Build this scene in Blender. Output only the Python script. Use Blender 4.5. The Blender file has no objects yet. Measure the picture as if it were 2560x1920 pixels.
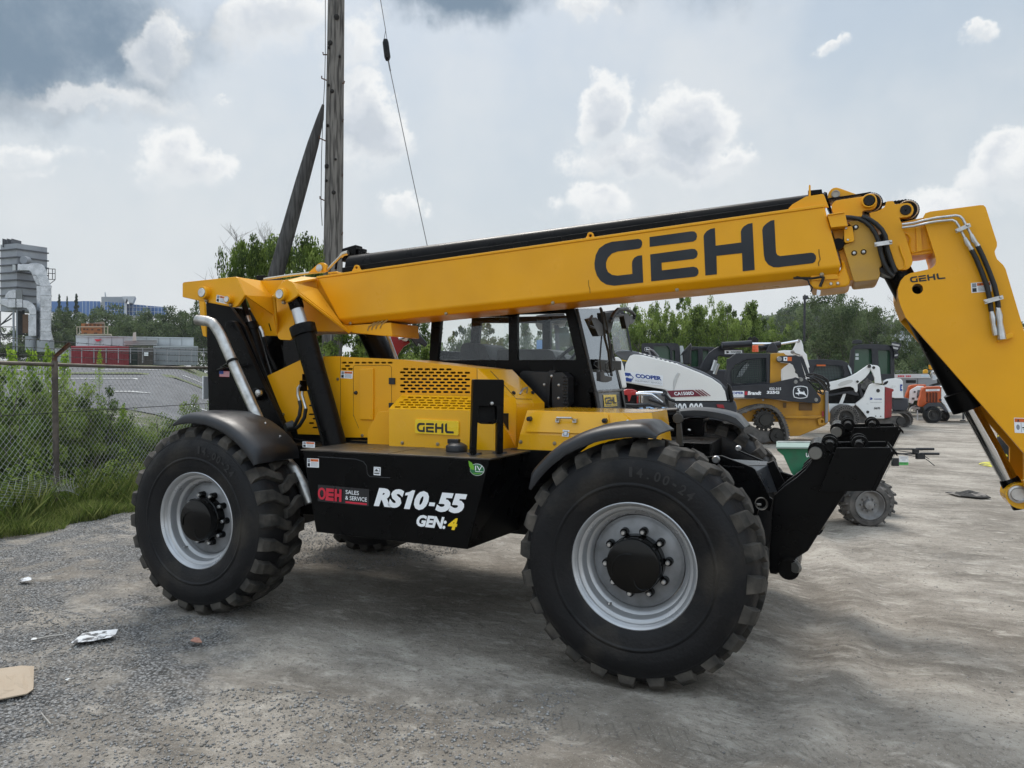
import bpy, math, random, sys
import numpy as np
from mathutils import Vector, Matrix, noise
from mathutils.geometry import tessellate_polygon
V = Vector
R = math.radians
random.seed(7)
scn = bpy.context.scene
COL = scn.collection

# ------------------------------------------------------------------ camera
FPX = 1850.0
CAM = V((1.021, -3.985, 1.72))
FWD = V((-0.401, 0.916, 0)).normalized()
RGT = V((FWD.y, -FWD.x, 0))
UP = V((0, 0, 1))
cd = bpy.data.cameras.new('camera'); cam = bpy.data.objects.new('camera', cd); COL.objects.link(cam)
cd.sensor_width = 36; cd.lens = 36 * FPX / 2560; cd.clip_start = 0.05; cd.clip_end = 3000
cd.shift_y = -17 / 2560
cam.location = CAM
cam.rotation_euler = (R(90), 0, math.atan2(-FWD.x, FWD.y))
scn.camera = cam
scn.view_settings.view_transform = 'Standard'; scn.view_settings.look = 'None'
scn.view_settings.exposure = 0.16; scn.view_settings.gamma = 1.0
scn.cycles.max_bounces = 6; scn.cycles.diffuse_bounces = 3; scn.cycles.glossy_bounces = 4
scn.cycles.transmission_bounces = 6; scn.cycles.transparent_max_bounces = 12
scn.cycles.sample_clamp_indirect = 6
scn.cycles.caustics_reflective = False; scn.cycles.caustics_refractive = False

# pixel frames of the photograph's enlargements: origin x, y, scale
CR = dict(D=(0,0,1.15732), A=(300,640,.316456), B=(900,740,.316456), T=(700,1080,.316456), W=(1250,1040,.42194),
 V=(300,1000,.32552), F=(1900,440,.298373), G=(1700,980,.388788), K=(1450,740,.248644), S=(1580,780,.229043),
 Q=(1980,780,.262206), L=(0,560,.265171), N=(0,840,.337553), P=(500,0,.433974), R=(0,1300,.45208), H=(2160,480,.481928),
 J=(2020,440,.180851), C=(1600,1040,.298373), X=(1450,740,.180785), E=(640,720,.247083), I=(440,600,.253165),
 O=(1460,540,.280289), M=(0,560,.204997), Z=(1300,1080,.271248), U=(1780,820,.144648), Y=(2040,820,.15674), a=(2240,860,.156709),
 s=(0,0,1.0))
def ray(c, x, y):
    x0, y0, s = CR[c]; sx = x0 + x*s; sy = y0 + y*s
    return FWD + RGT*((sx-1280)/FPX) + UP*((943-sy)/FPX)
def PD(c, x, y, d): return CAM + ray(c, x, y)*d
def PY(c, x, y, Y):
    r = ray(c, x, y); return CAM + r*((Y-CAM.y)/r.y)
def PX(c, x, y, X):
    r = ray(c, x, y); return CAM + r*((X-CAM.x)/r.x)
def PZ(c, x, y, Z):
    r = ray(c, x, y); return CAM + r*((Z-CAM.z)/r.z)
def PP(c, x, y, p0, n):
    r = ray(c, x, y); return CAM + r*((p0-CAM).dot(n)/r.dot(n))
def rf(r, f, z=0.0): return V((CAM.x, CAM.y, 0)) + RGT*r + FWD*f + UP*z

# ------------------------------------------------------------------ sun and sky
SUN_EL, SUN_AZ = R(56), None
sd = (FWD*math.cos(SUN_EL) - RGT*0.25*math.cos(SUN_EL) + UP*math.sin(SUN_EL)).normalized()
sl = bpy.data.lights.new('sun', 'SUN'); so = bpy.data.objects.new('sun', sl); COL.objects.link(so)
sl.energy = 2.0; sl.angle = R(22); sl.color = (1.0, 0.96, 0.9)
so.rotation_euler = sd.to_track_quat('Z', 'Y').to_euler()
wd = bpy.data.worlds.new('World'); scn.world = wd; wd.use_nodes = True
nt = wd.node_tree; nt.nodes.clear()
def nd(t, **k):
    n = nt.nodes.new(t)
    for a, b in k.items(): setattr(n, a, b)
    return n
def wmath(op, a, b=None, c=None, clamp=False):
    n = nd('ShaderNodeMath', operation=op, use_clamp=clamp)
    for i, q in enumerate((a, b, c)):
        if q is None: continue
        if isinstance(q, (int, float)): n.inputs[i].default_value = q
        else: nt.links.new(q, n.inputs[i])
    return n.outputs[0]
def wvec(op, a, b):
    n = nd('ShaderNodeVectorMath', operation=op)
    for i, q in enumerate((a, b)):
        if isinstance(q, (tuple, Vector)): n.inputs[i].default_value = tuple(q)
        else: nt.links.new(q, n.inputs[i])
    return n
def wmix(f, a, b):
    n = nd('ShaderNodeMix', data_type='RGBA')
    for i, q in ((0, f), (6, a), (7, b)):
        if isinstance(q, (int, float)): n.inputs[i].default_value = q
        elif isinstance(q, tuple): n.inputs[i].default_value = q + (1,) if len(q) == 3 else q
        else: nt.links.new(q, n.inputs[i])
    return n.outputs[2]
def wsmooth(x, a, b):
    n = nd('ShaderNodeMapRange', interpolation_type='SMOOTHSTEP')
    nt.links.new(x, n.inputs[0]); n.inputs[1].default_value = a; n.inputs[2].default_value = b
    return n.outputs[0]
tc = nd('ShaderNodeTexCoord'); gv = tc.outputs['Generated']
sky = nd('ShaderNodeTexSky', sky_type='NISHITA'); sky.sun_disc = False
sky.sun_elevation = SUN_EL; sky.sun_rotation = math.atan2(sd.x, sd.y); sky.air_density = 1.0; sky.dust_density = 3.0; sky.ozone_density = 1.0
skyc = wvec('SCALE', sky.outputs[0], (0,0,0)); skyc.inputs[3].default_value = 0.12
sep = nd('ShaderNodeSeparateXYZ'); nt.links.new(gv, sep.inputs[0])
hz = wsmooth(sep.outputs[2], 0.62, -0.02)           # haze towards the horizon
base = wmix(wmath('MULTIPLY_ADD', hz, 0.30, 0.62), skyc.outputs[0], (0.40, 0.505, 0.59))
base = wmix(wmath('MULTIPLY', hz, 0.72), base, (0.70, 0.715, 0.715))
def noisev(scale, detail, rough, seed):
    n = nd('ShaderNodeTexNoise'); n.inputs['Scale'].default_value = scale; n.inputs['Detail'].default_value = detail
    n.inputs['Roughness'].default_value = rough
    nt.links.new(wvec('ADD', gv, (seed, seed*1.7, 0)).outputs[0], n.inputs['Vector']); return n
n1 = noisev(5.0, 8.0, 0.60, 3.1); n2 = noisev(20.0, 7.0, 0.62, 9.2)
off = wvec('SCALE', wvec('SUBTRACT', n1.outputs['Color'], (0.5,0.5,0.5)).outputs[0], (0,0,0)); off.inputs[3].default_value = 0.14
off2 = wvec('SCALE', wvec('SUBTRACT', n2.outputs['Color'], (0.5,0.5,0.5)).outputs[0], (0,0,0)); off2.inputs[3].default_value = 0.05
dv = wvec('ADD', wvec('ADD', gv, off.outputs[0]).outputs[0], off2.outputs[0]).outputs[0]
f1 = wmath('SUBTRACT', noisev(11.0, 9.0, 0.62, 17.3).outputs[0], 0.5)
def blob(x, y, rx, ry, gain=1.0):                    # one cloud in its own direction of the sky; px of the full photo view
    c = ray('D', x, y).normalized(); r = (RGT - c*c.dot(RGT)).normalized(); u = c.cross(r).normalized()*-1
    k = 1.15732/FPX*c.dot(FWD)
    a = wmath('MULTIPLY', wvec('DOT_PRODUCT', dv, r).outputs['Value'], 1/(rx*k))
    b = wmath('MULTIPLY', wvec('DOT_PRODUCT', dv, u).outputs['Value'], 1/(ry*k))
    d = wmath('SQRT', wmath('ADD', wmath('MULTIPLY', a, a), wmath('MULTIPLY', b, b)))
    return wmath('MULTIPLY', wmath('SUBTRACT', 1.45, d, clamp=True), gain)
def union(bl, dy=0.0):
    o = None
    for b in bl:
        q = blob(b[0], b[1]+dy*b[3], *b[2:]); o = q if o is None else wmath('MAXIMUM', o, q)
    return o
CUM = [(372,70,50,80),(335,120,60,70,.8),(210,218,190,36,.75),(640,50,170,72,.85),(750,100,70,85,.75),(400,345,92,66,.9),(800,235,66,72,1.1),(835,300,88,66,1.05),(865,440,78,36,.8),
       (1310,250,62,84,1.1),(1475,262,96,70,1.1),(1420,345,190,56,1.0),(1560,350,95,42,.9),(1790,100,36,22,.8),(2145,75,48,28,.9),
       (2190,370,95,90,1.0),(2090,445,140,44,.8),(1290,465,140,46,.7),(1260,16,60,22,.8),(50,345,110,34,.6),(500,215,28,14,.6),(60,385,60,20,.6)]
drk = union([(50,60,370,185,1.05),(230,140,120,70,.9),(1000,-5,200,70,1.0),(1500,-110,900,110,.5)])
cum = union(CUM); cum2 = union(CUM, .62)
den = wmath('ADD', cum, wmath('MULTIPLY', f1, 2.3))
top = wsmooth(wmath('ADD', wmath('SUBTRACT', cum, cum2), wmath('MULTIPLY', f1, 1.5)), -0.30, 0.38)
crisp = wsmooth(den, 0.34, 0.78); soft = wsmooth(den, 0.15, 1.15)
cm = wmath('ADD', wmath('MULTIPLY', crisp, top), wmath('MULTIPLY', soft, wmath('SUBTRACT', 1.0, top)))
inner = wsmooth(den, 0.55, 1.35)
ccol = wmix(inner, (0.88, 0.885, 0.875), (0.60, 0.64, 0.69))
shade = wmix(inner, (0.76, 0.78, 0.795), (0.40, 0.46, 0.53))
ccol = wmix(top, shade, ccol)
veil = wsmooth(noisev(3.0, 5.0, 0.6, 31.0).outputs[0], 0.36, 0.70)
out = wmix(wmath('MULTIPLY', veil, .55), base, (0.74, 0.755, 0.76))
out = wmix(wmath('MULTIPLY', cm, .93), out, ccol)
dm = wsmooth(wmath('ADD', drk, wmath('MULTIPLY', f1, 1.3)), 0.15, 1.15)
rim = wmath('MULTIPLY', wsmooth(wmath('ADD', cum, f1), 0.5, 0.9), 0.75)
out = wmix(wmath('MULTIPLY', wmath('MULTIPLY', dm, wmath('SUBTRACT', 1.0, rim)), 0.95), out, (0.165, 0.235, 0.315))
zen = wmath('MULTIPLY_ADD', wsmooth(sep.outputs[2], 0.50, 0.90), 0.85, 1.0)      # sky overhead, out of view, brightened as added light on tops and ground
bk = wmath('MULTIPLY_ADD', wsmooth(wvec('DOT_PRODUCT', gv, -FWD).outputs['Value'], -0.1, 0.7), 0.60, 1.0)      # unseen sky behind the camera brightened, an added fill for the near faces
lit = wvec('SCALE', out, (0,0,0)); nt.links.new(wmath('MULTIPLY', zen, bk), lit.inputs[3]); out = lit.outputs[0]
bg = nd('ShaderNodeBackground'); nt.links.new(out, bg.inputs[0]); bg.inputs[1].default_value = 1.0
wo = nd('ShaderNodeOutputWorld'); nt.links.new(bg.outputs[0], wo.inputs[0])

# ------------------------------------------------------------------ materials
MATS = {}
def mat(name, col, rough=0.5, metal=0.0, col2=None, nscale=6.0, bump=0.0, bscale=60.0, coat=0.0, lo=0.35, hi=0.65, spec=0.5, trans=0.0, alpha=1.0, detail=5.0, ior=1.45, stretch=None, dust=None):
    if name in MATS: return MATS[name]
    m = bpy.data.materials.new(name); m.use_nodes = True; t = m.node_tree; b = t.nodes['Principled BSDF']
    b.inputs['Base Color'].default_value = (*col, 1); b.inputs['Roughness'].default_value = rough; b.inputs['Metallic'].default_value = metal
    b.inputs['Specular IOR Level'].default_value = spec; b.inputs['IOR'].default_value = ior
    if coat: b.inputs['Coat Weight'].default_value = coat; b.inputs['Coat Roughness'].default_value = 0.08
    if trans: b.inputs['Transmission Weight'].default_value = trans
    if alpha < 1: b.inputs['Alpha'].default_value = alpha
    co = t.nodes.new('ShaderNodeTexCoord'); vec = co.outputs['Object']
    if stretch:
        mp = t.nodes.new('ShaderNodeMapping'); mp.inputs['Scale'].default_value = stretch; t.links.new(vec, mp.inputs[0]); vec = mp.outputs[0]
    src = None
    if col2 is not None:
        n = t.nodes.new('ShaderNodeTexNoise'); n.inputs['Scale'].default_value = nscale; n.inputs['Detail'].default_value = detail; t.links.new(vec, n.inputs[0])
        r = t.nodes.new('ShaderNodeMapRange'); r.inputs[1].default_value = lo; r.inputs[2].default_value = hi; t.links.new(n.outputs[0], r.inputs[0])
        x = t.nodes.new('ShaderNodeMix'); x.data_type = 'RGBA'; t.links.new(r.outputs[0], x.inputs[0])
        x.inputs[6].default_value = (*col, 1); x.inputs[7].default_value = (*col2, 1); src = x.outputs[2]
    if dust:      # dust lying on upward surfaces and in fine speckle
        g = t.nodes.new('ShaderNodeNewGeometry'); s = t.nodes.new('ShaderNodeSeparateXYZ'); t.links.new(g.outputs['Normal'], s.inputs[0])
        n = t.nodes.new('ShaderNodeTexNoise'); n.inputs['Scale'].default_value = 9; n.inputs['Detail'].default_value = 6; t.links.new(vec, n.inputs[0])
        mm = t.nodes.new('ShaderNodeMath'); mm.operation = 'MULTIPLY'; mm.use_clamp = True
        t.links.new(s.outputs[2], mm.inputs[0]); t.links.new(n.outputs[0], mm.inputs[1])
        mx = t.nodes.new('ShaderNodeMath'); mx.operation = 'MULTIPLY'; mx.use_clamp = True; t.links.new(mm.outputs[0], mx.inputs[0]); mx.inputs[1].default_value = dust[1]
        x = t.nodes.new('ShaderNodeMix'); x.data_type = 'RGBA'; t.links.new(mx.outputs[0], x.inputs[0])
        if src: t.links.new(src, x.inputs[6])
        else: x.inputs[6].default_value = (*col, 1)
        x.inputs[7].default_value = (*dust[0], 1); src = x.outputs[2]
    if src: t.links.new(src, b.inputs['Base Color'])
    rn = t.nodes.new('ShaderNodeTexNoise'); rn.inputs['Scale'].default_value = 5.5; rn.inputs['Detail'].default_value = 6; t.links.new(vec, rn.inputs[0])
    rr = t.nodes.new('ShaderNodeMapRange'); rr.inputs[1].default_value = .3; rr.inputs[2].default_value = .7; rr.inputs[3].default_value = rough*.78; rr.inputs[4].default_value = min(1, rough*1.35+.02); t.links.new(rn.outputs[0], rr.inputs[0]); t.links.new(rr.outputs[0], b.inputs['Roughness'])
    if bump:
        n = t.nodes.new('ShaderNodeTexNoise'); n.inputs['Scale'].default_value = bscale; n.inputs['Detail'].default_value = 6; t.links.new(vec, n.inputs[0])
        bp = t.nodes.new('ShaderNodeBump'); bp.inputs['Strength'].default_value = bump; bp.inputs['Distance'].default_value = 0.01
        t.links.new(n.outputs[0], bp.inputs['Height']); t.links.new(bp.outputs[0], b.inputs['Normal'])
    MATS[name] = m; return m
M_Y = mat('yellow_paint', (.84,.392,.004), .34, 0, (.76,.35,.006), 2.2, .04, 220, coat=.0, dust=((.50,.40,.22), .2), spec=.4)
M_YG = mat('yellow_gloss_paint', (.90,.46,.005), .20, 0, (.84,.42,.006), 3, .02, 220, coat=.5)
M_B = mat('black_paint', (.0018,.0018,.0022), .27, 0, (.0032,.0032,.0032), 4, .03, 150, spec=.13, dust=((.12,.10,.08), .2))
M_BT = mat('tank_top_black', (.02,.018,.016), .32, 0, (.09,.075,.06), 5, .03, 150, lo=.3, hi=.8)
M_PL = mat('black_plastic', (.007,.008,.0095), .36, 0, (.017,.018,.021), 5, .05, 300, dust=((.10,.105,.11), .12))
M_RUB = mat('tyre_rubber', (.006,.006,.007), .50, 0, (.045,.039,.031), 3.5, .3, 60, lo=.52, hi=.80, detail=9, spec=.32)
M_LUG = mat('tyre_tread_dusty', (.015,.0145,.013), .75, 0, (.10,.088,.073), 9, .35, 50, lo=.35, hi=.8, detail=8)
M_RIM = mat('silver_rim_paint', (.46,.47,.485), .30, .5, (.41,.42,.43), 6, .02, 200)
M_DISC = mat('grey_wheel_disc', (.27,.28,.295), .38, .3, (.16,.165,.17), 8, .02, 200)
M_GB = mat('gloss_black', (.002,.002,.002), .16, 0, spec=.3)
M_ST = mat('zinc_steel', (.62,.62,.62), .3, .9, (.45,.45,.44), 20, .05, 150)
M_CH = mat('chrome_rod', (.75,.76,.78), .08, 1.0)
M_EX = mat('exhaust_steel', (.52,.51,.49), .33, .9, (.25,.24,.22), 14, .1, 90, lo=.4, hi=.75)
M_HOSE = mat('hose_rubber', (.01,.01,.01), .4)
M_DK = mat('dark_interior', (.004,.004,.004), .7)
M_INK = mat('decal_black', (.012,.016,.022), .45)
M_W = mat('decal_white', (.86,.88,.90), .4)
M_R = mat('decal_red', (.55,.02,.045), .4)
M_OR = mat('decal_orange', (.62,.13,.02), .45)
M_YD = mat('decal_yellow', (.93,.62,.02), .25)
M_GR = mat('decal_green', (.02,.16,.05), .35)
M_LG = mat('decal_leaf_green', (.16,.42,.03), .35)
M_BL = mat('decal_blue', (.02,.06,.28), .4)
M_GY = mat('decal_grey', (.25,.27,.30), .4)
def glass_mat(name, tint, alpha=.35, rough=.02):
    if name in MATS: return MATS[name]
    m = bpy.data.materials.new(name); m.use_nodes = True; t = m.node_tree; t.nodes.clear()
    tr = t.nodes.new('ShaderNodeBsdfTransparent'); tr.inputs[0].default_value = (*tint, 1)
    gl = t.nodes.new('ShaderNodeBsdfGlossy'); gl.inputs['Roughness'].default_value = rough; gl.inputs[0].default_value = (.7,.75,.8,1)
    fr = t.nodes.new('ShaderNodeFresnel'); fr.inputs[0].default_value = 1.5
    ad = t.nodes.new('ShaderNodeMath'); ad.operation = 'ADD'; ad.use_clamp = True; ad.inputs[1].default_value = alpha; t.links.new(fr.outputs[0], ad.inputs[0])
    mx = t.nodes.new('ShaderNodeMixShader'); t.links.new(ad.outputs[0], mx.inputs[0]); t.links.new(tr.outputs[0], mx.inputs[1]); t.links.new(gl.outputs[0], mx.inputs[2])
    o = t.nodes.new('ShaderNodeOutputMaterial'); t.links.new(mx.outputs[0], o.inputs[0]); MATS[name] = m; return m
M_GL = glass_mat('window_glass', (.93,.955,.94), .015)
M_WS = glass_mat('windscreen_glass', (.90,.94,.94), .28, .05)

# ------------------------------------------------------------------ mesh builder
SPLIT = {'bolt','hinge_pin','lid_hinge','latch','catch','foot','coupling','work_light','light_lens','arm_pin','window','lifting_bar','knot','stabiliser_hinge','frame_rib','upright_board','socket','hatch','brake_lever','handlebar','anchor_lug','front_frame','pivot_pin','mullion_grid'}
class MB:
    def __init__(s): s.v = []; s.f = []; s.m = []
    def add(s, vs, fs, mi=0):
        b = len(s.v); s.v.extend([tuple(q) for q in vs])
        for f in fs: s.f.append(tuple(i+b for i in f)); s.m.append(mi)
        return s
    def hexa(s, p, mi=0):   # p: bottom 4 (ring) then top 4
        return s.add(p, [(3,2,1,0),(4,5,6,7),(0,1,5,4),(1,2,6,5),(2,3,7,6),(3,0,4,7)], mi)
    def box(s, a, b, mi=0):
        x0,y0,z0 = a; x1,y1,z1 = b
        return s.hexa([(x0,y0,z0),(x1,y0,z0),(x1,y1,z0),(x0,y1,z0),(x0,y0,z1),(x1,y0,z1),(x1,y1,z1),(x0,y1,z1)], mi)
    def obox(s, c, ax, ay, az, mi=0):   # centre + three half-axis vectors
        c,ax,ay,az = V(c),V(ax),V(ay),V(az)
        return s.hexa([c-ax-ay-az, c+ax-ay-az, c+ax+ay-az, c-ax+ay-az, c-ax-ay+az, c+ax-ay+az, c+ax+ay+az, c-ax+ay+az], mi)
    def slab(s, pts, off, holes=(), mi=0, side=True):
        off = V(off); loops = [[V(p) for p in pts]] + [[V(p) for p in h] for h in holes]
        tris = tessellate_polygon(loops); flat = [p for l in loops for p in l]; n = len(flat)
        nrm = V((0,0,0)); L = loops[0]
        for i in range(len(L)):
            nrm += L[i].cross(L[(i+1) % len(L)])
        if tris:
            t = tris[0]; tn = (flat[t[1]]-flat[t[0]]).cross(flat[t[2]]-flat[t[0]])
        fs = []
        for t in tris:
            tn = (flat[t[1]]-flat[t[0]]).cross(flat[t[2]]-flat[t[0]])
            t = tuple(t) if tn.dot(off) < 0 else tuple(reversed(t))
            fs.append(t)
            if side: fs.append(tuple(i+n for i in reversed(t)))
        if side:
            k = 0
            for li, l in enumerate(loops):
                ln = V((0,0,0))
                for i in range(len(l)): ln += l[i].cross(l[(i+1) % len(l)])
                fl = (ln.dot(off) > 0) != (li > 0)
                for i in range(len(l)):
                    a, b = k+i, k+(i+1) % len(l)
                    fs.append((a, b, b+n, a+n) if fl else (b, a, a+n, b+n))
                k += len(l)
            return s.add(flat + [p+off for p in flat], fs, mi)
        return s.add(flat, fs, mi)
    def tube(s, path, r, n=10, caps=True, mi=0):
        path = [V(p) for p in path]; m = len(path); rs = r if isinstance(r, (list, tuple)) else [r]*m
        vs = []; prev = None
        for i, p in enumerate(path):
            d = (path[min(i+1, m-1)] - path[max(i-1, 0)]).normalized()
            if prev is None:
                a = V((0,0,1)) if abs(d.z) < .9 else V((1,0,0)); u = d.cross(a).normalized()
            else: u = (prev - d*prev.dot(d)).normalized()
            w = d.cross(u); prev = u
            for k in range(n):
                t = 2*math.pi*k/n; vs.append(p + (u*math.cos(t) + w*math.sin(t))*rs[i])
        fs = []
        for i in range(m-1):
            for k in range(n):
                a = i*n+k; b = i*n+(k+1) % n; fs.append((a, b, b+n, a+n))
        if caps: fs.append(tuple(range(n-1, -1, -1))); fs.append(tuple(range((m-1)*n, m*n)))
        return s.add(vs, fs, mi)
    def lathe(s, prof, o, ax, n=48, mi=0, closed=False):   # prof: (radius, along-axis)
        o = V(o); ax = V(ax).normalized(); a = V((0,0,1)) if abs(ax.z) < .9 else V((1,0,0))
        u = ax.cross(a).normalized(); w = ax.cross(u); vs = []
        for (r, h) in prof:
            for k in range(n):
                t = 2*math.pi*k/n; vs.append(o + ax*h + (u*math.cos(t)+w*math.sin(t))*r)
        fs = []; m = len(prof)
        for i in range(m if closed else m-1):
            j = (i+1) % m
            for k in range(n):
                q = (k+1) % n; fs.append((i*n+q, i*n+k, j*n+k, j*n+q))
        return s.add(vs, fs, mi)
    def cyl(s, a, b, r, n=20, mi=0): return s.tube([a, b], r, n, True, mi)
    def islands(s):
        par = list(range(len(s.v)))
        def find(a):
            while par[a] != a: par[a] = par[par[a]]; a = par[a]
            return a
        for f in s.f:
            r0 = find(f[0])
            for i in f[1:]:
                r1 = find(i)
                if r1 != r0: par[r1] = r0
        return [find(i) for i in range(len(s.v))]
    def build(s, name, mats, parent=None, smooth=None, bevel=0.0, seg=2, uv=False):
        if name in SPLIT:
            isl = s.islands(); ks = []
            for k in isl:
                if k not in ks: ks.append(k)
            if len(ks) > 1:
                o = None
                for k in ks:
                    b = MB(); mp = {}
                    for i, q in enumerate(isl):
                        if q == k: mp[i] = len(b.v); b.v.append(s.v[i])
                    for f, mi in zip(s.f, s.m):
                        if isl[f[0]] == k: b.f.append(tuple(mp[i] for i in f)); b.m.append(mi)
                    q = b._build(name, mats, parent, smooth, bevel, seg); o = o or q
                return o
        return s._build(name, mats, parent, smooth, bevel, seg)
    def _build(s, name, mats, parent=None, smooth=None, bevel=0.0, seg=2):
        me = bpy.data.meshes.new(name); me.from_pydata(s.v, [], s.f)
        for q in (mats if isinstance(mats, (list, tuple)) else [mats]): me.materials.append(q)
        me.polygons.foreach_set('material_index', s.m)
        me.validate(); me.update()
        if smooth is not None:
            me.shade_smooth()
            if smooth < 180: me.set_sharp_from_angle(angle=R(smooth))
        o = bpy.data.objects.new(name, me); COL.objects.link(o)
        if bevel:
            md = o.modifiers.new('bevel', 'BEVEL'); md.width = bevel; md.segments = seg; md.limit_method = 'ANGLE'; md.angle_limit = R(35); md.harden_normals = False
        if parent is not None: att(o, parent)
        return o
PINV = {}
def att(o, parent):
    o.parent = parent; o.matrix_parent_inverse = PINV.get(parent.name, Matrix.Identity(4))
def thing(name, label, cat, loc=(0,0,0), group=None, rz=0.0):
    o = bpy.data.objects.new(name, None); COL.objects.link(o); o.empty_display_size = .1
    o.location = loc; o.rotation_euler = (0,0,rz); o['label'] = label; o['category'] = cat
    if group: o['group'] = group
    PINV[o.name] = (Matrix.Translation(V(loc)) @ Matrix.Rotation(rz, 4, 'Z')).inverted()
    return o
def local(o): PINV[o.name] = Matrix.Identity(4); return o
def tag(o, label=None, cat=None, group=None, kind=None):
    if label: o['label'] = label
    if cat: o['category'] = cat
    if group: o['group'] = group
    if kind: o['kind'] = kind
    return o
def copy_tree(o, parent=None):
    c = o.copy(); COL.objects.link(c)
    if parent is not None: c.parent = parent
    for ch in list(o.children): copy_tree(ch, c)
    return c
def Ys(c, pts, Y): return [PY(c, x, y, Y) for x, y in pts]
def Ds(c, pts, d): return [PD(c, x, y, d) for x, y in pts]
def mixpts(lst, Y): return [PY(c, x, y, Y) for c, x, y in lst]
def circ(c, x, y, rx, ry=None, n=20, Y=0.0):
    ry = ry or rx; return [PY(c, x+rx*math.cos(2*math.pi*k/n), y+ry*math.sin(2*math.pi*k/n), Y) for k in range(n)]
def plate(name, c, pts, Y, th, m, parent, bevel=.004, holes=()):
    b = MB(); b.slab(Ys(c, pts, Y), (0, th, 0), [Ys(c, h, Y) for h in holes]); return b.build(name, m, parent, bevel=bevel)
def pin(b, c, x, y, Y, r, h=.03, mi=0, n=24):   # pin head standing proud of plane Y towards the camera
    p = PY(c, x, y, Y); b.lathe([(0,-h),(r*.85,-h),(r,-h*.8),(r,0.01)], p, (0,1,0), n, mi)

# text and decals ---------------------------------------------------------------
_tx = {}
def text_geo(s, bold=0.0, shear=0.0):
    k = (s, bold, shear)
    if k in _tx: return _tx[k]
    cu = bpy.data.curves.new('t', 'FONT'); cu.body = s; cu.size = 1; cu.offset = bold; cu.shear = shear; cu.resolution_u = 3
    o = bpy.data.objects.new('t', cu); me = bpy.data.meshes.new_from_object(o)
    vs = [V(v.co) for v in me.vertices]; fs = [tuple(p.vertices) for p in me.polygons]
    x0 = min(v.x for v in vs); x1 = max(v.x for v in vs); y0 = min(v.y for v in vs); y1 = max(v.y for v in vs)
    g = ([((v.x-x0)/(x1-x0), 1-(v.y-y0)/(y1-y0)) for v in vs], fs)
    bpy.data.objects.remove(o); bpy.data.meshes.remove(me); bpy.data.curves.remove(cu)
    _tx[k] = g; return g
class Decal:
    """flat print in unit coordinates (0,0 top left - 1,1 bottom right) on a quad O, O+U, O+Vd"""
    def __init__(s, tl, tr, bl, lift=.0025):
        s.o = V(tl); s.u = V(tr)-V(tl); s.w = V(bl)-V(tl); n = s.u.cross(s.w).normalized()
        if n.dot(CAM - s.o) < 0: n = -n
        s.n = n; s.lift = lift; s.mb = MB(); s.mats = []
    def mi(s, m):
        if m not in s.mats: s.mats.append(m)
        return s.mats.index(m)
    def P(s, u, v, l): return s.o + s.u*u + s.w*v + s.n*(s.lift*(l+1))
    def poly(s, pts, m, l=0):
        P = [s.P(u, v, l) for u, v in pts]; t = tessellate_polygon([P])
        fs = []
        for q in t:
            nn = (P[q[1]]-P[q[0]]).cross(P[q[2]]-P[q[0]]); fs.append(tuple(q) if nn.dot(s.n) > 0 else tuple(reversed(q)))
        s.mb.add(P, fs, s.mi(m)); return s
    def rect(s, x0, y0, x1, y1, m, l=0): return s.poly([(x0,y0),(x1,y0),(x1,y1),(x0,y1)], m, l)
    def text(s, t, x0, y0, x1, y1, m, l=1, bold=0.0, shear=0.0):
        vs, fs = text_geo(t, bold, shear); P = [s.P(x0+(x1-x0)*a, y0+(y1-y0)*b, l) for a, b in vs]
        f0 = fs[0]; nn = (P[f0[1]]-P[f0[0]]).cross(P[f0[2]]-P[f0[0]])
        if nn.dot(s.n) < 0: fs = [tuple(reversed(f)) for f in fs]
        s.mb.add(P, fs, s.mi(m)); return s
    def disc(s, cx, cy, rx, ry, m, l=0, n=24): return s.poly([(cx+rx*math.cos(2*math.pi*k/n), cy+ry*math.sin(2*math.pi*k/n)) for k in range(n)], m, l)
    def build(s, name, parent): return s.mb.build(name, s.mats, parent)
def qdecal(c, tl, tr, bl, Y, lift=.0025): return Decal(PY(c, *tl, Y), PY(c, *tr, Y), PY(c, *bl, Y), lift)
def warning(c, tl, tr, bl, Y, parent, name='warning_sticker', wide=True):
    d = qdecal(c, tl, tr, bl, Y, .0012); d.rect(0,0,1,1,M_W,0); 
    if wide:
        d.rect(.30,.06,.96,.34,M_OR,1); d.rect(.05,.06,.26,.46,M_GY,1); d.rect(.05,.54,.26,.92,M_INK,1)
        d.poly([(.42,.29),(.46,.1),(.50,.29)], M_INK, 2)
        for k in range(4): d.rect(.34,.44+k*.13,.92,.49+k*.13,M_GY,1)
    else:
        d.rect(.04,.04,.96,.28,M_OR,1); d.poly([(.2,.25),(.28,.07),(.36,.25)], M_INK, 2)
        d.rect(.46,.32,.48,.94,M_INK,1); d.disc(.25,.62,.12,.18,M_GY,1); d.rect(.54,.6,.92,.68,M_INK,1); d.rect(.6,.75,.88,.8,M_GY,1)
    return d.build(name, parent)
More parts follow.
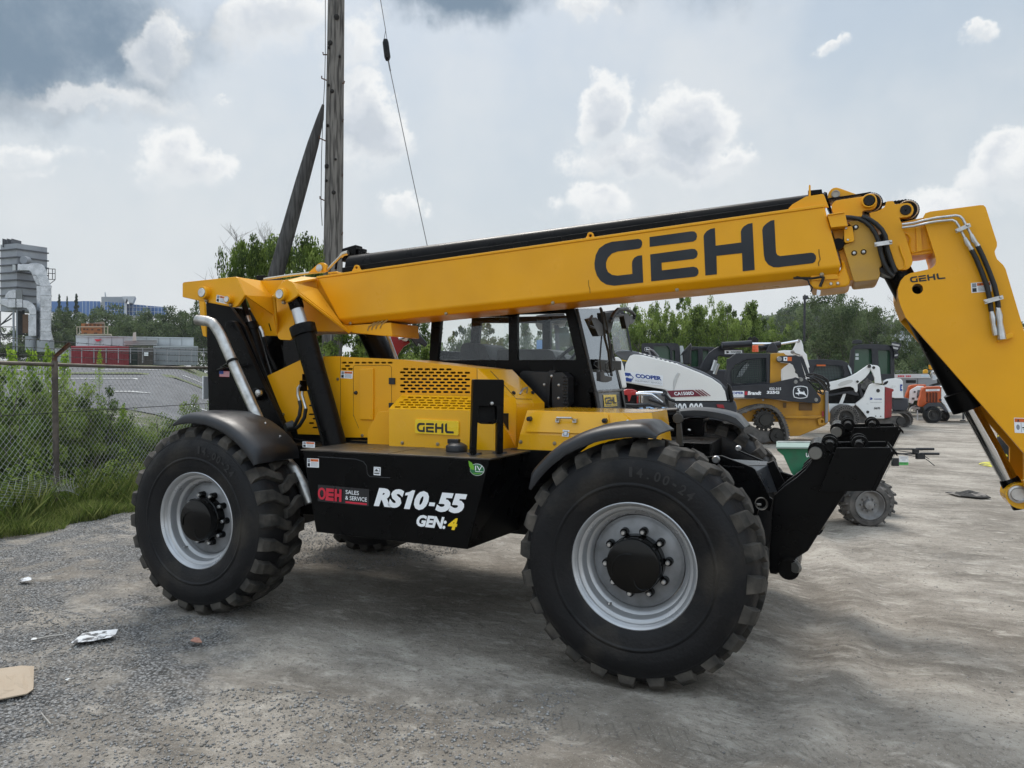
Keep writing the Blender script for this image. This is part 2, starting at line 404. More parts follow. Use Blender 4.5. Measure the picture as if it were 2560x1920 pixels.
# the maker's lettering, traced once in its own slanted frame
_G = [(485,204),(508,212),(519,232),(519,258),(510,280),(492,292),(300,317),(250,335),(215,370),(197,415),(198,460),(215,500),(250,525),(300,532),(432,517),(428,430),(432,400),(450,372),(480,355),(519,350),(529,594),(270,622),(200,612),(150,580),(115,530),(97,470),(94,420),(105,350),(135,290),(190,250),(250,230)]
_E1 = [(585,188),(955,137),(985,138),(1005,158),(1009,185),(1000,212),(975,228),(586,276)]
_E2 = [(591,343),(960,293),(990,295),(1010,315),(1015,340),(1005,368),(980,383),(692,417),(696,485),(975,452),(1005,460),(1021,482),(1022,510),(1008,533),(985,542),(600,583)]
_H = [(1067,180),(1075,160),(1095,135),(1130,115),(1168,107),(1175,265),(1403,236),(1399,140),(1408,115),(1430,90),(1465,70),(1503,62),(1523,481),(1416,494),(1410,331),(1182,356),(1186,520),(1083,531)]
_L = [(1590,125),(1600,95),(1630,65),(1665,42),(1698,35),(1713,325),(1725,348),(1750,358),(2025,327),(2050,332),(2068,355),(2070,380),(2060,408),(2040,421),(1730,458),(1690,457),(1645,435),(1615,395),(1605,350)]
def logo(dec, x0, y0, x1, y1, m, l=1):
    for P in (_G, _E1, _E2, _H, _L):
        q = []
        for x, y in P:
            v = (y - 242 + (x-95)*.11)/395.0; u = (x - 95 - 15*v)/1975.0
            q.append((x0+(x1-x0)*u, y0+(y1-y0)*v))
        dec.poly(q, m, l)
# ================================================================== TELEHANDLER
TH = thing('telehandler', 'large yellow and black telehandler with its long boom raised slightly over a gravel yard', 'telehandler', (-1.6, 1.22, 0))
# ---- wheels
def tyre_mb():
    b = MB(); half = [(.335,.004),(.36,-.012),(.40,-.026),(.44,-.033),(.446,-.040),(.455,-.040),(.461,-.035),(.50,-.043),(.54,-.041),(.57,-.032),(.590,-.022),(.596,-.023),(.602,-.017),(.616,-.006),(.638,.022),(.652,.07),(.658,.13),(.660,.19)]
    prof = half + [(r, .38-y) for r, y in reversed(half[:-1])]
    b.lathe(prof, (0,0,0), (0,1,0), 96)
    N = 24
    for side in (0, 1):
        for k in range(N):
            t0 = 2*math.pi*(k + .5*side)/N
            # centre line of the bar: angle offset, y, base r, top r, half width base, half width top
            st = [(.000,-.018,.604,.648,.052,.040),(.000,.014,.615,.677,.050,.039),(.008,.075,.630,.687,.048,.037),(.052,.125,.640,.689,.044,.034),(.085,.165,.645,.690,.040,.031),(.10,.212,.645,.690,.038,.029)]
            vs = []
            for (dt, y, rb, rt, wb, wt) in st:
                for (r, w) in ((rb, -wb), (rt, -wt), (rt, wt), (rb, wb)):
                    a = t0 - dt + w/r; yy = .38-y if side else y
                    vs.append((r*math.cos(a), yy, r*math.sin(a)))
            fs = []
            for i in range(len(st)-1):
                for j in range(3):
                    q = (i*4+j, i*4+j+1, i*4+j+5, i*4+j+4); fs.append(q if not side else q[::-1])
            fs.append((3,2,1,0) if not side else (0,1,2,3)); e = (len(st)-1)*4
            fs.append((e,e+1,e+2,e+3) if not side else (e+3,e+2,e+1,e)); b.add(vs, fs, 1)
    return b
def make_wheel(loc, rz=0.0, spin=0.0):
    w = bpy.data.objects.new('wheel', None); COL.objects.link(w); local(w); w.empty_display_size = .1
    tb_ = tyre_mb(); ty = tb_.build('tyre', [M_RUB, M_LUG], w, smooth=28, bevel=.007)
    # raised size marking on the side wall
    d = MB(); txt = '14.00-24'
    for i, ch in enumerate(txt):
        vs, fs = text_geo(ch, .02); a0 = R(93) - i*R(5.4); wd_ = {'.':.012,'-':.022,'1':.018}.get(ch, .034); hh = {'.':.011,'-':.012}.get(ch, .055)
        P = []
        for (u, v) in vs:
            r = .495 + (1-v)*hh + (.02 if ch == '-' else 0); a = a0 - (u-.5)*wd_/.52; P.append((r*math.cos(a), -.046, r*math.sin(a)))
        if P: 
            n = (V(P[fs[0][1]])-V(P[fs[0][0]])).cross(V(P[fs[0][2]])-V(P[fs[0][0]]))
            d.add(P, fs if n.y < 0 else [f[::-1] for f in fs])
    d.build('size_marking', mat('tyre_marking', (.016,.016,.017), .45), w)
    b = MB()
    rim = [(.331,.006),(.338,-.004),(.346,-.010),(.352,-.006),(.353,.004),(.345,.006),(.335,.012),(.327,.02),(.323,.028),(.306,.034),(.300,.042),(.298,.075),(.292,.088),(.275,.095),(.268,.105),(.262,.15),(.262,.36),(.345,.37)]
    b.lathe(rim, (0,0,0), (0,1,0), 72, 0)
    b.lathe([(.262,.135),(.258,.128),(.245,.124),(.236,.118),(.10,.118)], (0,0,0), (0,1,0), 64, 1)
    b.tube([(-.135,.092,-.255),(-.14,.06,-.25)], .006, 8, mi=2)
    b.build('rim', [M_RIM, M_DISC, M_ST], w, smooth=35)
    b = MB(); b.lathe([(.0,-.012),(.138,-.012),(.147,-.008),(.151,.004),(.152,.05),(.156,.055),(.156,.12)], (0,0,0), (0,1,0), 48)
    b.tube([(.095*math.cos(a)-.02, -.013, .095*math.sin(a)-.03) for a in [R(200-q*9) for q in range(14)]], .004, 6)
    b.tube([(.06+.05*math.cos(a), -.013, -.06+.06*math.sin(a)) for a in [R(180+q*12) for q in range(12)]], .004, 6)
    b.build('hub_cap', M_GB, w, smooth=30)
    for k in range(10):
        a = R(k*36+9); c = V((.178*math.cos(a), 0, .178*math.sin(a))); b = MB()
        b.lathe([(.0,.075),(.017,.075),(.022,.082),(.024,.118)], c, (0,1,0), 14, 0)
        b.lathe([(0,.058),(.010,.058),(.013,.062),(.013,.08)], c, (0,1,0), 8, 1); b.build('wheel_nut', [M_GB, M_ST], w, smooth=30)
    w.location = loc; w.rotation_euler = (0, 0, rz)
    return w
HZ = .684; XR = -3.215
w0 = make_wheel((0,0,HZ)); w0.rotation_euler = (0, R(3), 0)
wheels = [w0]
for (x, y, rz, sp) in ((XR,0,0,11),(0,2.44,math.pi,5),(XR,2.44,math.pi,9)):
    c = copy_tree(w0); c.location = (x,y,HZ); c.rotation_euler = (0, R(sp), rz); wheels.append(c)
for w in wheels: w.parent = TH; w.matrix_parent_inverse = PINV[TH.name]
# ---- fenders
def fender(hx, a0, a1, sgn=1, yc=0.0):
    sec = [(-.030,.712),(-.034,.730),(-.026,.752),(.004,.772),(.07,.785),(.20,.790),(.36,.785),(.42,.772),(.425,.73)]
    n = 26; b = MB(); vs = []
    for i in range(n):
        t = i/(n-1); a = R(a0 + (a1-a0)*t)
        flat = .0 if hx < -1 else max(0, (t-.75))*.05
        sh = min(1, 8*t+.3, 8*(1-t)+.3)
        for (y, r) in sec:
            rr = .712 + (r-.712)*sh + flat
            if abs(t-.36) < .012 or abs(t-.70) < .012: rr += .004
            vs.append((hx + rr*math.cos(a), yc + sgn*y, HZ + rr*math.sin(a)))
    m = len(sec); k0 = len(vs)
    inner = [(p[0]-(p[0]-hx)*.012, p[1], p[2]-(p[2]-HZ)*.012) for p in vs]; fs = []
    for i in range(n-1):
        for j in range(m-1):
            q = (i*m+j, i*m+j+1, (i+1)*m+j+1, (i+1)*m+j); fs.append(q); fs.append(tuple(v+k0 for v in reversed(q)))
        for j in (0, m-1): fs.append((i*m+j, (i+1)*m+j, (i+1)*m+j+k0, i*m+j+k0))
    for i in (0, n-1):
        for j in range(m-1): fs.append((i*m+j, i*m+j+1, i*m+j+1+k0, i*m+j+k0))
    b.add(vs+inner, fs)
    o = b.build('fender', M_PL, TH, smooth=50)
    bb = MB()
    for a in ((62, 50) if hx < -1 else (96, 70)):
        for y in ((.30,) if hx < -1 else (.2,)):
            c = V((hx+.79*math.cos(R(a)), yc+sgn*y, HZ+.79*math.sin(R(a)))); bb.lathe([(0,.006),(.007,.004),(.009,-.002)], c, (math.cos(R(a)),0,math.sin(R(a))), 10)
    bb.build('bolt', M_ST, o, smooth=40)
fender(XR, 106, 37); fender(0, 147, 79)
fender(XR, 106, 37, -1, 2.44); fender(0, 147, 60, -1, 2.44)
# ---- chassis
b = MB()
b.box((-3.9,.78,.62),(.3,.82,1.12)); b.box((-3.9,1.6,.62),(.3,1.64,1.12)); b.box((-3.7,.82,.66),(.5,1.6,.80)); b.box((-2.3,.4,.7),(-1.0,1.0,1.2))
b.box((-4.02,.7,1.12),(-3.75,1.8,1.42)); b.box((-3.95,.84,.72),(-3.6,1.6,1.4))
b.cyl((0,.2,HZ),(0,2.24,HZ),.11); b.cyl((XR,.2,HZ),(XR,2.24,HZ),.11); b.box((-.18,.95,.5),(.18,1.5,.86)); b.box((XR-.18,.95,.5),(XR+.18,1.5,.86))
b.box((-2.9,.55,.95),(-2.2,.80,1.20)); b.box((-1.0,.60,1.05),(-.1,1.2,1.235))
b.box((-2.6,1.64,.55),(-.9,2.3,1.15)); b.box((-.75,1.4,1.0),(.2,2.0,1.25))
b.build('chassis', M_B, TH, bevel=.006)
# rear mast plates
bb = MB(); bb.slab(Ys('A', [(680,352),(862,392),(985,560),(1230,1180),(1345,1440),(1590,1480),(1610,1760),(960,1760),(705,1330),(690,900)], .76), (0,.04,0))
bb.slab(Ys('A', [(680,352),(862,392),(985,560),(1230,1180),(1345,1440),(1000,1400),(705,1330),(690,900)], 1.62), (0,.04,0))
bb.slab(Ys('A', [(683,372),(760,390),(770,1300),(702,1260)], .80), (0,.80,0))
bb.build('mast_frame', M_B, TH, bevel=.005)
bb = MB(); bb.slab(Ys('A', [(818,560),(832,525),(860,508),(895,512),(925,560),(1150,1060),(1345,1450),(1290,1560),(1190,1380)], .70), (0,.05,0))
bb.lathe([(0,-.055),(.045,-.055),(.052,-.045),(.052,.0)], PY('A',1105,1090,.70), (0,1,0), 24); bb.build('mast_brace', M_B, TH, bevel=.008)
pb = MB(); pin(pb, 'A', 1097, 1083, .645, .028, .015); pb.build('pivot_pin', M_ST, TH, smooth=40)
# flag sticker on the mast plate
d = qdecal('A', (790,907), (867,910), (788,953), .76); d.rect(0,0,1,1,M_W,0)
for k in range(0,7): d.rect(0,k*2/13,1,(k*2+1)/13,M_R,1)
d.rect(0,0,.42,.54,M_BL,2); d.build('flag_sticker', TH)
# slow vehicle plate at the tail
p = PY('A', 668, 1040, .9); d = MB(); d.obox(p+V((0,.05,0)), (.006,0,0), (0,.07,0), (0,0,.10)); d.build('rear_plate', M_W, TH, bevel=.003)
# ---- fuel tank
zt = 1.226
a_, b_ = PY('T',178,120,.05), PY('T',1655,210,.05); c_, d_ = PY('T',285,805,.05), PY('T',1482,928,.05)
e_ = PZ('T',2015,140,zt); f_ = PY('T',1885,778,e_.y)
xl = a_.x
bb = MB(); tl = V((a_.x,.05,zt)); tr = V((b_.x,.05,zt)); brt = V((d_.x,.05,d_.z)); blt = V((c_.x,.05,d_.z+.01))
bb.hexa([blt, brt, V((f_.x,e_.y,f_.z)), V((blt.x,e_.y,f_.z)), tl+V((0,0,-.008)), tr+V((0,0,-.008)), V((e_.x,e_.y,zt-.008)), V((tl.x,e_.y,zt-.008))])
TK = bb.build('fuel_tank', M_B, TH, bevel=.006)
bb = MB(); bb.hexa([tl+V((-.012,-.006,-.006)), tr+V((.012,-.006,-.006)), V((e_.x+.012,e_.y,zt-.006)), V((tl.x-.012,e_.y,zt-.006)), tl+V((-.012,-.006,.004)), tr+V((.012,-.006,.004)), V((e_.x+.012,e_.y,zt+.004)), V((tl.x-.012,e_.y,zt+.004))])
bb.build('tank_lid', M_BT, TK, bevel=.002)
mx = PZ('T',880,165,zt+.005).x; bb = MB(); bb.box((mx-.003,.045,zt+.002),(mx+.003,e_.y-.02,zt+.0055))
for (x, y) in ((645,90),(1070,112)):
    p = PZ('T',x,y,zt); bb.box((p.x-.09,p.y-.02,zt+.004),(p.x+.09,p.y+.02,zt+.022))
bb.build('lid_hinge', M_B, TK, bevel=.004)
p = PZ('T',1395,158,zt); bb = MB(); bb.lathe([(0,.062),(.035,.062),(.05,.055),(.068,.045),(.072,.035),(.072,.006),(.066,0)], (p.x,p.y,zt), (0,0,1), 28); bb.box((p.x-.06,p.y-.02,zt+.055),(p.x+.02,p.y+.02,zt+.085)); bb.build('fuel_cap', M_PL, TK, smooth=40, bevel=.004)
warning('T',(180,75),(276,80),(180,120),.045,TH); warning('T',(215,207),(308,211),(215,277),.045,TK)
d = qdecal('T',(742,274),(797,278),(741,339),.05); d.rect(0,0,1,1,M_W,0).rect(.1,.1,.9,.62,M_GY,1).rect(.16,.16,.84,.56,M_W,2).poly([(.2,.42),(.5,.22),(.8,.45),(.5,.5)],M_INK,3).rect(.12,.72,.88,.84,M_INK,1); d.build('lift_sticker', TK)
# recessed panel line on the tank
bb = MB(); pl_ = Ys('T', [(300,195),(600,215),(660,235),(685,270),(690,330),(710,352),(870,362)], .049); bb.tube(pl_, .0025, 5, mi=0); bb.build('pressed_line', mat('edge_black', (.02,.02,.02), .25), TK)
d = qdecal('T',(302,415),(706,452),(300,545),.05); d.rect(0,0,1,1,mat('banner_black',(.018,.018,.02),.3),0)
# O E H in heavy red
rd = M_R
def ring(d, cx, cy, rx, ry, th, m, l, n=36):
    o = [(cx+rx*math.cos(2*math.pi*k/n), cy+ry*math.sin(2*math.pi*k/n)) for k in range(n)]
    i = [(cx+(rx-th)*math.cos(2*math.pi*k/n), cy+(ry-th*3)*math.sin(2*math.pi*k/n)) for k in range(n)]
    for k in range(n): d.poly([o[k], o[(k+1)%n], i[(k+1)%n], i[k]], m, l)
ring(d, .085, .52, .08, .36, .042, rd, 1)
d.poly([(.175,.16),(.325,.16),(.325,.36),(.225,.36),(.225,.44),(.325,.44),(.325,.62),(.225,.62),(.225,.70),(.325,.70),(.325,.90),(.16,.90),(.175,.66)], rd, 2)
d.poly([(.345,.16),(.39,.16),(.39,.43),(.435,.43),(.435,.16),(.48,.16),(.48,.90),(.435,.90),(.435,.62),(.39,.62),(.39,.90),(.345,.90)], rd, 2)
d.text('SALES',.555,.16,.81,.40,M_W,1,.008); d.text('& SERVICE',.55,.50,.965,.74,M_W,1,.008); d.rect(.555,.83,.965,.94,rd,1); d.build('dealer_lettering', TK)
d = qdecal('T',(748,436),(1482,492),(744,584),.05); d.text('RS',0,0,.335,1,M_W,1,.06,.26); d.text('0',.445,0,.605,1,M_W,1,.06,.26); d.text('55',.675,0,1,1,M_W,1,.06,.26)
d.poly([(.425,.0),(.455,.0),(.400,1),(.338,1),(.378,.28),(.345,.30),(.352,.16),(.395,.10)], M_W, 1); d.poly([(.612,.55),(.672,.55),(.664,.74),(.604,.74)], M_W, 1); d.build('model_lettering', TK)
d = qdecal('T',(1083,650),(1408,680),(1081,744),.05); d.text('GEN:',0,0,.735,1,M_W,1,.05,.25); d.text('4',.765,.02,1,1,M_YD,1,.05,.25); d.build('model_lettering', TK)
d = qdecal('T',(1490,225),(1620,233),(1488,338),.05); d.disc(.54,.60,.44,.42,M_W,0); d.disc(.54,.60,.42,.39,M_GR,1); d.poly([(.02,0),(.22,.12),(.36,.35),(.38,.62),(.2,.6),(.08,.4)],M_LG,2); d.text('IV',.44,.32,.86,.66,M_W,2,.0); d.rect(.45,.70,.95,.74,M_W,2); d.rect(.30,.84,.8,.88,M_LG,2); d.build('leaf_emblem', TK)
# ---- engine hood with real slots
YH = .80
def slot(c, x, y, hw, hh, f):   # capsule hole
    P = []
    for k in range(5): a = R(-90+45*k); P.append(f(c, x+hw-hh+hh*math.cos(a), y+hh*math.sin(a)))
    for k in range(5): a = R(90+45*k); P.append(f(c, x-hw+hh+hh*math.cos(a), y+hh*math.sin(a)))
    return P
fH = lambda c, x, y: PY(c, x, y, YH)
holes = []
for r_, (y, x0, x1, n) in enumerate([(577,362,702,7),(603,337,848,10),(628,364,821,9),(655,337,848,10),(680,364,821,9),(706,337,848,10),(731,364,821,9),(756,337,848,10)]):
    for k in range(n):
        x = x0 + (x1-x0)*k/(n-1); holes.append(slot('B', x, y + (x-337)*.008, 22, 8, fH))
for k in range(8): holes.append(slot('E', 892+k*66.5, 756, 25, 9, fH))
for (x, y) in ((925,788),(890,819),(955,819)): holes.append(slot('E', x, y, 25, 9, fH))
hood = [fH('E',690,692), fH('E',855,694), fH('B',300,500), fH('B',925,570), fH('B',925,1195), fH('E',1120,1512), fH('E',700,1512)]
bb = MB(); bb.slab(hood, (0,.004,0), holes)
HD = bb.build('engine_hood', M_Y, TH)
bb = MB(); zlo = 1.2
topL = fH('E',690,692); topM = fH('B',300,500); topR = fH('B',925,570)
for p, q in ((topL, topM), (topM, topR)): bb.add([p+V((0,.002,0)), q+V((0,.002,0)), q+V((0,.5,0)), p+V((0,.5,0))], [(0,1,2,3)])
bb.add([V((topL.x-.01,YH,zlo)), V((topL.x-.01,YH+.5,zlo)), V((topL.x-.01,YH+.5,topL.z)), V((topL.x-.01,YH,topL.z))], [(3,2,1,0)])
bb.add([V((topR.x,YH+.5,zlo)), V((topL.x,YH+.5,zlo)), V((topL.x,YH+.5,topL.z)), V((topM.x,YH+.5,topM.z)), V((topR.x,YH+.5,topR.z))], [(0,1,2,3,4)])
bb.build('hood_top', M_Y, HD)
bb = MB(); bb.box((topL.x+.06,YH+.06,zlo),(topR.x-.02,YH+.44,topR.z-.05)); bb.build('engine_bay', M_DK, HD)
# hood nose
A0 = topR; Bn = PY('B',1203,582,1.28); Cn = PY('B',1457,842,1.28); Dn = PY('B',1240,852,.90)
A1 = PY('B',925,1195,YH); D1 = PY('B',1236,1200,.90); C1 = PY('B',1457,1000,1.28)
bb = MB(); bb.add([A0, Dn, Cn, Bn], [(0,1,2,3)]); bb.add([A0, A1, D1, Dn], [(0,1,2,3)]); bb.add([Dn, D1, V((C1.x,1.28,1.2)), Cn], [(0,1,2,3)]); bb.build('hood_nose', M_YG, HD, bevel=.0)
n_ = (Dn-A0).cross(Cn-A0).normalized(); n_ = n_ if n_.dot(CAM-A0) > 0 else -n_
def nose(x, y): return PP('B', x, y, A0 + n_*.003, n_)
bb = MB(); bb.tube([nose(1262,775)+n_*.0, nose(1268,757)+n_*.03, nose(1300,748)+n_*.034, nose(1318,765)], .007, 8); bb.build('handle', M_ST, HD, smooth=60)
bb = MB()
for (x, y) in ((1212,768),(1362,766)): bb.lathe([(0,.016),(.014,.012),(.016,0)], nose(x,y), n_, 6)
bb.tube([nose(1030,590), nose(1150,715), nose(1235,812), nose(1360,815)], .0018, 4); bb.build('catch', M_PL, HD)
# door details on the hood
ep = lambda x, y: PY('E', x, y, YH-.001)
bb = MB(); bb.slab(Ys('E', [(1050,816),(1185,812),(1185,1338),(1050,1334)], YH-.014), (0,.014,0)); bb.build('door_panel', M_Y, HD, bevel=.009)
bb = MB()
bb.tube([ep(855,694), ep(855,1512)], .002, 4); bb.tube([ep(985,1300), ep(985,800), ep(1000,782), ep(1350,782), ep(1372,800), ep(1372,1180)], .0016, 4); bb.tube([ep(985,1280), ep(1040,1420)], .0016, 4)
bb.tube([PY('B',925,570,YH-.001), PY('B',925,890,YH-.001)], .002, 4)
bb.build('panel_gap', mat('gap_brown', (.10,.05,.005), .6), HD)
bb = MB(); bb.slab(Ys('E', [(1342,908),(1402,910),(1402,975),(1342,973)], YH-.012), (0,.012,0)); bb.slab(Ys('E', [(1342,1162),(1390,1164),(1350,1212),(1342,1212)], YH-.012), (0,.012,0))
q = PY('E',1012,1060,YH); bb.lathe([(0,-.016),(.012,-.014),(.016,0)], q, (0,1,0), 12); bb.build('latch', M_PL, HD, bevel=.002)
bb = MB()
for (c, x, y, yy) in (('E',828,922,YH),('E',1076,1492,YH),('E',277,1280,YH),('B',335,1160,.5),('B',614,1170,.5),('B',1270,1152,.6),('B',1537,1164,.6),('I',1722,824,.97),('F',518,826,.98),('O',830,658,.985),('B',1524,55,.985),('B',680,140,.985)):
    bb.lathe([(0,-.010),(.006,-.010),(.007,-.006),(.012,-.005),(.013,0)], PY(c,x,y,yy), (0,1,0), 12)
bb.build('bolt', mat('bolt_bronze', (.30,.25,.17), .35, .8), HD, smooth=40)
warning('E',(861,838),(980,843),(858,912),YH,HD)
# rear cover panel around the lift cylinder foot
holes = []
for r_ in range(8):
    y = 1100 + r_*44.5
    for k in range(3):
        x = 560 + (k*74) + (37 if r_ % 2 else 0)
        if r_ < 2 and k > 0: continue
        holes.append(slot('E', x, y, 27, 9, fH))
rc = [fH('E',60,915), fH('E',420,742), fH('E',455,726), fH('E',495,850), fH('E',690,1250), fH('E',730,1488), fH('E',425,1478), fH('E',410,1420), fH('E',330,1412), fH('E',300,1405), fH('E',282,1370)]
holes = [h for h in holes if max(p.x for p in h) < fH('E',680,1300).x]
bb = MB(); bb.slab(rc, (0,.005,0), holes); bb.slab([fH('E',735,690)+V((0,.03,0)), fH('E',855,690)+V((0,.03,0)), fH('E',855,860)+V((0,.03,0)), fH('E',850,1512)+V((0,.03,0)), fH('E',700,1512)+V((0,.03,0)), fH('E',640,800)+V((0,.03,0))], (0,.01,0)); bb.build('rear_cover', M_Y, TH)
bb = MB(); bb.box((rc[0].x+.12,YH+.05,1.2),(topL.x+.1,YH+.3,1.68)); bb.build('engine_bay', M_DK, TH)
# lower side box with slatted sloping top
YB = .50
bx = lambda c, x, y: PY(c, x, y, YB)
bL, bR, bRb, bLb = bx('B',228,890), bx('B',1068,907), bx('B',1068,1222), bx('B',228,1187)
uL, uR = PY('B',330,780,YH-.002), PY('B',1075,800,YH-.002)
nn = (bR-bL).cross(uL-bL).normalized(); nn = nn if nn.dot(CAM-bL) > 0 else -nn
holes = []
fS = lambda c, x, y: PP(c, x, y, bL, nn)
for r_, (y, x0, x1, n) in enumerate([(798,400,828,8),(818,360,868,9),(837,320,910,11),(857,340,870,10),(876,298,850,10)]):
    for k in range(n):
        x = x0 + (x1-x0)*k/(n-1); holes.append(slot('B', x, y + (x-300)*.022, 24, 6, fS))
S4 = [bL, bR, fS('B',1060,800), fS('B',330,780)]
bb = MB(); bb.slab(S4, -nn*.004, holes)
bb.add([bLb, bRb, bR, bL], [(0,1,2,3)]); bk = V((bR.x,YH,bR.z)); bb.add([bRb, V((bRb.x+.02,YH,zt)), V((bR.x+.02,YH,S4[2].z)), S4[2], bR], [(0,1,2,3,4)])
bb.add([bLb, bL, S4[3], V((bL.x,YH,S4[3].z)), V((bL.x,YH,zt))], [(0,1,2,3,4)])
SB = bb.build('side_box', M_YG, TH)
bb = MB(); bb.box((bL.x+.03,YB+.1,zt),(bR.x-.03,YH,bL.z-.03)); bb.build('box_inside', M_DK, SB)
bb = MB(); Pp = Ys('B', [(58,1172),(60,1062),(145,914),(230,908),(230,1176)], .58); bb.slab(Pp, (0,.2,0)); bb.build('side_box_wing', M_Y, SB, bevel=.004)
# badge
Bd = qdecal('B',(440,972),(787,988),(439,1084),YB,.004)
Pts = []
for (cx, cy, a0) in ((.96,.12,-90),(.96,.88,0),(.04,.88,90),(.04,.12,180)):
    for k in range(5): a = R(a0+22.5*k); Pts.append((cx+.035*math.cos(a), cy+.11*math.sin(a)))
bb = MB(); P3 = [Bd.P(u,v,2) for u, v in Pts]; bb.slab(P3, -Bd.n*.02); bg_ = bb.build('badge', M_YD, SB, bevel=.005)
Bd.lift = .0045; logo(Bd, .055, .23, .90, .87, M_INK, 2); Bd.build('badge_lettering', bg_)
# folded step frame standing on the tank lid
g0 = PZ('B',900,1250,zt+.01); g1 = PZ('B',1105,1243,zt+.01); gx = (g1-g0).normalized(); gn = V((gx.y,-gx.x,0)).normalized(); gn = gn if gn.dot(CAM-g0) > 0 else -gn
fG = lambda x, y: PP('B', x, y, g0, gn)
fr = [fG(*q) for q in [(895,662),(905,657),(1128,660),(1140,670),(1131,1243),(1083,1243),(1085,1000),(1052,1013),(960,1011),(930,998),(922,1250),(877,1250)]]
hl = [fG(*q) for q in [(940,874),(1080,874),(1083,985),(1050,1003),(965,1001),(935,988)]]
bb = MB(); bb.slab(fr, -gn*.045, [hl]); SF = bb.build('step_frame', M_B, TH, bevel=.004)
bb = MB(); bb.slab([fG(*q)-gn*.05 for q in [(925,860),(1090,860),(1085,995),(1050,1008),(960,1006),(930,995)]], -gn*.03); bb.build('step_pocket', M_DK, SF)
bb = MB(); bb.lathe([(0,.012),(.010,.010),(.013,0)], fG(1040,848), gn, 12); bb.build('bolt', M_ST, SF, smooth=60)
bb = MB()
for q in ((905,1252),(1105,1245)):
    p = PZ('B',q[0],q[1],zt); bb.lathe([(0,.016),(.045,.014),(.05,.004)], p, (0,0,1), 24)
bb.build('foot', M_PL, SF, smooth=40)
# ---- front tool box above the fender
YT = .60
ft = lambda c, x, y: PY(c, x, y, YT)
t0, t1, t2, t3 = ft('B',1243,1182), ft('B',1300,905), ft('K',405,1180), ft('K',430,1272)
Xf = t2.x
bb = MB(); zb = 1.235; zmid = ft('B',1262,1092).z
lo = [V((t0.x,YT,zb)), V((t0.x+.02,YT,zmid)), V((t1.x,YT+.05,t1.z))]; 
fr_ = [V((Xf+.16,YT,zb)), V((Xf+.14,YT,zmid)), V((Xf,YT+.05,t2.z))]
for i in range(2): bb.add([lo[i], fr_[i], fr_[i+1], lo[i+1]], [(0,1,2,3)])
bkY = 1.25
bb.add([lo[2], fr_[2], V((Xf+.16,.78,t2.z+.002)), V((Xf+.16,bkY,t2.z)), V((t1.x,bkY,t1.z))], [(0,1,2,3,4)])
bb.add([fr_[1], fr_[2], V((Xf+.16,.78,t2.z)), V((Xf+.18,.78,zmid))], [(3,2,1,0)])
bb.add([fr_[0], fr_[1], V((Xf+.18,.78,zmid)), V((Xf+.2,.78,zb))], [(3,2,1,0)])
bb.add([V((Xf+.16,.78,t2.z)), V((Xf+.18,.78,zmid)), V((Xf+.2,.78,zb)), V((Xf+.2,bkY,zb)), V((Xf+.16,bkY,t2.z))], [(0,1,2,3,4)])
bb.add([lo[0], lo[1], lo[2], V((t1.x,bkY,t1.z)), V((t0.x,bkY,zb))], [(0,1,2,3,4)])
TB = bb.build('tool_box', M_YG, TH)
bb = MB(); bb.slab([V((t1.x+.01,YT-.002,zmid+.02)), V((Xf-.06,YT-.002,zmid+.02)), V((Xf-.09,YT+.036,t1.z-.012)), V((t1.x+.03,YT+.036,t1.z-.012))], V((0,-.006,-.001))); bb.build('tool_box_door', M_YG, TB, bevel=.002)
bb = MB(); h0, h1 = ft('B',1563,983), ft('B',1698,985); o_ = V((0,-.01,0)); bb.tube([h0+o_, h0+V((.01,-.045,.02)), h1+V((-.01,-.045,.02)), h1+o_], .007, 8); bb.box(h0+V((-.012,-.016,-.012)), h0+V((.012,.03,.012))); bb.box(h1+V((-.012,-.016,-.012)), h1+V((.012,.03,.012))); bb.build('handle', M_ST, TB, smooth=40)
bb = MB()
for (x, y) in ((1341,970),(1935,985)): bb.lathe([(0,-.03),(.016,-.026),(.018,.01)], ft('B',x,y), (0,1,0), 6)
bb.build('catch', M_PL, TB)
d = qdecal('B',(1603,1056),(1656,1060),(1596,1108),YT-.003); d.rect(0,0,1,1,M_W,0).rect(.2,.15,.8,.85,M_GY,1).rect(.3,.25,.7,.75,M_W,2); d.build('sticker', TB)
# ---- exhaust
pth = [PY('A',612,505,.50), PY('A',690,515,.50), PY('A',730,530,.50), PY('A',762,570,.50), PY('A',795,625,.50), PY('A',890,840,.48), PY('A',1120,1350,.42), PY('V',1230,470,.42), PY('V',1290,480,.42), PY('V',1335,530,.42), PY('V',1400,640,.42), PY('V',1462,790,.42)]
bb = MB(); bb.tube(pth, .042, 20, caps=False); EX = bb.build('exhaust_pipe', M_EX, TH, smooth=60)
bb = MB(); c0 = pth[0]; dd = (pth[0]-pth[1]).normalized(); bb.lathe([(.043,-.03),(.040,.0),(.034,.002),(.034,-.06)], c0, dd, 20); bb.lathe([(0,-.04),(.036,-.04)], c0, dd, 20, 1); bb.build('exhaust_tip', [M_EX, M_DK], EX, smooth=60)
bb = MB(); c1 = PY('A',890,838,.48); dd = (pth[6]-pth[5]).normalized(); bb.lathe([(.0445,-.012),(.047,0),(.0445,.012)], c1, dd, 20); bb.tube([c1+V((-.03,.0,.0)), PY('A',800,880,.70)], .01, 8); bb.tube([c1+V((-.03,.04,-.01)), PY('A',775,900,.74)], .012, 8); bb.build('pipe_clamp', M_B, EX, smooth=60)
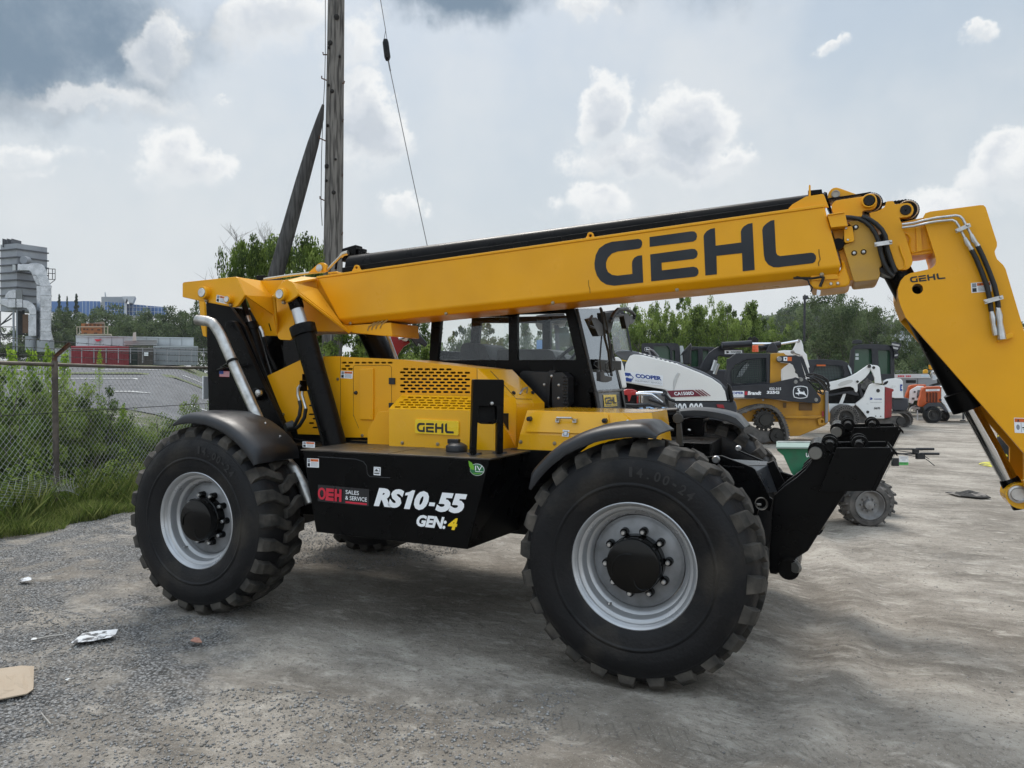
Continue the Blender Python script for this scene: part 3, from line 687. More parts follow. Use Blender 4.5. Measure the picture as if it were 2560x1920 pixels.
# ---- lift cylinders
def cyl_between(b, p, q, r, mi=0, n=28): b.tube([p, q], r, n, True, mi)
YC = .66
pt = PY('E',282,90,YC); cc = PY('E',470,395,YC); cb = PY('E',822,1640,YC); ax = (cc-cb).normalized()
bb = MB(); bb.lathe([(0,0),(.084,0),(.084,(cc-cb).length-.01)], cb, ax, 40, 0); bb.lathe([(.084,-.075),(.100,-.07),(.102,.0),(.100,.01),(.04,.012)], cc, ax, 40, 0); LC = bb.build('lift_cylinder', M_B, TH, smooth=40)
LR = (pt-cc).length; pt2 = cc + ax*LR
bb = MB(); bb.lathe([(.047,0),(.047,.16)], cc, ax, 28); bb.build('cylinder_rod', mat('rod_label_silver', (.6,.61,.62), .35, .6), LC, smooth=50)
bb = MB(); bb.lathe([(.0,.15),(.050,.15),(.056,.16),(.058,LR)], cc, ax, 24); bb.cyl(pt2+V((0,-.04,0)), pt2+V((0,.10,0)), .062); bb.build('rod_end', M_B, LC, smooth=40)
bb = MB(); bb.tube([PY('E',530,1030,.60), PY('E',580,1200,.60), PY('E',650,1450,.60), PY('E',690,1600,.60)], .012, 8); bb.box(PY('E',440,1045,.62), PY('E',520,935,.70)); bb.box(PY('E',470,935,.62), PY('E',500,870,.66)); bb.build('valve_block', M_B, LC, bevel=.004)
bb = MB(); 
for P_ in ([(448,985),(425,1010),(422,1080),(440,1140),(452,1200),(440,1290),(400,1370),(380,1400)], [(470,1045),(465,1080),(485,1150),(505,1220),(490,1310),(440,1390),(405,1420)]):
    bb.tube([PY('E',x,y,.60) for x, y in P_[:4]], .011, 10, mi=1); bb.tube([PY('E',x,y,.60) for x, y in P_[3:]], .015, 10, mi=0)
p = PY('E',375,1395,.62); bb.lathe([(0,-.06),(.035,-.06),(.045,0)], p, (.6,1,.2), 16, 0); bb.build('hydraulic_hose', [M_HOSE, M_ST], LC, smooth=60)
# compensation cylinder further in
Y2 = .92
c2 = PY('A',1035,560,Y2); q2 = PY('A',1175,1020,Y2); ax2 = (c2-q2).normalized()
bb = MB(); bb.lathe([(0,-.6),(.052,-.6),(.052,(c2-q2).length)], q2, ax2, 28, 0); bb.lathe([(.052,-.03),(.064,-.03),(.064,.03),(.02,.035)], c2, ax2, 28, 0); bb.lathe([(.022,.03),(.022,.12)], c2, ax2, 16, 1); bb.lathe([(.024,.10),(.024,.42)], c2, ax2, 16, 0)
bb.lathe([(.052,-.06),(.056,-.06),(.056,.01),(.0,.012)], c2+V((.14,.12,.02)), ax2, 20, 0); bb.tube([PY('A',1105,560,.84), PY('A',1125,600,.84), PY('A',1135,640,.84)], .014, 10, mi=1); bb.tube([PY('A',1135,640,.84), PY('A',1165,760,.84), PY('A',1230,900,.84)], .014, 10)
bb.build('compensation_cylinder', [M_B, M_ST], TH, smooth=40)
# dark hydraulic tank seen through the mast
bb = MB(); bb.tube([PY('A',1150,790,1.75), PY('A',1420,760,1.75)], .24, 32); bb.tube([PY('A',1270,700,1.5),PY('A',1290,780,1.5),PY('A',1300,900,1.5)], .006, 6)
bb.slab(Ys('I', [(890,940),(1000,950),(1150,985),(1240,1180),(1240,1500),(900,1500)], 2.2), (0,.05,0)); bb.build('oil_tank', M_B, TH, smooth=40)
# ---- boom
YN = .95; YF = 1.45
mir = lambda p: V((p.x, YN+YF-p.y, p.z))
tL, rL = PY('A',1555,175,YN), PY('A',1725,500,YN); bLn = PY('A',1780,546,YN+.05)
tR, rR = PY('F',540,255,YN), PY('F',685,755,YN); bRn = PY('F',650,832,YN+.05)
bb = MB()
s0 = [tL, rL, bLn, mir(bLn), mir(rL), mir(tL)]; s1 = [tR, rR, bRn, mir(bRn), mir(rR), mir(tR)]
fs = [(i, (i+1) % 6, (i+1) % 6+6, i+6) for i in range(6)]; bb.add(s0+s1, fs+[tuple(range(5,-1,-1)), tuple(range(6,12))])
BM = bb.build('boom', M_Y, TH, bevel=.012, seg=3)
# lip along the top edge
bb = MB(); bb.hexa([tL+V((0,-.006,-.004)), tR+V((0,-.006,-.004)), tR+V((0,.03,-.004)), tL+V((0,.03,-.004)), tL+V((0,-.006,.014)), tR+V((0,-.006,.014)), tR+V((0,.03,.014)), tL+V((0,.03,.014))]); bb.build('edge_strip', M_Y, BM, bevel=.003)
# inner rear body of the boom
bb = MB(); bb.slab(Ys('I', [(600,368),(840,402),(1060,395),(1250,360),(1400,372),(1700,880),(1720,905),(1160,905),(1000,945),(880,945),(700,600)], 1.0), (0,.42,0)); bb.build('boom_tail', M_Y, BM, bevel=.006)
def quad(b, *P, th=None):
    P = [V(p) for p in P]; n = (P[1]-P[0]).cross(P[2]-P[0]).normalized(); n = -n if n.dot(CAM-P[0]) > 0 else n
    b.slab(P, n*(th or .014))
# outer rear plate with pins
RP = plate('pivot_plate', 'I', [(62,430),(72,420),(92,414),(590,362),(604,372),(682,545),(606,650),(585,662),(560,664),(225,600),(62,563)], .68, .03, M_Y, BM, .006)
bb = MB(); bb.slab(Ys('I', [(70,425),(590,365),(682,548),(570,664),(225,600),(66,563)], 1.70), (0,.03,0)); bb.slab(Ys('A',[(622,330),(660,345),(680,640),(655,632),(640,560)],1.50), (0,.03,0)); bb.build('pivot_plate', M_Y, BM, bevel=.005)
bb = MB()
quad(bb, PY('I',600,364,.69), PY('I',832,400,.97), PY('I',948,560,.97), PY('I',686,546,.69))
quad(bb, PY('I',686,546,.69), PY('I',948,560,.97), PY('I',966,738,.97))
quad(bb, PY('I',832,402,.97), PY('I',1062,394,.97), PY('I',962,550,.80), PY('I',948,560,.97))
quad(bb, PY('I',1062,394,.97), PY('I',1062,402,.66), PY('I',962,552,.66), PY('I',955,550,.97))
bb.slab(Ys('I', [(700,560),(960,740),(1000,945),(880,945),(740,700)], .985), (0,.02,0))
bb.build('boom_gusset', M_Y, BM)
# cylinder ear and its flare
YE = .575
EAR = [(950,553),(970,530),(1000,480),(1030,432),(1070,405),(1105,398),(1135,406),(1160,430),(1190,480),(1206,525),(1195,552),(1120,605),(1085,617),(1055,610),(975,562)]
plate('cylinder_ear', 'I', EAR, YE, .025, M_Y, BM, .005)
plate('cylinder_ear', 'I', [(962,560),(1100,560),(1240,560),(1170,700),(1168,940),(1155,972),(1125,990),(1030,985),(1008,970),(998,930)], .76, .025, M_Y, BM, .005)
bb = MB()
quad(bb, PY('I',1150,416,YE), PY('I',1395,480,YN+.0), PY('I',1650,842,YN+.0), PY('I',1720,912,YN+.0), PY('I',1206,524,YE))
quad(bb, PY('I',1105,398,YE), PY('I',1240,360,YN), PY('I',1390,376,YN+.01), PY('I',1150,418,YE))
quad(bb, PY('I',950,553,YE), PY('I',975,562,YE), PY('I',1000,930,.76), PY('I',972,740,.76))
quad(bb, PY('I',1206,524,YE+.02), PY('I',1720,912,YN+.03), PY('I',1700,912,YN+.14), PY('I',1180,540,.80))
quad(bb, PY('I',1390,470,YN+.02), PY('I',1390,378,YN+.02), PY('I',1160,412,YN-.02), PY('I',1160,430,YN-.02))
bb.build('boom_gusset', M_Y, BM)
bb = MB(); bb.slab(Ys('I', [(1640,835),(1700,842),(2120,815),(2135,945),(2120,953),(1745,918),(1720,905)], .99), (0,.42,0)); bb.build('boom_shoe', M_Y, BM, bevel=.006)
bb = MB()
for (x0, y0) in ((1885,845),(1925,835),(1965,828),(2010,820)): bb.slab(Ys('I', [(x0,y0+50),(x0+15,y0+5),(x0+75,y0-35),(x0+82,y0-28),(x0+22,y0+18),(x0+8,y0+54)], .985), (0,.008,0))
bb.build('shoe_slot', mat('gap_tan', (.35,.2,.05), .5), BM)
# pins
pb = MB(); 
for (x, y, Y, r, h) in ((302,524,.68,.045,.05),(542,590,.68,.030,.045),(1063,540,YE,.042,.045)):
    c = PY('I', x, y, Y); pb.lathe([(r*1.15,.01),(r*1.15,-h),(r*.9,-h-.004),(r*.9,-h+.01)], c+V((0,0,0)), (0,1,0), 32, 0); pb.lathe([(0,-h-.008),(r*.78,-h-.008),(r*.86,-h-.002),(r*.86,-h+.01)], c, (0,1,0), 28, 1)
    pb.lathe([(0,-.025),(.012,-.022),(.014,0)], c+V((.01,0,-r*1.5)), (0,1,0), 12, 2)
pb.build('pivot_pin', [M_Y, M_ST, mat('bolt_bronze', (.3,.25,.17))], BM, smooth=40)
warning('I',(404,540),(512,562),(396,610),.68,BM)
# black top cover tube
zb0, zb1 = PY('D',745,590,1.05), PY('D',1782,446,1.05); zt0, zt1 = PY('D',745,549,1.08), PY('D',1782,411,1.08)
bb = MB(); sec = [(1.05,0,0),(1.05,.45,0),(1.065,.75,0),(1.10,.93,0),(1.16,1.0,0),(1.24,1.0,0),(1.30,.93,0),(1.335,.75,0),(1.35,.45,0),(1.35,0,0)]
P0 = [V((zb0.x, y, zb0.z-.03+(zt0.z-zb0.z+.03)*h)) for y, h, _ in sec]; P1 = [V((zb1.x, y, zb1.z-.02+(zt1.z-zb1.z+.02)*h)) for y, h, _ in sec]; n = len(sec)
bb.add(P0+P1, [(i+1, i, i+n, i+1+n) for i in range(n-1)]+[tuple(range(n)), tuple(range(2*n-1, n-1, -1))])
bb.build('top_cover', M_B, BM, smooth=45)
bb = MB(); bb.slab([V((zb0.x, 1.01, zb0.z+.0)), V((zb1.x, 1.01, zb1.z+.0)), V((zb1.x,1.01,zb1.z+.045)), V((zb0.x,1.01,zb0.z+.04))], (0,.04,0)); bb.build('top_rail', M_B, BM, bevel=.004)
# valve and bright pipe at the rear of the cover
bb = MB(); v0 = PY('I',1740,140,1.2); bb.obox(v0, (.07,0,.012), (0,.05,0), (0,0,.055)); bb.obox(v0+V((.09,0,.0)), (.04,0,.0), (0,.03,0), (0,0,.035)); bb.tube([v0+V((.12,0,.0)), v0+V((.17,0,-.01)), v0+V((.22,0,-.05))], .012, 8); bb.tube([v0+V((-.12,0,-.02)), v0+V((-.16,0,-.05)), v0+V((-.17,0,-.12))], .012, 8); bb.build('valve_block', M_B, BM, bevel=.004)
bb = MB(); bb.tube([PY('I',x,y,1.12) for x, y in ((1695,128),(1655,135),(1620,165),(1550,235),(1490,300),(1462,312),(1400,316),(1100,352),(870,386))], .011, 10); bb.tube([PY('I',x,y,1.12) for x, y in ((1700,125),(1655,137),(1632,158))], .020, 12); bb.build('oil_pipe', mat('pipe_champagne', (.60,.55,.45), .25, .9), BM, smooth=60)
bb = MB(); c = PY('I',848,376,1.15); bb.obox(c, (.04,0,0), (0,.03,0), (0,0,.02)); bb.build('grease_block', M_B, BM, bevel=.003)
bb = MB(); bb.slab(Ys('I', [(1305,322),(1400,235),(1425,222),(1455,224),(1478,242),(1484,275),(1480,310)], 1.10), (0,.03,0)); bb.slab(Ys('I', [(1500,318),(1580,308),(1600,322),(1500,334)], YN), (0,.1,0)); bb.build('anchor_lug', M_Y, BM, bevel=.004)
pb = MB(); pin(pb, 'I', 1418, 280, 1.095, .032, .012); pb.build('anchor_pin', M_ST, BM, smooth=40)
for (c_, x, y, r) in (('I',1780,300,44),('O',55,205,50)):
    sc = r/44*(1 if c_ == 'I' else .9); P = [(x-r*1.0,y+8)]+[(x-.55*r+.0*k+.55*r-.55*r*math.cos(R(20*k)), y-.65*r-.60*r*math.sin(R(20*k))) for k in range(10)]+[(x+r*1.0,y+4)]
    hc = [(x+.30*r*math.cos(R(36*k)), y-.62*r+.30*r*math.sin(R(36*k))) for k in range(10)]
    bb = MB(); bb.slab(Ys(c_, P, YN+.01), (0,.02,0), [Ys(c_, hc, YN+.01)]); bb.build('lifting_eye', M_Y, BM, bevel=.002)
# big lettering
d = Decal(PY('O',95,242,YN), PY('O',2070,25,YN), PY('O',110,637,YN), .0022)
for P in (_G,_E1,_E2,_H,_L):
    pp = Ys('O', P, YN); o0, u0, w0_ = d.o, d.u, d.w
    q = []
    for p in pp:
        r_ = p - o0; A = np.array([[u0.x, w0_.x],[u0.z, w0_.z]]); s_ = np.linalg.solve(A, np.array([r_.x, r_.z])); q.append((s_[0], s_[1]))
    d.poly(q, M_INK, 0)
d.build('boom_lettering', BM)
bb = MB(); bb.tube([PY('O',x,y,YN-.002) for x, y in ((2095,297),(2098,340),(2107,385),(2090,420),(2095,445))], .003, 4); bb.tube([PY('O',x,y,YN-.002) for x, y in ((40,573),(42,620),(52,650),(54,688))], .0022, 4); bb.build('paint_scratch', mat('scratch', (.25,.13,.01), .6), BM)
# ---- boom head
Y1 = .975
bb = MB(); bb.slab(Ys('F', [(238,296),(240,270),(270,238),(385,172),(520,150),(532,153),(542,170),(576,262),(540,262),(385,280)], Y1), (0,.02,0)); bb.slab(Ys('F', [(407,175),(409,80),(416,72),(424,80),(425,172)], 1.0), (0,.02,0)); bb.box(PY('J',262,530,.93), PY('J',262,530,.93)+V((.001,.001,.001)))
HP = bb.build('boom_end_plate', M_Y, BM, bevel=.003)
bb = MB(); bb.slab(Ys('J', [(268,545),(512,510),(550,688),(318,712)], .915), (0,.14,0)); bb.slab(Ys('J', [(262,530),(500,494),(506,508),(266,546)], .905), (0,.15,0)); bb.build('hose_guard', M_Y, BM, bevel=.003)
SEC = [(1.02, M_Y)]
bb = MB(); bb.slab(Ys('J', [(318,700),(560,680),(640,900),(520,960),(640,1440),(580,1440),(470,1240),(430,1060)], 1.03), (0,.34,0)); bb.build('second_boom_stage', M_Y, BM, bevel=.004)
bb = MB(); p = PY('J',415,950,1.0); bb.lathe([(0,-.03),(.035,-.03),(.037,.02)], p, (0,1,0), 20); bb.obox(PY('J',560,800,.985), (.022,0,-.008), (0,.015,0), (.012,0,.045)); bb.build('roller_block', M_B, BM, smooth=40)
bb = MB(); bb.slab(Ys('J', [(30,1395),(405,1370),(470,1248),(450,1150),(500,1170),(585,1430),(582,1480),(560,1505),(520,1528),(150,1570),(20,1540)], 1.0), (0,.42,0)); bb.build('stage_end_plate', M_Y, BM, bevel=.012)
bb = MB(); bb.slab(Ys('J', [(40,1380),(405,1355),(420,1420),(50,1440)], .985), (0,.02,0)); bb.slab(Ys('J', [(280,1470),(440,1455),(450,1500),(300,1530),(280,1510)], .99), (0,.012,0))
for (x, y) in ((318,1490),(412,1482)): bb.lathe([(0,-.012),(.007,-.012),(.009,-.008),(.011,0)], PY('J',x,y,.99), (0,1,0), 12, 1)
bb.build('wear_pad_bracket', [M_Y, M_ST], BM, bevel=.0)
bb = MB(); bb.tube([PY('J',x,y,.985) for x, y in ((-160,1390),(0,1440),(20,1500),(60,1540),(40,1600))], .005, 8); bb.tube([PY('J',x,y,.975) for x, y in ((215,1390),(200,1450),(165,1530))], .009, 8); bb.tube([PY('J',x,y,.985) for x, y in ((-200,1410),(60,1415),(190,1395))], .007, 8); bb.build('cable_loom', M_HOSE, BM, smooth=50)
bb = MB(); bb.slab(Ys('J', [(125,1570),(175,1580),(170,1640),(140,1660),(118,1640)], .97), (0,.004,0)); bb.build('paper_tag', M_W, BM)
bb = MB(); bb.slab(Ys('J', [(550,640),(600,622),(700,620),(780,645),(850,700),(900,770),(940,860),(965,960),(1020,1245),(985,1275),(1000,1340),(990,1395),(965,1425),(935,1437),(655,1465),(630,1450),(480,960),(620,905),(630,880),(600,700)], .985), (0,.44,0)); TS = bb.build('third_boom_stage', mat('tan_yellow', (.56,.31,.03), .45, 0, (.45,.26,.05), 5), BM, bevel=.008)
bb = MB(); bb.slab(Ys('J', [(495,705),(600,690),(618,712),(640,880),(628,905),(520,925),(500,900)], .965), (0,.02,0)); bb.build('sensor_bracket', M_Y, TS, bevel=.003)
bb = MB()
for (x, y) in ((660,708),(638,1065),(768,1050)): bb.lathe([(.016,.0),(.016,-.003),(.012,-.003),(.011,.004)], PY('J',x,y,.984), (0,1,0), 20, 1); bb.lathe([(0,-.010),(.008,-.009),(.010,0)], PY('J',x,y,.984), (0,1,0), 16, 0)
for (x, y) in ((525,722),(552,884)): bb.lathe([(0,-.008),(.006,-.007),(.007,0)], PY('J',x,y,.964), (0,1,0), 12, 0)
bb.build('bolt', [M_ST, M_DK], TS, smooth=40)
CH = [(325,450),(328,405),(345,372),(385,340),(480,322),(760,282),(800,268),(850,262),(900,272),(940,305),(957,350),(950,400),(925,440),(880,465),(770,476),(748,495),(752,560),(640,560),(342,512)]
bb = MB(); bb.slab(Ys('J', CH, 1.02), (0,.36,0)); CB = bb.build('chain_block', M_Y, BM, bevel=.006)
bb = MB(); bb.slab(Ys('J', [(275,330),(275,260),(290,220),(320,182),(350,164),(400,158),(440,168),(700,262),(500,300)], 1.10), (0,.2,0)); bb.build('chain_anchor', M_Y, CB, bevel=.006)
pb = MB(); pb.lathe([(.025,.01),(.025,-.010),(.021,-.012),(.021,-.004),(0,-.004)], PY('J',383,255,1.095), (0,1,0), 28); pb.build('anchor_pin', mat('pin_grey', (.33,.31,.27), .4, .7), CB, smooth=40)
bb = MB(); bb.lathe([(.042,.03),(.042,-.010),(.040,-.014),(.034,-.014),(.034,0)], PY('J',845,345,1.0), (0,1,0), 36, 0); bb.lathe([(0,-.018),(.029,-.018),(.031,-.014),(.031,0.02)], PY('J',845,345,1.0), (0,1,0), 32, 1)
bb.slab(Ys('J',[(735,355),(770,345),(775,380),(745,390)],.99),(0,.02,0)); bb.build('sheave_pin', [M_Y, M_GB], CB, smooth=40)
def sheave(c, x, y, Y, r, w):
    p = PY(c, x, y, Y); b = MB(); b.lathe([(0,0),(r*.92,0),(r*.94,.004),(r*.94,w-.004),(r*.92,w),(0,w)], p, (0,1,0), 40, 0); b.lathe([(r*.80,-.004),(r*.86,-.006),(r*.90,-.002)], p, (0,1,0), 40, 1)
    for k in range(30):
        a = 2*math.pi*k/30; q = V((math.cos(a),0,math.sin(a))); b.obox(p+q*r*.96+V((0,w*.5,0)), q*r*.05, V((0,w*.42,0)), V((-math.sin(a),0,math.cos(a)))*r*.075, 0)
    return b
sheave('J',872,372,1.06,.066,.12).build('chain_sheave', [M_B, M_ST], CB, smooth=40)
bb = MB()
for k in range(26):
    t = k/25; p = PY('J', 285+t*560, 330-t*84+4*math.sin(t*3), 1.10); bb.obox(p, (.009,0,.002), (0,.03,0), (0,0,.005))
for k in range(8):
    t = k/7; p = PY('J', 1010+t*320, 395-t*45, 1.12); bb.obox(p, (.009,0,.003), (0,.03,0), (0,0,.006))
bb.build('leaf_chain', M_B, CB, bevel=.002)
bb = MB(); bb.slab(Ys('J',[(218,215),(262,225),(285,330),(330,470),(345,520),(300,500),(262,420)],1.2), (0,.1,0)); bb.slab(Ys('J',[(0,200),(190,182),(200,240),(0,262)],1.05), (0,.1,0)); bb.build('chain_guide', M_B, CB, bevel=.003)
HB = [(848,512),(900,498),(950,488),(1010,460),(1055,430),(1075,390),(1078,365),(1095,350),(1170,344),(1188,360),(1200,393),(1290,382),(1375,372),(1420,385),(1452,425),(1462,470),(1450,515),(1415,550),(1370,566),(1262,575),(1290,645),(1435,1110),(1447,1180),(1435,1225),(1400,1268),(1365,1292),(1300,1300),(1245,1292),(1215,1240),(1100,900),(1000,680),(870,580)]
bb = MB(); bb.slab(Ys('J', HB, 1.03), (0,.32,0)); BH = bb.build('boom_head', M_Y, BM, bevel=.008)
bb = MB(); bb.lathe([(0,-.008),(.029,-.008),(.031,-.004),(.031,.005)], PY('J',1350,470,1.03), (0,1,0), 32, 0); bb.lathe([(0,-.014),(.006,-.012),(.007,0)], PY('J',1350,468,1.025), (0,1,0), 10, 0); bb.build('sheave_pin', M_GB, BH, smooth=40)
sheave('J',1375,470,1.09,.066,.12).build('chain_sheave', [M_B, M_ST], BH, smooth=40)
bb = MB(); bb.tube([PY('J',x,y,1.027) for x, y in ((1262,960),(1290,1060),(1335,1170),(1340,1240),(1310,1280),(1250,1290))], .007, 6); bb.build('weld_bead', M_Y, BH, smooth=50)
# neck towards the jib
bb = MB(); bb.slab(Ys('J', [(1270,640),(1420,610),(1590,575),(1640,690),(1760,1055),(1600,1085),(1430,1100),(1300,720)], 1.07), (0,.26,0)); bb.slab(Ys('J', [(1490,700),(1560,690),(1585,1040),(1500,1055)], 1.055), (0,.02,0))
bb.slab(Ys('J',[(1252,1285),(1400,1285),(1408,1335),(1375,1372),(1330,1390),(1290,1385)],1.12), (0,.16,0)); NK = bb.build('jib_neck', M_Y, BM, bevel=.008)
bb = MB(); bb.tube([PY('J',x,y,1.066) for x, y in ((1335,790),(1380,810),(1415,860),(1400,950),(1412,1020),(1440,1060),(1560,1030),(1740,1010))], .007, 6); bb.build('weld_bead', M_Y, NK, smooth=50)
# hoses
bb = MB()
bb.tube([PY('J',x,y,.955) for x, y in ((515,570),(600,575),(700,590),(790,635),(870,705),(935,800),(970,890),(985,960),(1010,1080),(1050,1200),(1110,1320),(1180,1385))], .0135, 14)
bb.tube([PY('J',x,y,.955) for x, y in ((740,560),(850,600),(940,660),(1020,740),(1070,830),(1085,920),(1100,1020),(1140,1150),(1180,1250),(1210,1330))], .0135, 14)
bb.slab(Ys('J', [(990,1270),(1100,1265),(1215,1270),(1220,1340),(1190,1400),(1150,1400),(1000,1330)], 1.0), (0,.2,0)); bb.build('hose_bundle', M_HOSE, BH, smooth=50)
bb = MB(); bb.slab(Ys('J', [(915,918),(1160,882),(1167,940),(921,976)], .905), (0,.012,0), mi=0)
for (x, y) in ((937,944),(1146,908)): bb.lathe([(0,-.010),(.007,-.009),(.009,0)], PY('J',x,y,.905), (0,1,0), 12, 0)
bb.build('hose_clamp', M_ST, BH, bevel=.002)
# ---- jib (goose neck)
YJ = 1.0
JB = [('H',318,110),('H',345,101),('H',600,68),('H',620,68),('H',632,80),('H',690,262),('H',690,282),('H',678,308),('H',681,325),('H',690,348),('H',722,378),('H',735,400),('H',830,718),('s',2660,1150),('s',2700,1290),('s',2670,1330),('s',2625,1310),('s',2560,1215),('H',830,1356),('H',215,650),('H',190,590),('H',177,545),('H',176,500),('H',190,460),('H',212,435),('H',240,421),('H',345,398),('H',368,380),('H',374,360),('H',370,335),('H',318,170),('H',308,130)]
oP = mixpts(JB, YJ); hole = circ('F',1320,945,47,44,20,YJ)
bb = MB(); bb.slab(oP, (0,.03,0), [hole]); JP = bb.build('jib_plate', M_Y, TH, bevel=.005)
bb = MB(); bb.slab([p+V((0,.37,0)) for p in oP], (0,.03,0), [[p+V((0,.37,0)) for p in hole]]); bb.build('jib_plate', M_Y, TH, bevel=.005)
def edge_web(i, j): 
    b = MB()
    for k in range(i, j): b.add([oP[k]+V((0,.03,0)), oP[k+1]+V((0,.03,0)), oP[k+1]+V((0,.37,0)), oP[k]+V((0,.37,0))], [(0,1,2,3)])
    return b
inner = [p for p in oP]; bb = edge_web(0, 16); bb2 = edge_web(19, 31); bb.v += []; k0 = len(bb.v); bb.v += bb2.v; bb.f += [tuple(i+k0 for i in f) for f in bb2.f]; bb.m += bb2.m; bb.build('jib_web', M_Y, TH)
bb = MB(); bb.lathe([(.050,.02),(.050,.10),(0,.10)], PY('F',1320,945,YJ), (0,1,0), 24, 0); bb.lathe([(.045,.04),(.030,.035),(.026,.09)], PY('F',1320,950,YJ), (0,1,0), 20, 1); bb.build('pivot_bore', [M_DK, mat('raw_bushing', (.5,.47,.36), .5, .6)], JP, smooth=40)
d = Decal(PY('F',1254,846,YJ), PY('F',1549,811,YJ), PY('F',1262,894,YJ), .002); logo(d, 0, 0, 1, 1, M_INK, 0); d.build('jib_lettering', JP)
warning('F',(1766,897),(1935,884),(1772,980),YJ,JP)
warning('G',(2147,165),(2240,168),(2152,262),YJ,JP,wide=False)
bb = MB()
for P in (((1190,405),(1290,392),(1370,372),(1480,350),(1640,331),(1675,338),(1700,362),(1722,405),(1752,460),(1775,500)), ((1190,432),(1290,420),(1390,398),(1480,380),(1610,368),(1640,382),(1665,420),(1692,475),(1718,525))):
    bb.tube([PY('F',x,y,.965 if x > 1385 else 1.0) for x, y in P], .0075, 12)
bb.build('steel_pipe', M_ST, JP, smooth=60)
bb = MB()
for P in (((1770,490),(1790,540),(1808,560),(1828,590)), ((1715,518),(1738,565),(1755,590),(1775,622))):
    bb.tube([PY('F',x,y,.965) for x, y in P], [.010,.015,.011,.014], 8)
for P in (((1990,1100),(2005,1170),(2010,1230),(2020,1300),(2028,1368)), ((1938,1130),(1950,1190),(1955,1240),(1965,1290),(1972,1335))):
    bb.tube([PY('F',x,y,.965) for x, y in P], [.012,.017,.014,.018,.022] if P[0][0] > 1950 else [.011,.016,.012,.015,.012], 10)
bb.build('coupling', M_ST, JP, smooth=35)
bb = MB(); bb.tube([PY('F',x,y,.965) for x, y in ((1825,588),(1870,680),(1920,800),(1965,920),(1985,1010),(1998,1105))], .0135, 12); bb.tube([PY('F',x,y,.965) for x, y in ((1772,618),(1810,690),(1855,800),(1900,920),(1920,1010),(1938,1135))], .0135, 12); bb.build('hydraulic_hose', M_HOSE, JP, smooth=60)
for P in ([(1633,447),(1758,393),(1771,424),(1645,478)], [(1872,1037),(2035,996),(2043,1030),(1885,1074)]):
    bb = MB(); bb.slab(Ys('F', P, .935), (0,.014,0)); 
    for q in ((P[0][0]+22, (P[0][1]+P[3][1])/2-3), (P[1][0]-18, (P[1][1]+P[2][1])/2+2)): bb.lathe([(0,-.010),(.007,-.009),(.009,0)], PY('F',q[0],q[1],.935), (0,1,0), 12)
    bb.build('hose_clamp', M_ST, JP, bevel=.002)
bb = MB(); bb.slab(Ys('F', [(2045,1335),(2105,1312),(2122,1320),(2122,1352),(1995,1392),(1990,1382),(2045,1362)], .96), (0,.04,0)); bb.build('hose_bracket', M_Y, JP, bevel=.003)
# tilt cylinder
YC2 = 1.19
k_ = PY('H',543,1103,YC2); r0 = PY('H',757,1500,YC2+.02); axd = (r0-k_).normalized(); top = k_ - axd*1.15
bb = MB(); bb.lathe([(0,0),(.080,0),(.082,1.14)], top, axd, 40, 0); bb.lathe([(.082,-.10),(.100,-.095),(.100,.02),(.05,.022)], k_, axd, 40, 0)
TC = bb.build('tilt_cylinder', M_B, TH, smooth=40)
bb = MB(); bb.lathe([(.046,.0),(.046,(r0-k_).length)], k_, axd, 32); bb.build('cylinder_rod', M_CH, TC, smooth=60)
bb = MB(); bb.lathe([(.046,-.02),(.052,-.01),(.055,.05),(.06,.16)], r0, axd, 28); bb.build('rod_end', M_B, TC, smooth=50)
cL = PY('G',2172,655,YC2); bb = MB()
oe = [PY('G',2172+78*math.cos(R(a)), 655+66*math.sin(R(a)), 1.12) for a in range(70, 300, 15)] + [PY('s',2600,1195,1.12), PY('s',2700,1180,1.12), PY('s',2720,1260,1.12), PY('s',2620,1262,1.12)]
bb.slab(oe, (0,.03,0)); bb.slab([p+V((0,.12,0)) for p in oe], (0,.03,0)); bb.cyl(cL+V((0,-.09,0)), cL+V((0,.09,0)), .075); LK = bb.build('carriage_link', M_YG, TH, bevel=.006)
bb = MB(); bb.lathe([(.05,.01),(.05,-.012),(.04,-.014),(.034,-.004),(0,-.004)], PY('G',2174,657,1.09), (0,1,0), 24); bb.build('link_pin', M_ST, LK, smooth=40)
bb = MB(); x0 = oP[14].x; bb.box((x0+.02,.75,.75),(x0+.10,1.65,1.45)); bb.build('fork_carriage', M_B, TH, bevel=.008)
# ---- cab
YCB, YCF = 1.5, 2.3
outer = Ys('B', [(566,120),(1690,88),(1712,200),(1740,320),(1862,760),(1890,905),(1260,905),(900,800),(545,600),(545,510)], YCB)
w1 = Ys('B', [(640,165),(1172,165),(1172,505),(612,505)], YCB); w2 = Ys('B', [(1242,145),(1622,135),(1706,492),(1698,505),(1242,505)], YCB)
outer = [V((p.x,p.y,min(p.z,2.5))) for p in outer]; cl = lambda ps: [V((p.x,p.y,min(p.z,2.40))) for p in ps]
bb = MB(); bb.slab(outer, (0,.05,0), [cl(w1), cl(w2)])
bb.slab([p+V((0,YCF-YCB-.05,0)) for p in outer], (0,.05,0), [[p+V((0,YCF-YCB-.05,0)) for p in cl(w1)], [p+V((0,YCF-YCB-.05,0)) for p in cl(w2)]])
xr, xf = outer[0].x, outer[1].x
bb.box((xr-.03,YCB+.01,1.86),(xr+.03,YCF-.01,1.95)); bb.box((xr-.0,YCB+.01,1.2),(xr+.05,YCF-.01,1.9)); bb.box((xr,YCB+.052,1.78),(outer[4].x,YCF-.052,1.86))
CBN = bb.build('cab_frame', M_B, TH, bevel=.008)
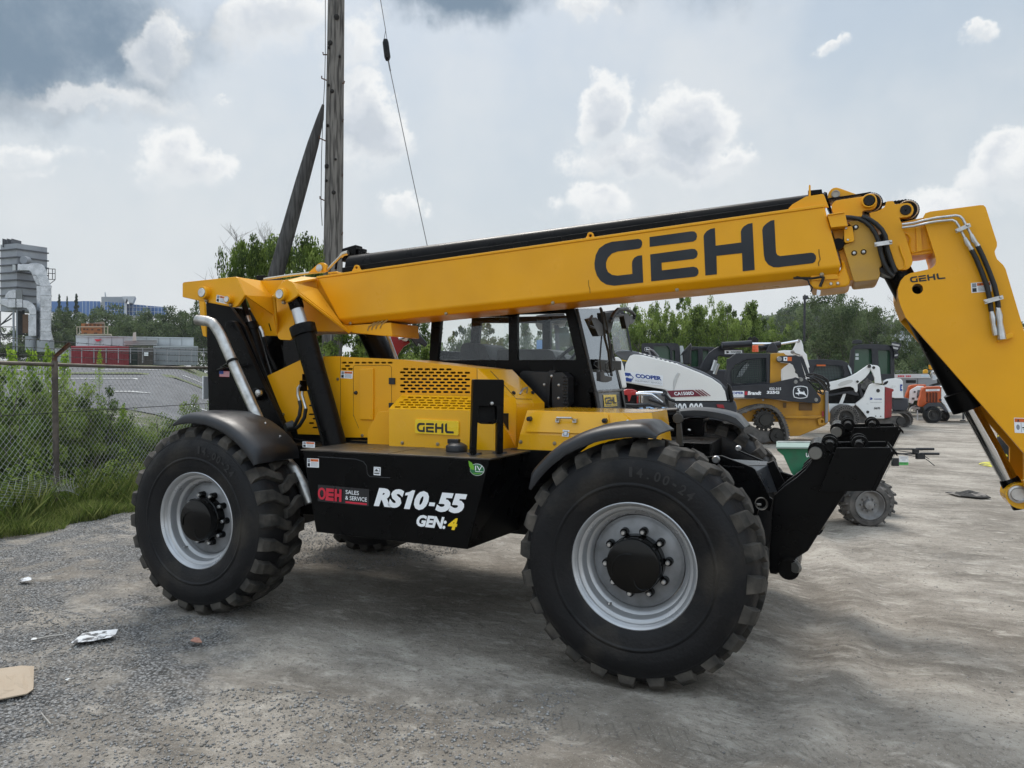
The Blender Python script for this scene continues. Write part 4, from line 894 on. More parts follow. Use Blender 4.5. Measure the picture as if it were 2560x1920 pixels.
bb = MB(); bb.hexa([V((xr-.05,YCB-.02,2.46)), V((xf+.1,YCB-.02,2.46)), V((xf+.1,YCF+.02,2.46)), V((xr-.05,YCF+.02,2.46)), V((xr,YCB+.03,2.56)), V((xf,YCB+.03,2.56)), V((xf,YCF-.03,2.56)), V((xr,YCF-.03,2.56))]); bb.build('cab_roof', M_B, TH, bevel=.02)
for k, w in enumerate((w1, w2)):
    for dy in (.022, YCF-YCB-.025):
        bb = MB(); bb.slab([p+V((0,dy,0)) for p in cl(w)], (0,.004,0), side=False); bb.build('window_pane', M_GL, CBN)
W_a, W_b, W_c, W_d = PY('B',1712,100,YCB), PY('B',1862,757,YCB), PY('B',2066,743,YCF), PY('B',1903,100,YCF)
for p in (W_a, W_d): 
    pass
L_b, L_c = PY('B',1888,905,YCB), PY('B',2086,908,YCF)
bb = MB(); nfx = (W_b-W_a).cross(W_c-W_a).normalized(); nfx = nfx if nfx.x > 0 else -nfx
bb.slab([W_a+nfx*.004, W_b+nfx*.004, W_c+nfx*.004, W_d+nfx*.004], -nfx*.005); bb.build('windscreen', M_WS, CBN)
bb = MB(); bb.slab([W_b, L_b, L_c, W_c], V((-.06,0,0)))
for p, q in ((W_a, W_b), (W_b, W_c), (W_c, W_d)): bb.tube([p, q], .014, 8)
bb.tube([W_b, L_b], .02, 8); bb.tube([W_c, L_c], .02, 8); bb.build('cab_front', mat('satin_black', (.02,.02,.021), .3, 0, coat=.2), CBN, bevel=.004)
nf = (L_b-W_b).cross(W_c-W_b).normalized(); nf = nf if nf.x > 0 else -nf
q = lambda x, y: PP('B', x, y, W_b, nf)
d = Decal(q(1918,781), q(2020,779), q(1927,877), .004); d.rect(0,0,1,1,M_YD,0); d.rect(.06,.88,.96,.92,M_INK,1); logo(d, .08,.22,.94,.80,M_INK,1); d.build('badge_lettering', CBN)
# seat, dash, wheel
bb = MB(); bb.slab(Ys('B', [(785,520),(795,400),(815,378),(850,368),(960,378),(985,395),(1030,505),(1040,600),(800,600)], 1.75), (0,.42,0)); 
for x in (860,890,920,950): bb.tube([PY('B',x,385,1.745), PY('B',x+25,500,1.745)], .006, 6)
bb.build('seat', mat('seat_vinyl', (.03,.03,.033), .5), CBN, bevel=.02, seg=3)
bb = MB(); bb.slab(Ys('B', [(1078,432),(1090,420),(1480,420),(1520,435),(1560,520),(1565,640),(1080,640)], 1.80), (0,.4,0)); bb.slab(Ys('B', [(1560,470),(1605,460),(1640,520),(1640,620),(1570,620)], 1.9), (0,.2,0)); bb.build('dashboard', M_PL, CBN, bevel=.015)
c = PY('B',1612,505,1.75); bb = MB(); bb.lathe([(.15+.014*math.cos(R(45*k)), .014*math.sin(R(45*k))) for k in range(8)], c, (-.7,0,.7), 32, closed=True); bb.tube([c, c+V((.06,0,-.25))], .02, 8); bb.tube([c+V((0,-.15,0)), c+V((0,.15,0))], .01, 6); bb.build('steering_wheel', M_PL, CBN, smooth=60)
# side intake boxes on the cab wall
bb = MB(); bb.slab(Ys('B', [(1262,612),(1285,590),(1480,600),(1500,625),(1500,870),(1262,880)], 1.40), (0,.1,0)); bb.slab(Ys('B', [(1512,605),(1600,603),(1640,640),(1645,850),(1610,885),(1515,886)], 1.36), (0,.14,0)); bb.slab(Ys('B',[(1485,600),(1495,588),(1550,588),(1520,630),(1500,700),(1490,880),(1478,880)],1.38),(0,.05,0))
for k in range(9):
    for j in range(2): bb.lathe([(0,-.006),(.010,-.004),(.012,.004)], PY('B',1608+j*18+(k%2)*8,640+k*26,1.355), (0,1,0), 8)
IB = bb.build('intake_box', M_PL, TH, bevel=.004)
bb = MB()
for (x, y) in ((1456,700),(1571,703),(1569,806),(1515,632)): bb.lathe([(0,-.01),(.009,-.008),(.011,.002)], PY('B',x,y,1.36), (0,1,0), 10)
bb.build('bolt', M_ST, IB, smooth=50)
# mirror and wiper arms in front of the windscreen
xm = -.55
bb = MB(); kx = lambda x, y, X=xm: PX('K', x, y, X)
bb.tube([kx(*p) for p in ((205,120),(225,200),(235,300),(250,430),(285,560),(300,700),(318,800))], .010, 8)
bb.tube([kx(*p) for p in ((240,160),(270,300),(285,420),(305,560),(312,700),(310,800))], .008, 8)
bb.tube([kx(*p) for p in ((218,400),(208,520),(200,640),(212,760))], .006, 6); bb.tube([kx(*p) for p in ((320,480),(322,600),(318,740))], .006, 6); bb.tube([kx(*p) for p in ((300,640),(255,680),(255,740),(290,800))], .004, 6)
bb.tube([kx(*p) for p in ((205,650),(150,660),(140,690),(190,730))], .003, 6)
bb.slab([kx(*p) for p in ((205,760),(235,745),(250,800),(320,815),(320,850),(270,868),(205,852))], (-.03,0,0))
bb.slab([kx(*p) for p in ((110,230),(160,215),(240,300),(240,400),(190,405),(150,320))], (-.05,0,0)); bb.tube([kx(*p) for p in ((120,200),(85,260),(90,300),(140,320))], .009, 8)
bb.slab([kx(*p) for p in ((235,170),(330,160),(340,240),(320,330),(300,380),(250,330))], (-.05,0,0))
WP = bb.build('wiper_arm', M_PL, CBN, smooth=40)
bb = MB(); kk = lambda x, y: PX('K', x, y, -.45)
bb.tube([kk(*p) for p in ((310,230),(345,170),(380,135),(450,130),(520,160),(545,190),(540,230))], .014, 8); bb.slab([kk(*p) for p in ((450,170),(495,180),(500,290),(470,330),(440,200))], (-.04,0,0)); bb.slab([kk(*p) for p in ((495,200),(548,205),(552,250),(525,285),(500,270))], (-.04,0,0)); bb.slab([kk(*p) for p in ((430,115),(490,112),(500,150),(430,150))], (-.04,0,0)); bb.tube([kk(*p) for p in ((300,260),(350,200),(430,190))], .012, 8); bb.build('mirror', M_PL, CBN, bevel=.004)
# ---- front axle hoses, posts and frame nose
bb = MB(); bb.tube([PY('K',x,y,1.75) for x, y in ((640,1205),(760,1208),(880,1200),(990,1195))], .058, 20); 
for x in (690,765,775,860): bb.lathe([(.058,-.012),(.066,-.008),(.066,.008),(.058,.012)], PY('K',x,1206,1.75), (1,0,0), 20)
bb.slab(Ys('K', [(840,1240),(960,1240),(960,1500),(850,1500)], 1.9), (0,.1,0)); bb.slab(Ys('K',[(1040,1240),(1240,1240),(1240,1500),(1040,1500)],2.0),(0,.3,0)); bb.build('hydraulic_manifold', M_B, TH, smooth=40)
bb = MB(); bb.tube([PY('K',868,y,1.35) for y in (1340,1400,1460)], [.013,.017,.013], 10); bb.build('coupling', M_ST, TH, smooth=40)
bb = MB(); bb.slab(Ys('K', [(965,1165),(985,1158),(1003,1168),(1038,1510),(968,1510)], 1.25), (0,.02,0)); bb.lathe([(0,-.008),(.035,-.008),(.038,.0)], PY('K',985,1232,1.25), (0,1,0), 20); bb.build('mounting_bracket', mat('satin_grey_black', (.05,.05,.048), .35), TH, bevel=.003)
def Zs(c, pts, z): return [PZ(c, x, y, z) for x, y in pts]
bb = MB(); bb.slab(Zs('C', [(330,235),(770,243),(800,240),(835,262),(620,338),(300,330)], 1.10), (0,0,-.03)); bb.slab(Zs('C', [(760,243),(800,240),(835,262),(620,338),(585,325)], 1.108), (0,0,-.03)); 
bb.slab(Ys('C', [(560,345),(640,335),(680,332),(940,430),(962,447),(980,480),(1085,680),(1112,700),(1090,800),(1000,760),(900,1100),(560,1100)], .86), (0,.03,0))
bb.slab(Ys('C', [(790,285),(820,285),(1045,378),(1020,385)], 1.5), (0,.03,0)); bb.slab(Ys('C', [(1060,395),(1120,373),(1225,585),(1160,640),(1080,640)], 1.28), (0,.03,0)); bb.slab(Ys('C',[(1000,410),(1290,500),(1300,520),(1200,640),(1000,640)],1.56),(0,.03,0))
FN = bb.build('front_frame', M_B, TH, bevel=.006)
bb = MB(); bb.slab([PY('C',860,418,.90), PY('C',1068,412,1.26), PY('C',1150,636,1.26), PY('C',1065,640,.95), PY('C',965,470,.90)], (-.02,.01,0)); bb.slab([PY('C',740,360,.92), PY('C',1068,380,1.5), PY('C',1075,412,1.26), PY('C',860,412,.9)], (0,0,-.02)); bb.build('nose_plate', mat('satin_slate', (.022,.026,.032), .28), FN)
bb = MB(); bb.slab(Ys('C', [(690,415),(870,428),(870,440),(690,442)], .85), (0,.03,0)); bb.build('frame_rib', M_B, FN, bevel=.004)
pb = MB()
for (x, y, Y, r) in ((825,268,1.45,.02),(640,362,.84,.024),(545,350,.84,.012)): pb.lathe([(0,-.035),(r*.8,-.035),(r,-.028),(r,0)], PY('C',x,y,Y), (0,1,0), 16)
pb.build('bolt', M_ST, FN, smooth=40)
# ---- front stabilisers
def stab(Y0, near=True):
    sh = (lambda pts, dy=0: Ys('C', pts, .60+dy))
    g = 'stabiliser_arm'
    arm = sh([(1112,690),(1200,610),(1300,540),(1380,470),(1430,400),(1455,320),(1475,270),(1500,262),(1540,300),(1640,330),(1730,660),(1500,1010),(1420,1140),(1400,1170),(1310,1225),(1240,1290),(1130,1370),(1075,1362),(1062,1290),(1085,1000),(1090,850)])
    dy = Y0 - .60
    T = V((0,dy,0)) if near else V((PY('C',1790,75,Y0).x - PY('C',1645,272,.60).x, dy, .05))
    b = MB(); b.slab([p+T+V((0,.06,0)) for p in arm], (0,.04,0)); b.slab([p+T+V((0,.30,0)) for p in arm], (0,.04,0))
    b.slab([p+T+V((0,.10,0)) for p in sh([(1440,660),(1500,640),(1740,650),(1400,1170),(1320,1215),(1230,1200),(1190,1170)])], (0,.20,0))
    A_ = b.build(g, M_B, TH, bevel=.006)
    b = MB(); foot = sh([(1645,272),(2100,268),(2112,300),(1945,638),(1500,640),(1535,560)]); b.slab([p+T+V((0,-.02,0)) for p in foot], (0,.02,0)); b.slab([p+T+V((0,.40,0)) for p in foot], (0,.02,0))
    tp = [foot[1], foot[2], foot[3], foot[4]]
    b.slab([foot[1]+T+V((.012,-.02,0)), foot[2]+T+V((.03,-.02,-.01)), foot[2]+T+V((.03,.42,-.01)), foot[1]+T+V((.012,.42,0))], (0,0,-.02))
    b.slab([foot[2]+T+V((.02,-.02,0)), foot[3]+T+V((.02,-.02,0)), foot[3]+T+V((.02,.42,0)), foot[2]+T+V((.02,.42,0))], (-.02,0,0))
    F_ = b.build('stabiliser_foot', M_B, TH, bevel=.004)
    b = MB()
    for k in range(26):
        t = k/25; p = PY('C', 2118-108*t, 300+228*t, .60)+T; b.obox(p+V((.023,.01+.006*math.sin(k*7.),0)), (.001,0,0), (0,.004,0), (0,0,.0035))
    b.build('grip_holes', mat('hole_pale', (.35,.36,.34), .6), F_)
    b = MB()
    for (x, y, dy2) in ((1588,252,.08),(1850,252,.08),(1588,252,.28),(1850,252,.28)):
        c_ = PY('C', x, y, .60)+T+V((0,dy2,0)); b.lathe([(.028,0),(.046,0),(.046,.025),(.028,.025)], c_, (0,1,0), 28, closed=True)
    b.cyl(PY('C',1588,262,.6)+T, PY('C',1588,262,.6)+T+V((0,.4,0)), .024); b.cyl(PY('C',1838,262,.6)+T, PY('C',1838,262,.6)+T+V((0,.4,0)), .024)
    b.tube([PY('C',1480,300,.6)+T+V((0,.0,0)), PY('C',1480,300,.6)+T+V((0,.42,0))], .05, 24); b.cyl(PY('C',1240,1310,.6)+T, PY('C',1240,1310,.6)+T+V((0,.38,0)), .06)
    b.build('stabiliser_hinge', M_B, A_, smooth=40)
    b = MB(); b.lathe([(0,-.012),(.034,-.012),(.038,-.006),(.038,.01)], PY('C',1467,320,.6)+T, (0,1,0), 24); b.lathe([(0,-.012),(.03,-.012),(.033,.01)], PY('C',1300,1290,.6)+T, (.6,1,0), 20)
    if near: b.lathe([(.030,-.014),(.037,-.014),(.037,.01)], PY('C',1010,748,.6)+T, (.3,-1,0), 24); b.cyl(PY('C',975,742,.58), PY('C',1010,742,.60), .008)
    b.build('hinge_pin', mat('dull_pin', (.16,.155,.14), .4, .5), A_, smooth=40)
stab(.66); stab(1.78, False)
# ================================================================== GROUND
def sstep(x, a, b):
    t = np.clip((x-a)/(b-a), 0, 1); return t*t*(3-2*t)
def left_w(r, f): return sstep(-(r+2.2)/np.maximum(f, .5), .30, .44)
def terrain(r, f):
    z = .053*np.clip(f-11.5, 0, 60)*left_w(r, f)
    return z
def tz(r, f): return float(terrain(np.array(float(r)), np.array(float(f))))
def onground(c, x, y, d):      # point of a pixel column at depth d dropped to the terrain
    p = PD(c, x, y, d); q = p-CAM; return V((p.x, p.y, tz(q.dot(RGT), q.dot(FWD))))
def grid_axis(n, s, L, c=0):
    u = np.linspace(-1, 1, n); k = math.asinh(L/s); return c + s*np.sinh(k*u)
ra = grid_axis(360, 3.2, 900, 0); fa = grid_axis(360, 3.2, 900, 4.5)
Rr, Ff = np.meshgrid(ra, fa); zz = terrain(Rr, Ff)
nz = np.zeros_like(zz)
near = (np.abs(Rr) < 16) & (np.abs(Ff-5) < 16)
for i, j in zip(*np.nonzero(near)):
    x, y = Rr[i,j], Ff[i,j]
    a = noise.fractal(V((x*.5, y*.5, 0)), 1.0, 2.0, 3)*.022 + noise.fractal(V((x*2.6, y*2.6, 5)), 1.0, 2.0, 4)*.010
    nz[i,j] = a*max(0, 1-max(abs(x), abs(y-5))/16)
# tyre ruts sweeping across the foreground
for (cx, cy, rad, w_, dep) in ((-6.5,9.5,9.6,.20,.018),(-6.5,9.5,10.15,.18,.014),(4.5,-6.0,9.4,.22,.016),(3.5,13.5,10.4,.2,.015)):
    dd = np.abs(np.hypot(Rr-cx, Ff-cy)-rad); nz -= near*dep*np.exp(-(dd/w_)**2)*1.5; nz += near*dep*1.0*np.exp(-((dd-w_*1.5)/(w_*.6))**2)
# flatten below the big tyres
def rfw(p): q = V(p)-CAM; return q.dot(RGT), q.dot(FWD)
for (x, y) in ((0,.19),(XR,.19),(0,2.25),(XR,2.25)):
    r0_, f0_ = rfw((x,y,0)); nz *= 1-np.exp(-((Rr-r0_)**2+(Ff-f0_)**2)/.12)
zz = zz + nz
X = CAM.x + RGT.x*Rr + FWD.x*Ff; Yc = CAM.y + RGT.y*Rr + FWD.y*Ff
vs = np.stack([X, Yc, zz], -1).reshape(-1, 3); n_r = len(ra); n_f = len(fa)
idx = np.arange(n_r*n_f).reshape(n_f, n_r)
fs = np.stack([idx[:-1,:-1], idx[:-1,1:], idx[1:,1:], idx[1:,:-1]], -1).reshape(-1, 4)
def np_mesh(name, vs, fs, mats, mi=None, smooth=False):
    me = bpy.data.meshes.new(name); k = fs.shape[1]
    me.vertices.add(len(vs)); me.vertices.foreach_set('co', np.asarray(vs, np.float32).ravel())
    me.loops.add(fs.size); me.loops.foreach_set('vertex_index', fs.astype(np.int32).ravel())
    me.polygons.add(len(fs)); me.polygons.foreach_set('loop_start', np.arange(0, fs.size, k, dtype=np.int32)); 
    for m in (mats if isinstance(mats, (list, tuple)) else [mats]): me.materials.append(m)
    if mi is not None: me.polygons.foreach_set('material_index', np.asarray(mi, np.int32))
    me.update(calc_edges=True); me.validate()
    if smooth: me.shade_smooth()
    return me
def ground_mat():
    m = bpy.data.materials.new('yard_dirt_and_gravel'); m.use_nodes = True; t = m.node_tree; b = t.nodes['Principled BSDF']; L = t.links.new
    co = t.nodes.new('ShaderNodeTexCoord'); vec = co.outputs['Object']
    def N(sc, de=6, ro=.6, v=None, dist=0):
        n = t.nodes.new('ShaderNodeTexNoise'); n.inputs['Scale'].default_value = sc; n.inputs['Detail'].default_value = de; n.inputs['Roughness'].default_value = ro; n.inputs['Distortion'].default_value = dist; L(v or vec, n.inputs[0]); return n.outputs[0]
    def MR(x, a, b_, c=0, d=1):
        n = t.nodes.new('ShaderNodeMapRange'); L(x, n.inputs[0])
        for i, q in enumerate((a, b_, c, d)): n.inputs[i+1].default_value = q
        return n.outputs[0]
    def MX(f, a, c):
        n = t.nodes.new('ShaderNodeMix'); n.data_type = 'RGBA'; L(f, n.inputs[0])
        for i, q in ((6, a), (7, c)):
            if isinstance(q, tuple): n.inputs[i].default_value = (*q, 1)
            else: L(q, n.inputs[i])
        return n.outputs[2]
    def MA(op, a, b_=None):
        n = t.nodes.new('ShaderNodeMath'); n.operation = op
        for i, q in enumerate((a, b_)):
            if q is None: continue
            if isinstance(q, (int, float)): n.inputs[i].default_value = q
            else: L(q, n.inputs[i])
        return n.outputs[0]
    # streaked compacted dirt
    mp = t.nodes.new('ShaderNodeMapping'); mp.inputs['Rotation'].default_value = (0,0,R(-30)); mp.inputs['Scale'].default_value = (.75,1.35,1); L(vec, mp.inputs[0]); sv = mp.outputs[0]
    dirt = MX(MR(N(1.1,9,.70,sv,.15), .38, .64), (.19,.167,.138), (.45,.405,.345))
    dirt = MX(MR(N(7,8,.7,sv), .52, .78), dirt, (.54,.50,.435))
    dirt = MX(MR(N(.45,5,.6), .48, .70), dirt, (.18,.155,.125))
    dirt = MX(MR(N(38,5,.7), .58, .72), dirt, (.105,.10,.092))
    dirt = MX(MR(N(22,8,.78), .53, .68), dirt, (.15,.13,.107))
    dirt = MX(MR(N(4.5,9,.75,sv), .54, .70), dirt, (.52,.475,.41))
    dirt = MX(MR(N(120,3,.7), .62, .70), dirt, (.55,.54,.52))
    dirt = MX(MR(N(90,3,.7,None,1), .64, .70), dirt, (.08,.076,.07))
    # crushed stone
    vo = t.nodes.new('ShaderNodeTexVoronoi'); vo.inputs['Scale'].default_value = 62; L(vec, vo.inputs[0])
    sc = t.nodes.new('ShaderNodeSeparateColor'); L(vo.outputs['Color'], sc.inputs[0])
    grav = MX(MR(sc.outputs[0], 0, 1), (.12,.118,.115), (.40,.395,.385)); grav = MX(MR(vo.outputs['Distance'], .35, .72), grav, (.07,.067,.062))
    grav = MX(MR(N(2.2,6), .5, .75), grav, (.26,.235,.20))
    # where the gravel lies: left part of the yard, ragged limit
    cd_ = t.nodes.new('ShaderNodeVectorMath'); cd_.operation = 'DOT_PRODUCT'; L(vec, cd_.inputs[0]); cd_.inputs[1].default_value = tuple(RGT*.93+FWD*.05)
    gm = MA('ADD', cd_.outputs['Value'], MA('MULTIPLY', MA('SUBTRACT', N(.55,6,.7), .5), 7.5))
    gmask = MR(gm, -2.2, -3.3)
    gmask = MA('MULTIPLY', gmask, MR(N(1.3,6,.7,None,.5), .40, .50, .12, 1))
    col = MX(gmask, dirt, grav); L(col, b.inputs['Base Color']); b.inputs['Roughness'].default_value = .92; b.inputs['Specular IOR Level'].default_value = .25
    h = MA('ADD', MA('MULTIPLY', N(9,8,.70,sv), 1.0), MA('MULTIPLY', N(55,6,.7), .26))
    sx = t.nodes.new('ShaderNodeSeparateXYZ'); L(vec, sx.inputs[0])
    for (r_, f_, rad, w_, lug) in ((-6.5,9.5,9.6,.17,.085),(3.5,13.5,10.4,.17,.09),(4.5,-6.0,9.4,.18,.085)):      # tread prints left along turning tracks
        c_ = rf(r_, f_); dx = MA('SUBTRACT', sx.outputs[0], c_.x); dy = MA('SUBTRACT', sx.outputs[1], c_.y)
        ln_ = MA('SQRT', MA('ADD', MA('MULTIPLY', dx, dx), MA('MULTIPLY', dy, dy))); e_ = MA('SUBTRACT', ln_, rad)
        mk = MR(MA('ABSOLUTE', e_), w_, w_*.75); ang = MA('MULTIPLY', MA('ARCTAN2', dy, dx), rad*6.283/lug)
        s_ = MA('SINE', MA('ADD', ang, MA('MULTIPLY', MA('ABSOLUTE', e_), 26.0))); mk = MA('MULTIPLY', mk, MR(N(.8,3), .42, .56))
        h = MA('ADD', h, MA('MULTIPLY', MA('MULTIPLY', mk, MR(s_, -.2, .5)), .26))
    h = MA('ADD', h, MA('MULTIPLY', MA('MULTIPLY', MA('SUBTRACT', .6, vo.outputs['Distance']), gmask), .35))
    bp = t.nodes.new('ShaderNodeBump'); bp.inputs['Strength'].default_value = .9; bp.inputs['Distance'].default_value = .035; L(h, bp.inputs['Height']); L(bp.outputs[0], b.inputs['Normal'])
    return m
M_G = ground_mat()
me = np_mesh('ground', vs, fs, M_G, smooth=True); g = bpy.data.objects.new('ground', me); COL.objects.link(g); tag(g, kind='structure')
# verge soil beyond the fence
def strip(name, poly, m, lift, kind='structure', n=40):
    """patch between two (r,f) edges following the terrain"""
    (a0, a1), (b0, b1) = poly; v = []; f = []
    for i in range(n+1):
        for j in range(9):
            s, t = i/n, j/8; p = (np.array(a0)*(1-s)+np.array(a1)*s)*(1-t) + (np.array(b0)*(1-s)+np.array(b1)*s)*t
            v.append(rf(p[0], p[1], tz(p[0], p[1])+lift))
    for i in range(n):
        for j in range(8): q = i*9+j; f.append((q, q+1, q+10, q+9))
    b = MB(); b.add(v, f); o = b.build(name, m); 
    if kind: o['kind'] = kind
    return o
M_SOIL = mat('verge_soil', (.05,.07,.025), .95, 0, (.10,.10,.05), 3, .4, 30)
strip('verge', (((-40,8.2),(-6.0,8.2)),((-60,26),(-7.5,26))), M_SOIL, .02, n=60)
M_ASP = mat('road_asphalt', (.085,.088,.095), .85, 0, (.12,.122,.128), .6, .1, 80)
strip('road', (((-70,24),(-8.5,24)),((-90,60),(-22,60))), M_ASP, .05, n=60)
M_LINE = mat('road_paint', (.62,.62,.60), .7)
for (f0, f1, g0) in ((31,31.25,0),(41,41.3,1),(52,52.4,0)):
    for k in range(14 if g0 == 0 else 5):
        r0 = -12 - k*(3.2 if g0 == 0 else 9); 
        strip('road_line', (((r0-(1.6 if g0 == 0 else 9),f0),(r0,f0)),((r0-(1.6 if g0 == 0 else 9),f1),(r0,f1))), M_LINE, .09, n=2)
strip('median', (((-60,46),(-14,46)),((-62,48),(-15,48))), mat('median_grass', (.07,.10,.03), .9, 0, (.12,.13,.05), 2), .11, n=20)
strip('grass_bank', (((-95,60),(-22,60)),((-120,75),(-28,75))), mat('median_grass', (.07,.10,.03)), .06, n=30)

# loose crushed stones (real geometry, too many to count)
rng = np.random.default_rng(3)
def stones(n, box, smin, smax, seed, dens):
    rng = np.random.default_rng(seed); out_p = []
    r = rng.uniform(box[0], box[1], n*3); f = box[2] + (box[3]-box[2])*rng.uniform(0, 1, n*3)**1.3
    keep = dens(r, f, rng)[:]
    r, f = r[keep][:n], f[keep][:n]; n = len(r)
    s = smin + (smax-smin)*rng.uniform(0, 1, n)**3
    base = np.array([(1,0,0),(-1,0,0),(0,1,0),(0,-1,0),(0,0,.75),(0,0,-.6)], float)
    V6 = base[None]*(1+rng.uniform(-.35,.35,(n,6,3)))*s[:,None,None]
    a = rng.uniform(0, 6.28, n); c, q = np.cos(a), np.sin(a); x = V6[...,0]*c[:,None]-V6[...,1]*q[:,None]; y = V6[...,0]*q[:,None]+V6[...,1]*c[:,None]
    wx = CAM.x+RGT.x*r+FWD.x*f; wy = CAM.y+RGT.y*r+FWD.y*f
    # sample ground height from the grid
    fi = np.clip(np.searchsorted(fa, f)-1, 0, n_f-2); ri = np.clip(np.searchsorted(ra, r)-1, 0, n_r-2)
    tx = (r-ra[ri])/(ra[ri+1]-ra[ri]); ty = (f-fa[fi])/(fa[fi+1]-fa[fi])
    zg = zz[fi,ri]*(1-tx)*(1-ty)+zz[fi,ri+1]*tx*(1-ty)+zz[fi+1,ri]*(1-tx)*ty+zz[fi+1,ri+1]*tx*ty
    P = np.stack([x+wx[:,None], y+wy[:,None], V6[...,2]+zg[:,None]+s[:,None]*.25], -1).reshape(-1,3)
    F0 = np.array([(0,2,4),(2,1,4),(1,3,4),(3,0,4),(2,0,5),(1,2,5),(3,1,5),(0,3,5)])
    Fs = (F0[None]+(np.arange(n)*6)[:,None,None]).reshape(-1,3)
    mi = np.repeat(rng.choice(4, n, p=[.40,.34,.20,.06]), 8)
    return P, Fs, mi
MS = [mat('stone_grey', (.29,.283,.272), .9), mat('stone_dark', (.19,.185,.178), .9), mat('stone_brown', (.22,.20,.175), .9), mat('stone_pale', (.34,.34,.33), .9)]
def dens_grav(r, f, rng):
    nn = np.array([noise.fractal(V((a*.45, b*.45, 2.)), 1., 2., 4) for a, b in zip(r, f)])
    lim = -0.9 - .10*f + nn*3.0
    return (r < lim) & ((nn > -.05) | (rng.uniform(0,1,len(r)) < .06))
P, Fs, mi = stones(95000, (-7.5, 2.0, 1.6, 11.5), .003, .0115, 5, dens_grav)
me = np_mesh('gravel', P, Fs, MS, mi); o = bpy.data.objects.new('gravel', me); COL.objects.link(o); tag(o, 'grey crushed gravel strewn over the left part of the yard', 'gravel', kind='stuff')
def dens_any(r, f, rng): return np.ones(len(r), bool)
P, Fs, mi = stones(16000, (-5, 9, 1.6, 13), .002, .008, 9, dens_any)
me = np_mesh('pebbles', P, Fs, MS, mi); o = bpy.data.objects.new('pebbles', me); COL.objects.link(o); tag(o, 'scattered small pebbles on the brown compacted dirt', 'pebbles', kind='stuff')

# ================================================================== LITTER
def gz(r, f):
    i = int(np.clip(np.searchsorted(fa, f)-1, 0, n_f-2)); j = int(np.clip(np.searchsorted(ra, r)-1, 0, n_r-2)); return float(zz[i:i+2, j:j+2].max())
def sheet(name, c, pts, m, label, cat, crumple=.02, th=.004, seed=1, group=None, lift=.012):
    rd = random.Random(seed); P = Zs(c, pts, .0); q0 = P[0]-CAM
    cx = sum((p for p in P), V((0,0,0)))/len(P); zg = gz(*rfw(cx))
    b = MB(); ring_ = []; n = len(P); steps = 4
    vs = [cx+V((0,0,zg+lift+crumple*rd.uniform(0,1)))]
    for s in range(1, steps+1):
        for p in P:
            k = p*(s/steps)+cx*(1-s/steps); vs.append(V((k.x, k.y, zg+lift+crumple*rd.uniform(0,1)*(.6 if s == steps else 1))))
    fs = [(0, 1+i, 1+(i+1) % n) for i in range(n)]
    for s in range(steps-1):
        for i in range(n): a = 1+s*n+i; c2 = 1+s*n+(i+1) % n; fs.append((a, a+n, c2+n, c2))
    b.add(vs, fs); o = b.build(name, m); md = o.modifiers.new('solid', 'SOLIDIFY'); md.thickness = th
    tag(o, label, cat, group); return o
M_PAP = mat('dirty_paper', (.66,.67,.68), .8, 0, (.10,.10,.10), 14, .2, 40, lo=.52, hi=.60)
sheet('paper_scrap', 'R', [(392,715),(455,665),(530,648),(652,640),(640,662),(610,685),(560,690),(520,705),(460,712)], M_PAP, 'crumpled dirty white sheet lying on the gravel near the left edge', 'litter', .02, .002, 3)
sheet('paper_scrap', 'R', [(98,352),(125,336),(160,331),(180,340),(170,350),(130,357)], M_PAP, 'small flat white scrap on the pale gravel left of the rear tyre', 'litter', .012, .002, 4)
sheet('paper_scrap', 'R', [(170,683),(185,675),(206,676),(202,685),(175,689)], mat('clean_paper', (.7,.7,.68), .7), 'tiny white paper bit beside a thin stick at the left', 'litter', .006, .002, 5)
sheet('paper_scrap', 'R', [(360,905),(375,897),(388,896),(372,908)], mat('clean_paper', (.7,.7,.68)), 'tiny pale chip between the cardboard and the tyre marks', 'litter', .004, .002, 8)
sheet('brick_chip', 'R', [(1056,683),(1075,668),(1100,672),(1116,690),(1085,693)], mat('brick_pink', (.52,.28,.20), .85, 0, (.4,.2,.15), 30), 'pink broken brick chip on the gravel in front of the machine', 'litter', .012, .008, 6)
sheet('cardboard_sheet', 'R', [(-60,850),(0,843),(120,830),(188,829),(184,960),(150,985),(0,1014),(-60,1020)], mat('cardboard', (.40,.32,.235), .85, 0, (.22,.17,.12), 9, .2, 60, lo=.6, hi=.75), 'torn flat brown cardboard sheet at the left edge', 'cardboard', .012, .006, 7)
b = MB(); p0, p1 = Zs('R', [(205,678),(352,655)], .0); zg = gz(*rfw(p0))+.01; b.tube([p0+V((0,0,zg)), (p0+p1)*.5+V((0,0,zg+.005)), p1+V((0,0,zg))], .006, 6); tag(b.build('stick', mat('stick_grey', (.35,.33,.3), .8), smooth=60), 'thin straight stick beside the tiny white paper bit', 'stick')
b = MB(); p0, p1 = Zs('R', [(228,1078),(280,1140)], .0); zg = gz(*rfw(p0))+.01; b.tube([p0+V((0,0,zg)), p1+V((0,0,zg))], .004, 6); tag(b.build('stick', mat('stick_grey', (.3,.3,.3)), smooth=60), 'short dark twig below the cardboard sheet', 'stick')
sheet('torn_debris', 'G', [(1705,655),(1780,660),(1860,655),(1920,662),(2000,690),(1930,692),(1850,684),(1790,680)], mat('wet_debris', (.03,.028,.025), .7, 0, (.2,.18,.16), 6, .3, 30, lo=.55, hi=.6), 'dark torn strip of debris lying on the bare dirt at the right', 'debris', .05, .01, 9)
sheet('paper_scrap', 'T', [(2300,1500),(2330,1495),(2345,1505),(2315,1512)], mat('clean_paper', (.7,.7,.68)), 'tiny white paper speck on the dirt right of the front tyre', 'litter', .006, .002, 11)

